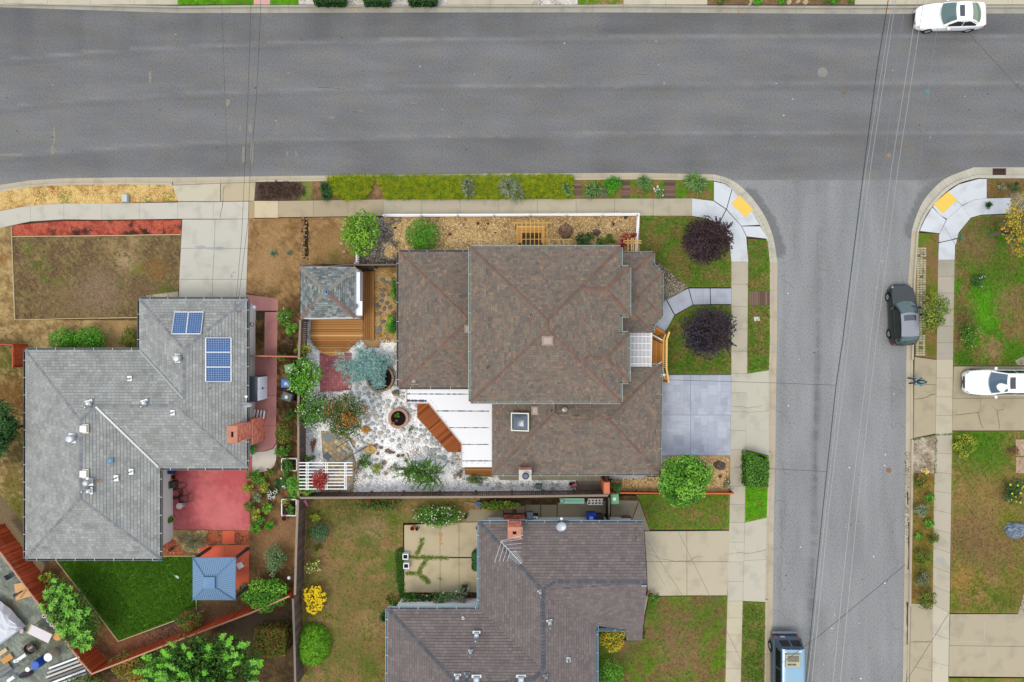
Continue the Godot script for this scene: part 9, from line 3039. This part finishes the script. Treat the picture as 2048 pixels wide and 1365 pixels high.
func build_van()->void:
	var o:=thing("camper_van","pale blue camper van with a roof vent parked at the bottom of the side road","van",P(1563.5,1336,0.0),-PI/2)
	var L:=5.1
	var W:=0.93
	var dark:=c8(72,92,114)
	var pale:=c8(140,182,210)
	var st:=[[0.0,0.96,1.05],[0.03,1.0,1.08],[0.5,1.0,1.08],[0.8,1.0,1.08],[0.86,0.99,1.05],[0.95,0.93,0.95],[1.0,0.82,0.85]]
	var g:=[]
	for q in st:
		var row:=[]
		for e in [[-0.92,0.24],[-1.0,0.4],[-1.0,0.8],[-0.97,q[2]],[0.0,q[2]+0.02],[0.97,q[2]],[1.0,0.8],[1.0,0.4],[0.92,0.24]]:
			row.append(V(-L/2+q[0]*L,e[1],W*q[1]*e[0]))
		g.append(row)
	var m:=MB.new()
	sheet(m,g,dark)
	for e in [0,g.size()-1]:
		var r:Array=g[e]
		for i in r.size()-1:
			m.tri(r[i],r[i+1],V(r[0].x,0.6,0),dark,V(-1 if e==0 else 1,0,0))
	put("body",m.mesh(),M.paint,o)
	var u:=MB.new()
	var x0:=-L/2+0.02
	var x1:=-L/2+0.34
	var x2:=L/2-1.35
	var x3:=L/2-0.72
	var wl:=W*0.985
	var wu:=W*0.80
	var ht:=1.98
	var b:=[V(x0,1.06,-wl),V(x0,1.06,wl),V(x3,1.06,wl),V(x3,1.06,-wl)]
	var t:=[V(x1,ht,-wu),V(x1,ht,wu),V(x2,ht,wu),V(x2,ht,-wu)]
	for i in 4:
		var j:=(i+1) % 4
		u.quad(b[i],b[j],t[j],t[i],dark,(b[i]+b[j])*0.5-V(0,0.6,0))
	put("upper_body",u.mesh(),M.paint,o)
	var r:=MB.new()
	var rg:=[]
	for j in 7:
		var row:=[]
		for i in 9:
			var f:=i/4.0-1.0
			var x:=lerpf(x1+0.02,x2,j/6.0)
			row.append(V(x,ht+0.1*(1.0-pow(absf(f),4.0)),f*wu))
		rg.append(row)
	sheet(r,rg,pale,Vector3.UP)
	put("roof",r.mesh(),M.paint,o)
	for s in [-1.0,1.0]:
		var gt:=MB.new()
		gt.box(V((x1+x2)/2,ht+0.01,s*(wu-0.005)),V(x2-x1,0.04,0.05),c8(122,166,206))
		put("drip_rail",gt.mesh(),M.paint,o)
		for q in [[0.10,0.42],[0.45,0.72],[0.75,0.95]]:
			var w:=MB.new()
			var c:=[]
			for e in [[q[0],0.2],[q[1],0.2],[q[1],0.82],[q[0],0.82]]:
				var lo:=V(lerpf(x0+0.05,x3-0.05,e[0]),1.06,s*wl)
				var hi:=V(lerpf(x1,x2,e[0]),ht,s*wu)
				c.append(lo.lerp(hi,e[1])+V(0,0.002,s*0.012))
			w.quad(c[0],c[1],c[2],c[3],c8(22,26,34),V(0,0.3,s))
			put("side_window",w.mesh(),M.glass_dark,o)
		var rw:=MB.new()
		var cc:=[]
		for e in [[0.08,0.22],[0.8,0.22],[0.86,0.78],[0.1,0.78]]:
			var lo:=V(x0,1.06,s*wl*e[0])
			var hi:=V(x1,ht,s*wu*e[0])
			cc.append(lo.lerp(hi,e[1])+V(-0.012,0.004,0))
		rw.quad(cc[0],cc[1],cc[2],cc[3],c8(20,22,30),V(-1,0.3,0))
		put("rear_window",rw.mesh(),M.glass_dark,o)
		var tl:=MB.new()
		tl.bevel_box(V(-L/2-0.01,0.86,s*W*0.84),V(0.06,0.3,0.14),0.02,c8(196,72,50))
		put("taillight",tl.mesh(),M.panel,o)
		for e in [0.17,0.82]:
			wheel(o,-L/2+e*L,s*(W-0.06),0.34)
	var ws:=MB.new()
	ws.quad(V(x3+0.01,1.12,-wl*0.9),V(x3+0.01,1.12,wl*0.9),V(x2+0.06,ht-0.08,wu*0.92),V(x2+0.06,ht-0.08,-wu*0.92),c8(60,76,84),V(1,0.5,0))
	put("windshield",ws.mesh(),M.glass_dark,o)
	var bp:=MB.new()
	bp.bevel_box(V(-L/2-0.12,0.5,0),V(0.18,0.16,W*1.84),0.04,c8(140,148,156))
	put("bumper",bp.mesh(),M.metal,o)
	var lp:=MB.new()
	lp.box(V(-L/2-0.015,0.9,W*0.32),V(0.02,0.16,0.32),c8(226,232,240))
	put("licence_plate",lp.mesh(),M.plastic,o)
	var ac:=Node3D.new()
	ac.name="roof_vent"
	o.add_child(ac,true)
	ac.position=V(x1+0.72,ht+0.1,0.08)
	var a0:=MB.new()
	a0.bevel_box(V(0,0.06,0),V(0.86,0.14,0.98),0.03,c8(188,186,158))
	put("housing",a0.mesh(),M.plastic,ac)
	for k in 3:
		var a1:=MB.new()
		a1.bevel_box(V(-0.15,0.145,-0.26+k*0.26),V(0.4,0.03,0.24),0.008,c8(124,122,104))
		put("grid",a1.mesh(),M.plastic,ac)
	for k in 2:
		var a2:=MB.new()
		a2.box(V(0.24,0.145,-0.05+k*0.3),V(0.1,0.02,0.26),c8(104,92,78))
		put("slot",a2.mesh(),M.plastic,ac)
	for q in [[x1+0.14,-0.45,0.2],[x1+0.16,0.56,0.12]]:
		var lm:=MB.new()
		lm.bevel_box(V(q[0],ht+0.09,q[1]),V(0.1,0.06,q[2]),0.02,c8(244,246,248))
		put("marker_lamp",lm.mesh(),M.plastic,o)
	var rl:=MB.new()
	rl.bevel_box(V(x1+0.02,ht+0.06,0.16),V(0.06,0.05,0.14),0.015,c8(150,60,70))
	put("brake_lamp",rl.mesh(),M.plastic,o)
func wire(label:String,a:Array,h:float,r:float,col:Color,group:="")->void:
	var pts:=[]
	for i in range(0,a.size(),2):
		pts.append(P(a[i],a[i+1],h))
	var m:=MB.new()
	m.tube(pts,r,col,5)
	tag(put("overhead_wire",m.mesh(),M.metal),label,"wire",group)
func build_wires()->void:
	var pale:=c8(186,189,188)
	wire("thick dark overhead cable along the side road, leftmost of the bundle",[1786,-80,1777,0,1757,122,1755,134,1728,340,1686,680,1672,775,1646,1020,1612,1365,1603,1450],8.2,0.024,c8(66,78,82))
	wire("pale overhead wire close beside the thick dark cable",[1796,-80,1786,0,1732,340,1690,680,1652,1020,1616,1365],8.4,0.014,pale)
	wire("second pale overhead wire right of the thick dark cable",[1802,-80,1792,0,1741,340,1698,680,1658,1020,1624,1365,1616,1450],8.8,0.016,pale)
	wire("left wire of the right hand pale pair over the side road",[1848,-80,1836,0,1783,340,1741,680,1701,1020,1666,1365,1657,1450],9.6,0.016,pale)
	wire("right wire of the right hand pale pair over the side road",[1860,-80,1848,0,1796,340,1753,680,1715,1020,1681,1365,1672,1450],9.6,0.016,pale)
	wire("faint overhead wire between the two bundles",[1812,0,1790,150,1768,340],9.2,0.008,c8(160,162,162))
	wire("faint overhead wire on the right of the bundles",[1884,0,1862,140,1838,340],9.2,0.008,c8(160,162,162))
	wire("upper service drop across the side road to the brown roofed house",[1328,760,1440,763,1540,766,1672,771],5.6,0.012,c8(64,66,68))
	wire("lower service drop across the side road",[1470,934,1545,938,1655,944],6.2,0.012,c8(72,74,76))
	wire("long diagonal wire from the lower lawn strip across the drive",[1316,970,1335,1020,1418,1189,1484,1325,1500,1365],5.0,0.011,c8(116,110,98))
	wire("diagonal service wire from the lower house's mast over its drive",[1276,1068,1294,1082,1378,1212,1400,1250],4.0,0.011,c8(116,110,98))
	wire("short diagonal wire at the lower house's gable",[1274,1074,1300,1118,1330,1172],3.6,0.008,c8(130,124,110))
	wire("diagonal wire over the bottom of the side road",[1899,1226,1811,1130,1812,1131].slice(2,4)+[1638,1273,1560,1330],6.5,0.014,c8(84,86,88))
	wire("diagonal wire over the apron at the bottom right",[1899,1226,1868,1276,1822,1349,1800,1385],5.0,0.014,c8(120,112,98))
	wire("thin wire from the roof of the grey roofed house over the wide street, left",[436,-60,443,0,449,180,455,330],7.0,0.009,c8(96,98,100))
	wire("thin wire from the roof of the grey roofed house over the wide street, middle",[503,-60,502,0,496,180,489,340,483,470,472,600,468,622],6.0,0.011,c8(70,72,74))
	var o:=thing("twisted_service_wire","dashed looking twisted service wire over the wide street","wire",Vector3.ZERO)
	var m:=MB.new()
	var p:=PV([522,-20,520,40,512,205,500,340,496,440,478,590,470,622],6.2)
	for i in 150:
		var a:=samp(p,i/150.0)
		var b:=samp(p,(i+0.55)/150.0)
		m.cyl(V(a.x,6.2,a.y),V(b.x,6.2,b.y),0.016,0.016,5,c8(64,60,58))
	put("strand",m.mesh(),M.metal,o)
	var m2:=MB.new()
	var pts:=[]
	for i in 80:
		var a:=samp(p,i/79.0)
		pts.append(V(a.x,6.2,a.y))
	m2.tube(pts,0.007,c8(140,136,130),4)
	put("core",m2.mesh(),M.metal,o)
func build_person()->void:
	var o:=thing("person","person in a teal jacket and blue jeans with dark straps standing on the east apron","person",P(1822,762,0.08),0.0)
	var jeans:=c8(70,98,138,1.3)
	var teal:=c8(104,150,158,1.3)
	var skin:=c8(214,166,138)
	var shoe:=c8(52,40,38)
	var bn:=[]
	for s in [-1.0,1.0]:
		var fx:float=0.05*s
		bn.append([V(fx,0.06,s*0.17),V(fx-0.17,0.04,s*0.19),0.05,0.042,shoe])
		bn.append([V(fx,0.07,s*0.17),V(fx*0.6-0.02,0.48,s*0.14),0.05,0.068,jeans])
		bn.append([V(fx*0.6-0.02,0.48,s*0.14),V(0,0.9,s*0.09),0.07,0.095,jeans])
		bn.append([V(0.0,1.42,s*0.17),V(0.02,1.15,s*0.27),0.065,0.052,teal])
		bn.append([V(0.02,1.15,s*0.27),V(-0.2,1.08,s*0.16),0.05,0.04,teal])
		bn.append([V(-0.2,1.08,s*0.16),V(-0.27,1.08,s*0.11),0.033,0.03,skin])
		for f in 4:
			var z:float=s*(0.13-f*0.02)
			bn.append([V(-0.26,1.09-f*0.006,z),V(-0.31+absf(f-1.5)*0.006,1.08-f*0.006,z-s*0.015),0.011,0.01,skin])
			bn.append([V(-0.31+absf(f-1.5)*0.006,1.08-f*0.006,z-s*0.015),V(-0.305,1.05,z-s*0.03),0.01,0.009,skin])
		bn.append([V(-0.23,1.1,s*0.11),V(-0.27,1.12,s*0.06),0.013,0.011,skin])
	bn.append([V(0,0.88,0),V(0,1.05,0),0.13,0.135,jeans])
	bn.append([V(0.0,1.02,0),V(0.01,1.3,0),0.14,0.16,teal])
	bn.append([V(0.01,1.28,-0.09),V(0.01,1.28,0.09),0.14,0.14,teal])
	bn.append([V(0.0,1.4,-0.13),V(0.0,1.4,0.13),0.075,0.075,teal])
	bn.append([V(0.0,1.42,0),V(-0.01,1.54,0),0.06,0.055,skin])
	bn.append([V(0.0,1.62,0),V(-0.02,1.66,0),0.095,0.09,skin])
	bn.append([V(-0.06,1.57,0),V(-0.05,1.6,0),0.05,0.06,skin])
	bn.append([V(-0.1,1.615,0),V(-0.118,1.6,0),0.014,0.016,skin])
	bn.append([V(0.0,1.62,-0.098),V(0.0,1.64,-0.1),0.018,0.02,skin])
	bn.append([V(0.0,1.62,0.098),V(0.0,1.64,0.1),0.018,0.02,skin])
	put("body",field_mesh(bn,0.018,0.03),M.cloth,o)
	var hair:=[]
	hair.append([V(0.02,1.66,0),V(0.0,1.7,0),0.1,0.088,c8(62,96,104)])
	hair.append([V(0.06,1.5,0),V(0.05,1.64,0),0.075,0.085,c8(70,112,120)])
	put("hood",field_mesh(hair,0.016,0.03),M.cloth,o)
	var face:=MB.new()
	for s in [-1.0,1.0]:
		face.lathe(V(-0.108,1.635,s*0.035),[[0.001,-0.008],[0.011,0.0],[0.001,0.008]],8,c8(40,34,30))
	put("eyes",face.mesh(),M.plastic,o)
	var mo:=MB.new()
	mo.box(V(-0.112,1.562,0),V(0.012,0.009,0.045),c8(170,96,90))
	put("mouth",mo.mesh(),M.plain,o)
	for s in [-1.0,1.0]:
		var m:=MB.new()
		m.tube([V(0.1,1.0,s*0.03),V(0.2,1.12,s*0.06),V(0.17,1.35,s*0.12),V(0.04,1.49,s*0.12),V(-0.12,1.4,s*0.11),V(-0.16,1.2,s*0.08),V(-0.14,1.02,s*0.03)],0.026,c8(24,26,32),6)
		put("strap",m.mesh(),M.cloth,o)
	var ct:=thing("drone_controller","small dark controller held by the person in the teal jacket","controller",o.position+V(-0.31,1.08,0))
	var cm:=MB.new()
	cm.bevel_box(Vector3.ZERO,V(0.1,0.035,0.2),0.01,c8(44,46,50))
	put("case",cm.mesh(),M.plastic,ct)
	var cs:=MB.new()
	cs.box(V(0.0,0.02,0),V(0.06,0.006,0.11),c8(70,84,96))
	put("screen",cs.mesh(),M.glass_dark,ct)
func field_mesh(bones:Array,cell:float,k:float)->ArrayMesh:
	var lo:=V(1e9,1e9,1e9)
	var hi:=-lo
	for b in bones:
		var r:=maxf(b[2],b[3])+cell*3.0
		for e in 2:
			lo=lo.min(b[e]-Vector3.ONE*r)
			hi=hi.max(b[e]+Vector3.ONE*r)
	var n:=Vector3i(((hi-lo)/cell).ceil())+Vector3i.ONE
	var val:=PackedFloat32Array()
	val.resize(n.x*n.y*n.z)
	val.fill(0.2)
	for b in bones:
		var r:float=maxf(b[2],b[3])+k+cell*2.0
		var a:Vector3=b[0]
		var d:Vector3=b[1]-b[0]
		var dd:=maxf(d.length_squared(),1e-9)
		var q0:=Vector3i(((a.min(b[1])-Vector3.ONE*r-lo)/cell).floor()).clamp(Vector3i.ZERO,n-Vector3i.ONE)
		var q1:=Vector3i(((a.max(b[1])+Vector3.ONE*r-lo)/cell).ceil()).clamp(Vector3i.ZERO,n-Vector3i.ONE)
		for z in range(q0.z,q1.z+1):
			for y in range(q0.y,q1.y+1):
				var at:=(z*n.y+y)*n.x
				for x in range(q0.x,q1.x+1):
					var p:=lo+V(x,y,z)*cell-a
					var t:=clampf(p.dot(d)/dd,0.0,1.0)
					var s:float=(p-d*t).length()-lerpf(b[2],b[3],t)
					var v:=val[at+x]
					var h:=maxf(k-absf(v-s),0.0)/k
					val[at+x]=minf(v,s)-h*h*k*0.25
	var idx:={}
	var pos:=PackedVector3Array()
	var cols:=PackedColorArray()
	var tris:=PackedInt32Array()
	for z in n.z-1:
		for y in n.y-1:
			for x in n.x-1:
				var sum:=Vector3.ZERO
				var cnt:=0
				var base:=(z*n.y+y)*n.x+x
				var ins:=0
				for e in 8:
					if val[base+(e & 1)+((e>>1) & 1)*n.x+((e>>2) & 1)*n.x*n.y]<0.0:
						ins+=1
				if ins==0 or ins==8:
					continue
				for e in [[0,1],[2,3],[4,5],[6,7],[0,2],[1,3],[4,6],[5,7],[0,4],[1,5],[2,6],[3,7]]:
					var c0:=V(e[0] & 1,(e[0]>>1) & 1,(e[0]>>2) & 1)
					var c1:=V(e[1] & 1,(e[1]>>1) & 1,(e[1]>>2) & 1)
					var v0:=val[base+int(c0.x)+int(c0.y)*n.x+int(c0.z)*n.x*n.y]
					var v1:=val[base+int(c1.x)+int(c1.y)*n.x+int(c1.z)*n.x*n.y]
					if (v0<0.0)!=(v1<0.0):
						sum+=c0.lerp(c1,v0/(v0-v1))
						cnt+=1
				var p:=lo+(V(x,y,z)+sum/cnt)*cell
				idx[base]=pos.size()
				pos.append(p)
				var best:=1e9
				var bc:=Color.WHITE
				for b in bones:
					var d:Vector3=b[1]-b[0]
					var t:=clampf((p-b[0]).dot(d)/maxf(d.length_squared(),1e-9),0.0,1.0)
					var s:float=(p-b[0]-d*t).length()-lerpf(b[2],b[3],t)
					if s<best:
						best=s
						bc=b[4]
				cols.append(bc)
	for z in range(1,n.z-1):
		for y in range(1,n.y-1):
			for x in range(1,n.x-1):
				var base:=(z*n.y+y)*n.x+x
				var st:=[1,n.x,n.x*n.y]
				for ax in 3:
					if (val[base]<0.0)==(val[base+st[ax]]<0.0):
						continue
					var u:int=st[(ax+1) % 3]
					var w:int=st[(ax+2) % 3]
					var q:=[base,base-u,base-u-w,base-w]
					if not (idx.has(q[0]) and idx.has(q[1]) and idx.has(q[2]) and idx.has(q[3])):
						continue
					var f:=val[base]<0.0
					for tt in ([[0,2,1],[0,3,2]] if f else [[0,1,2],[0,2,3]]):
						for e in tt:
							tris.append(idx[q[e]])
	var sft:=SurfaceTool.new()
	sft.begin(Mesh.PRIMITIVE_TRIANGLES)
	for i in pos.size():
		sft.set_color(cols[i])
		sft.set_smooth_group(0)
		sft.add_vertex(pos[i])
	for i in tris:
		sft.add_index(i)
	sft.generate_normals()
	return sft.commit()
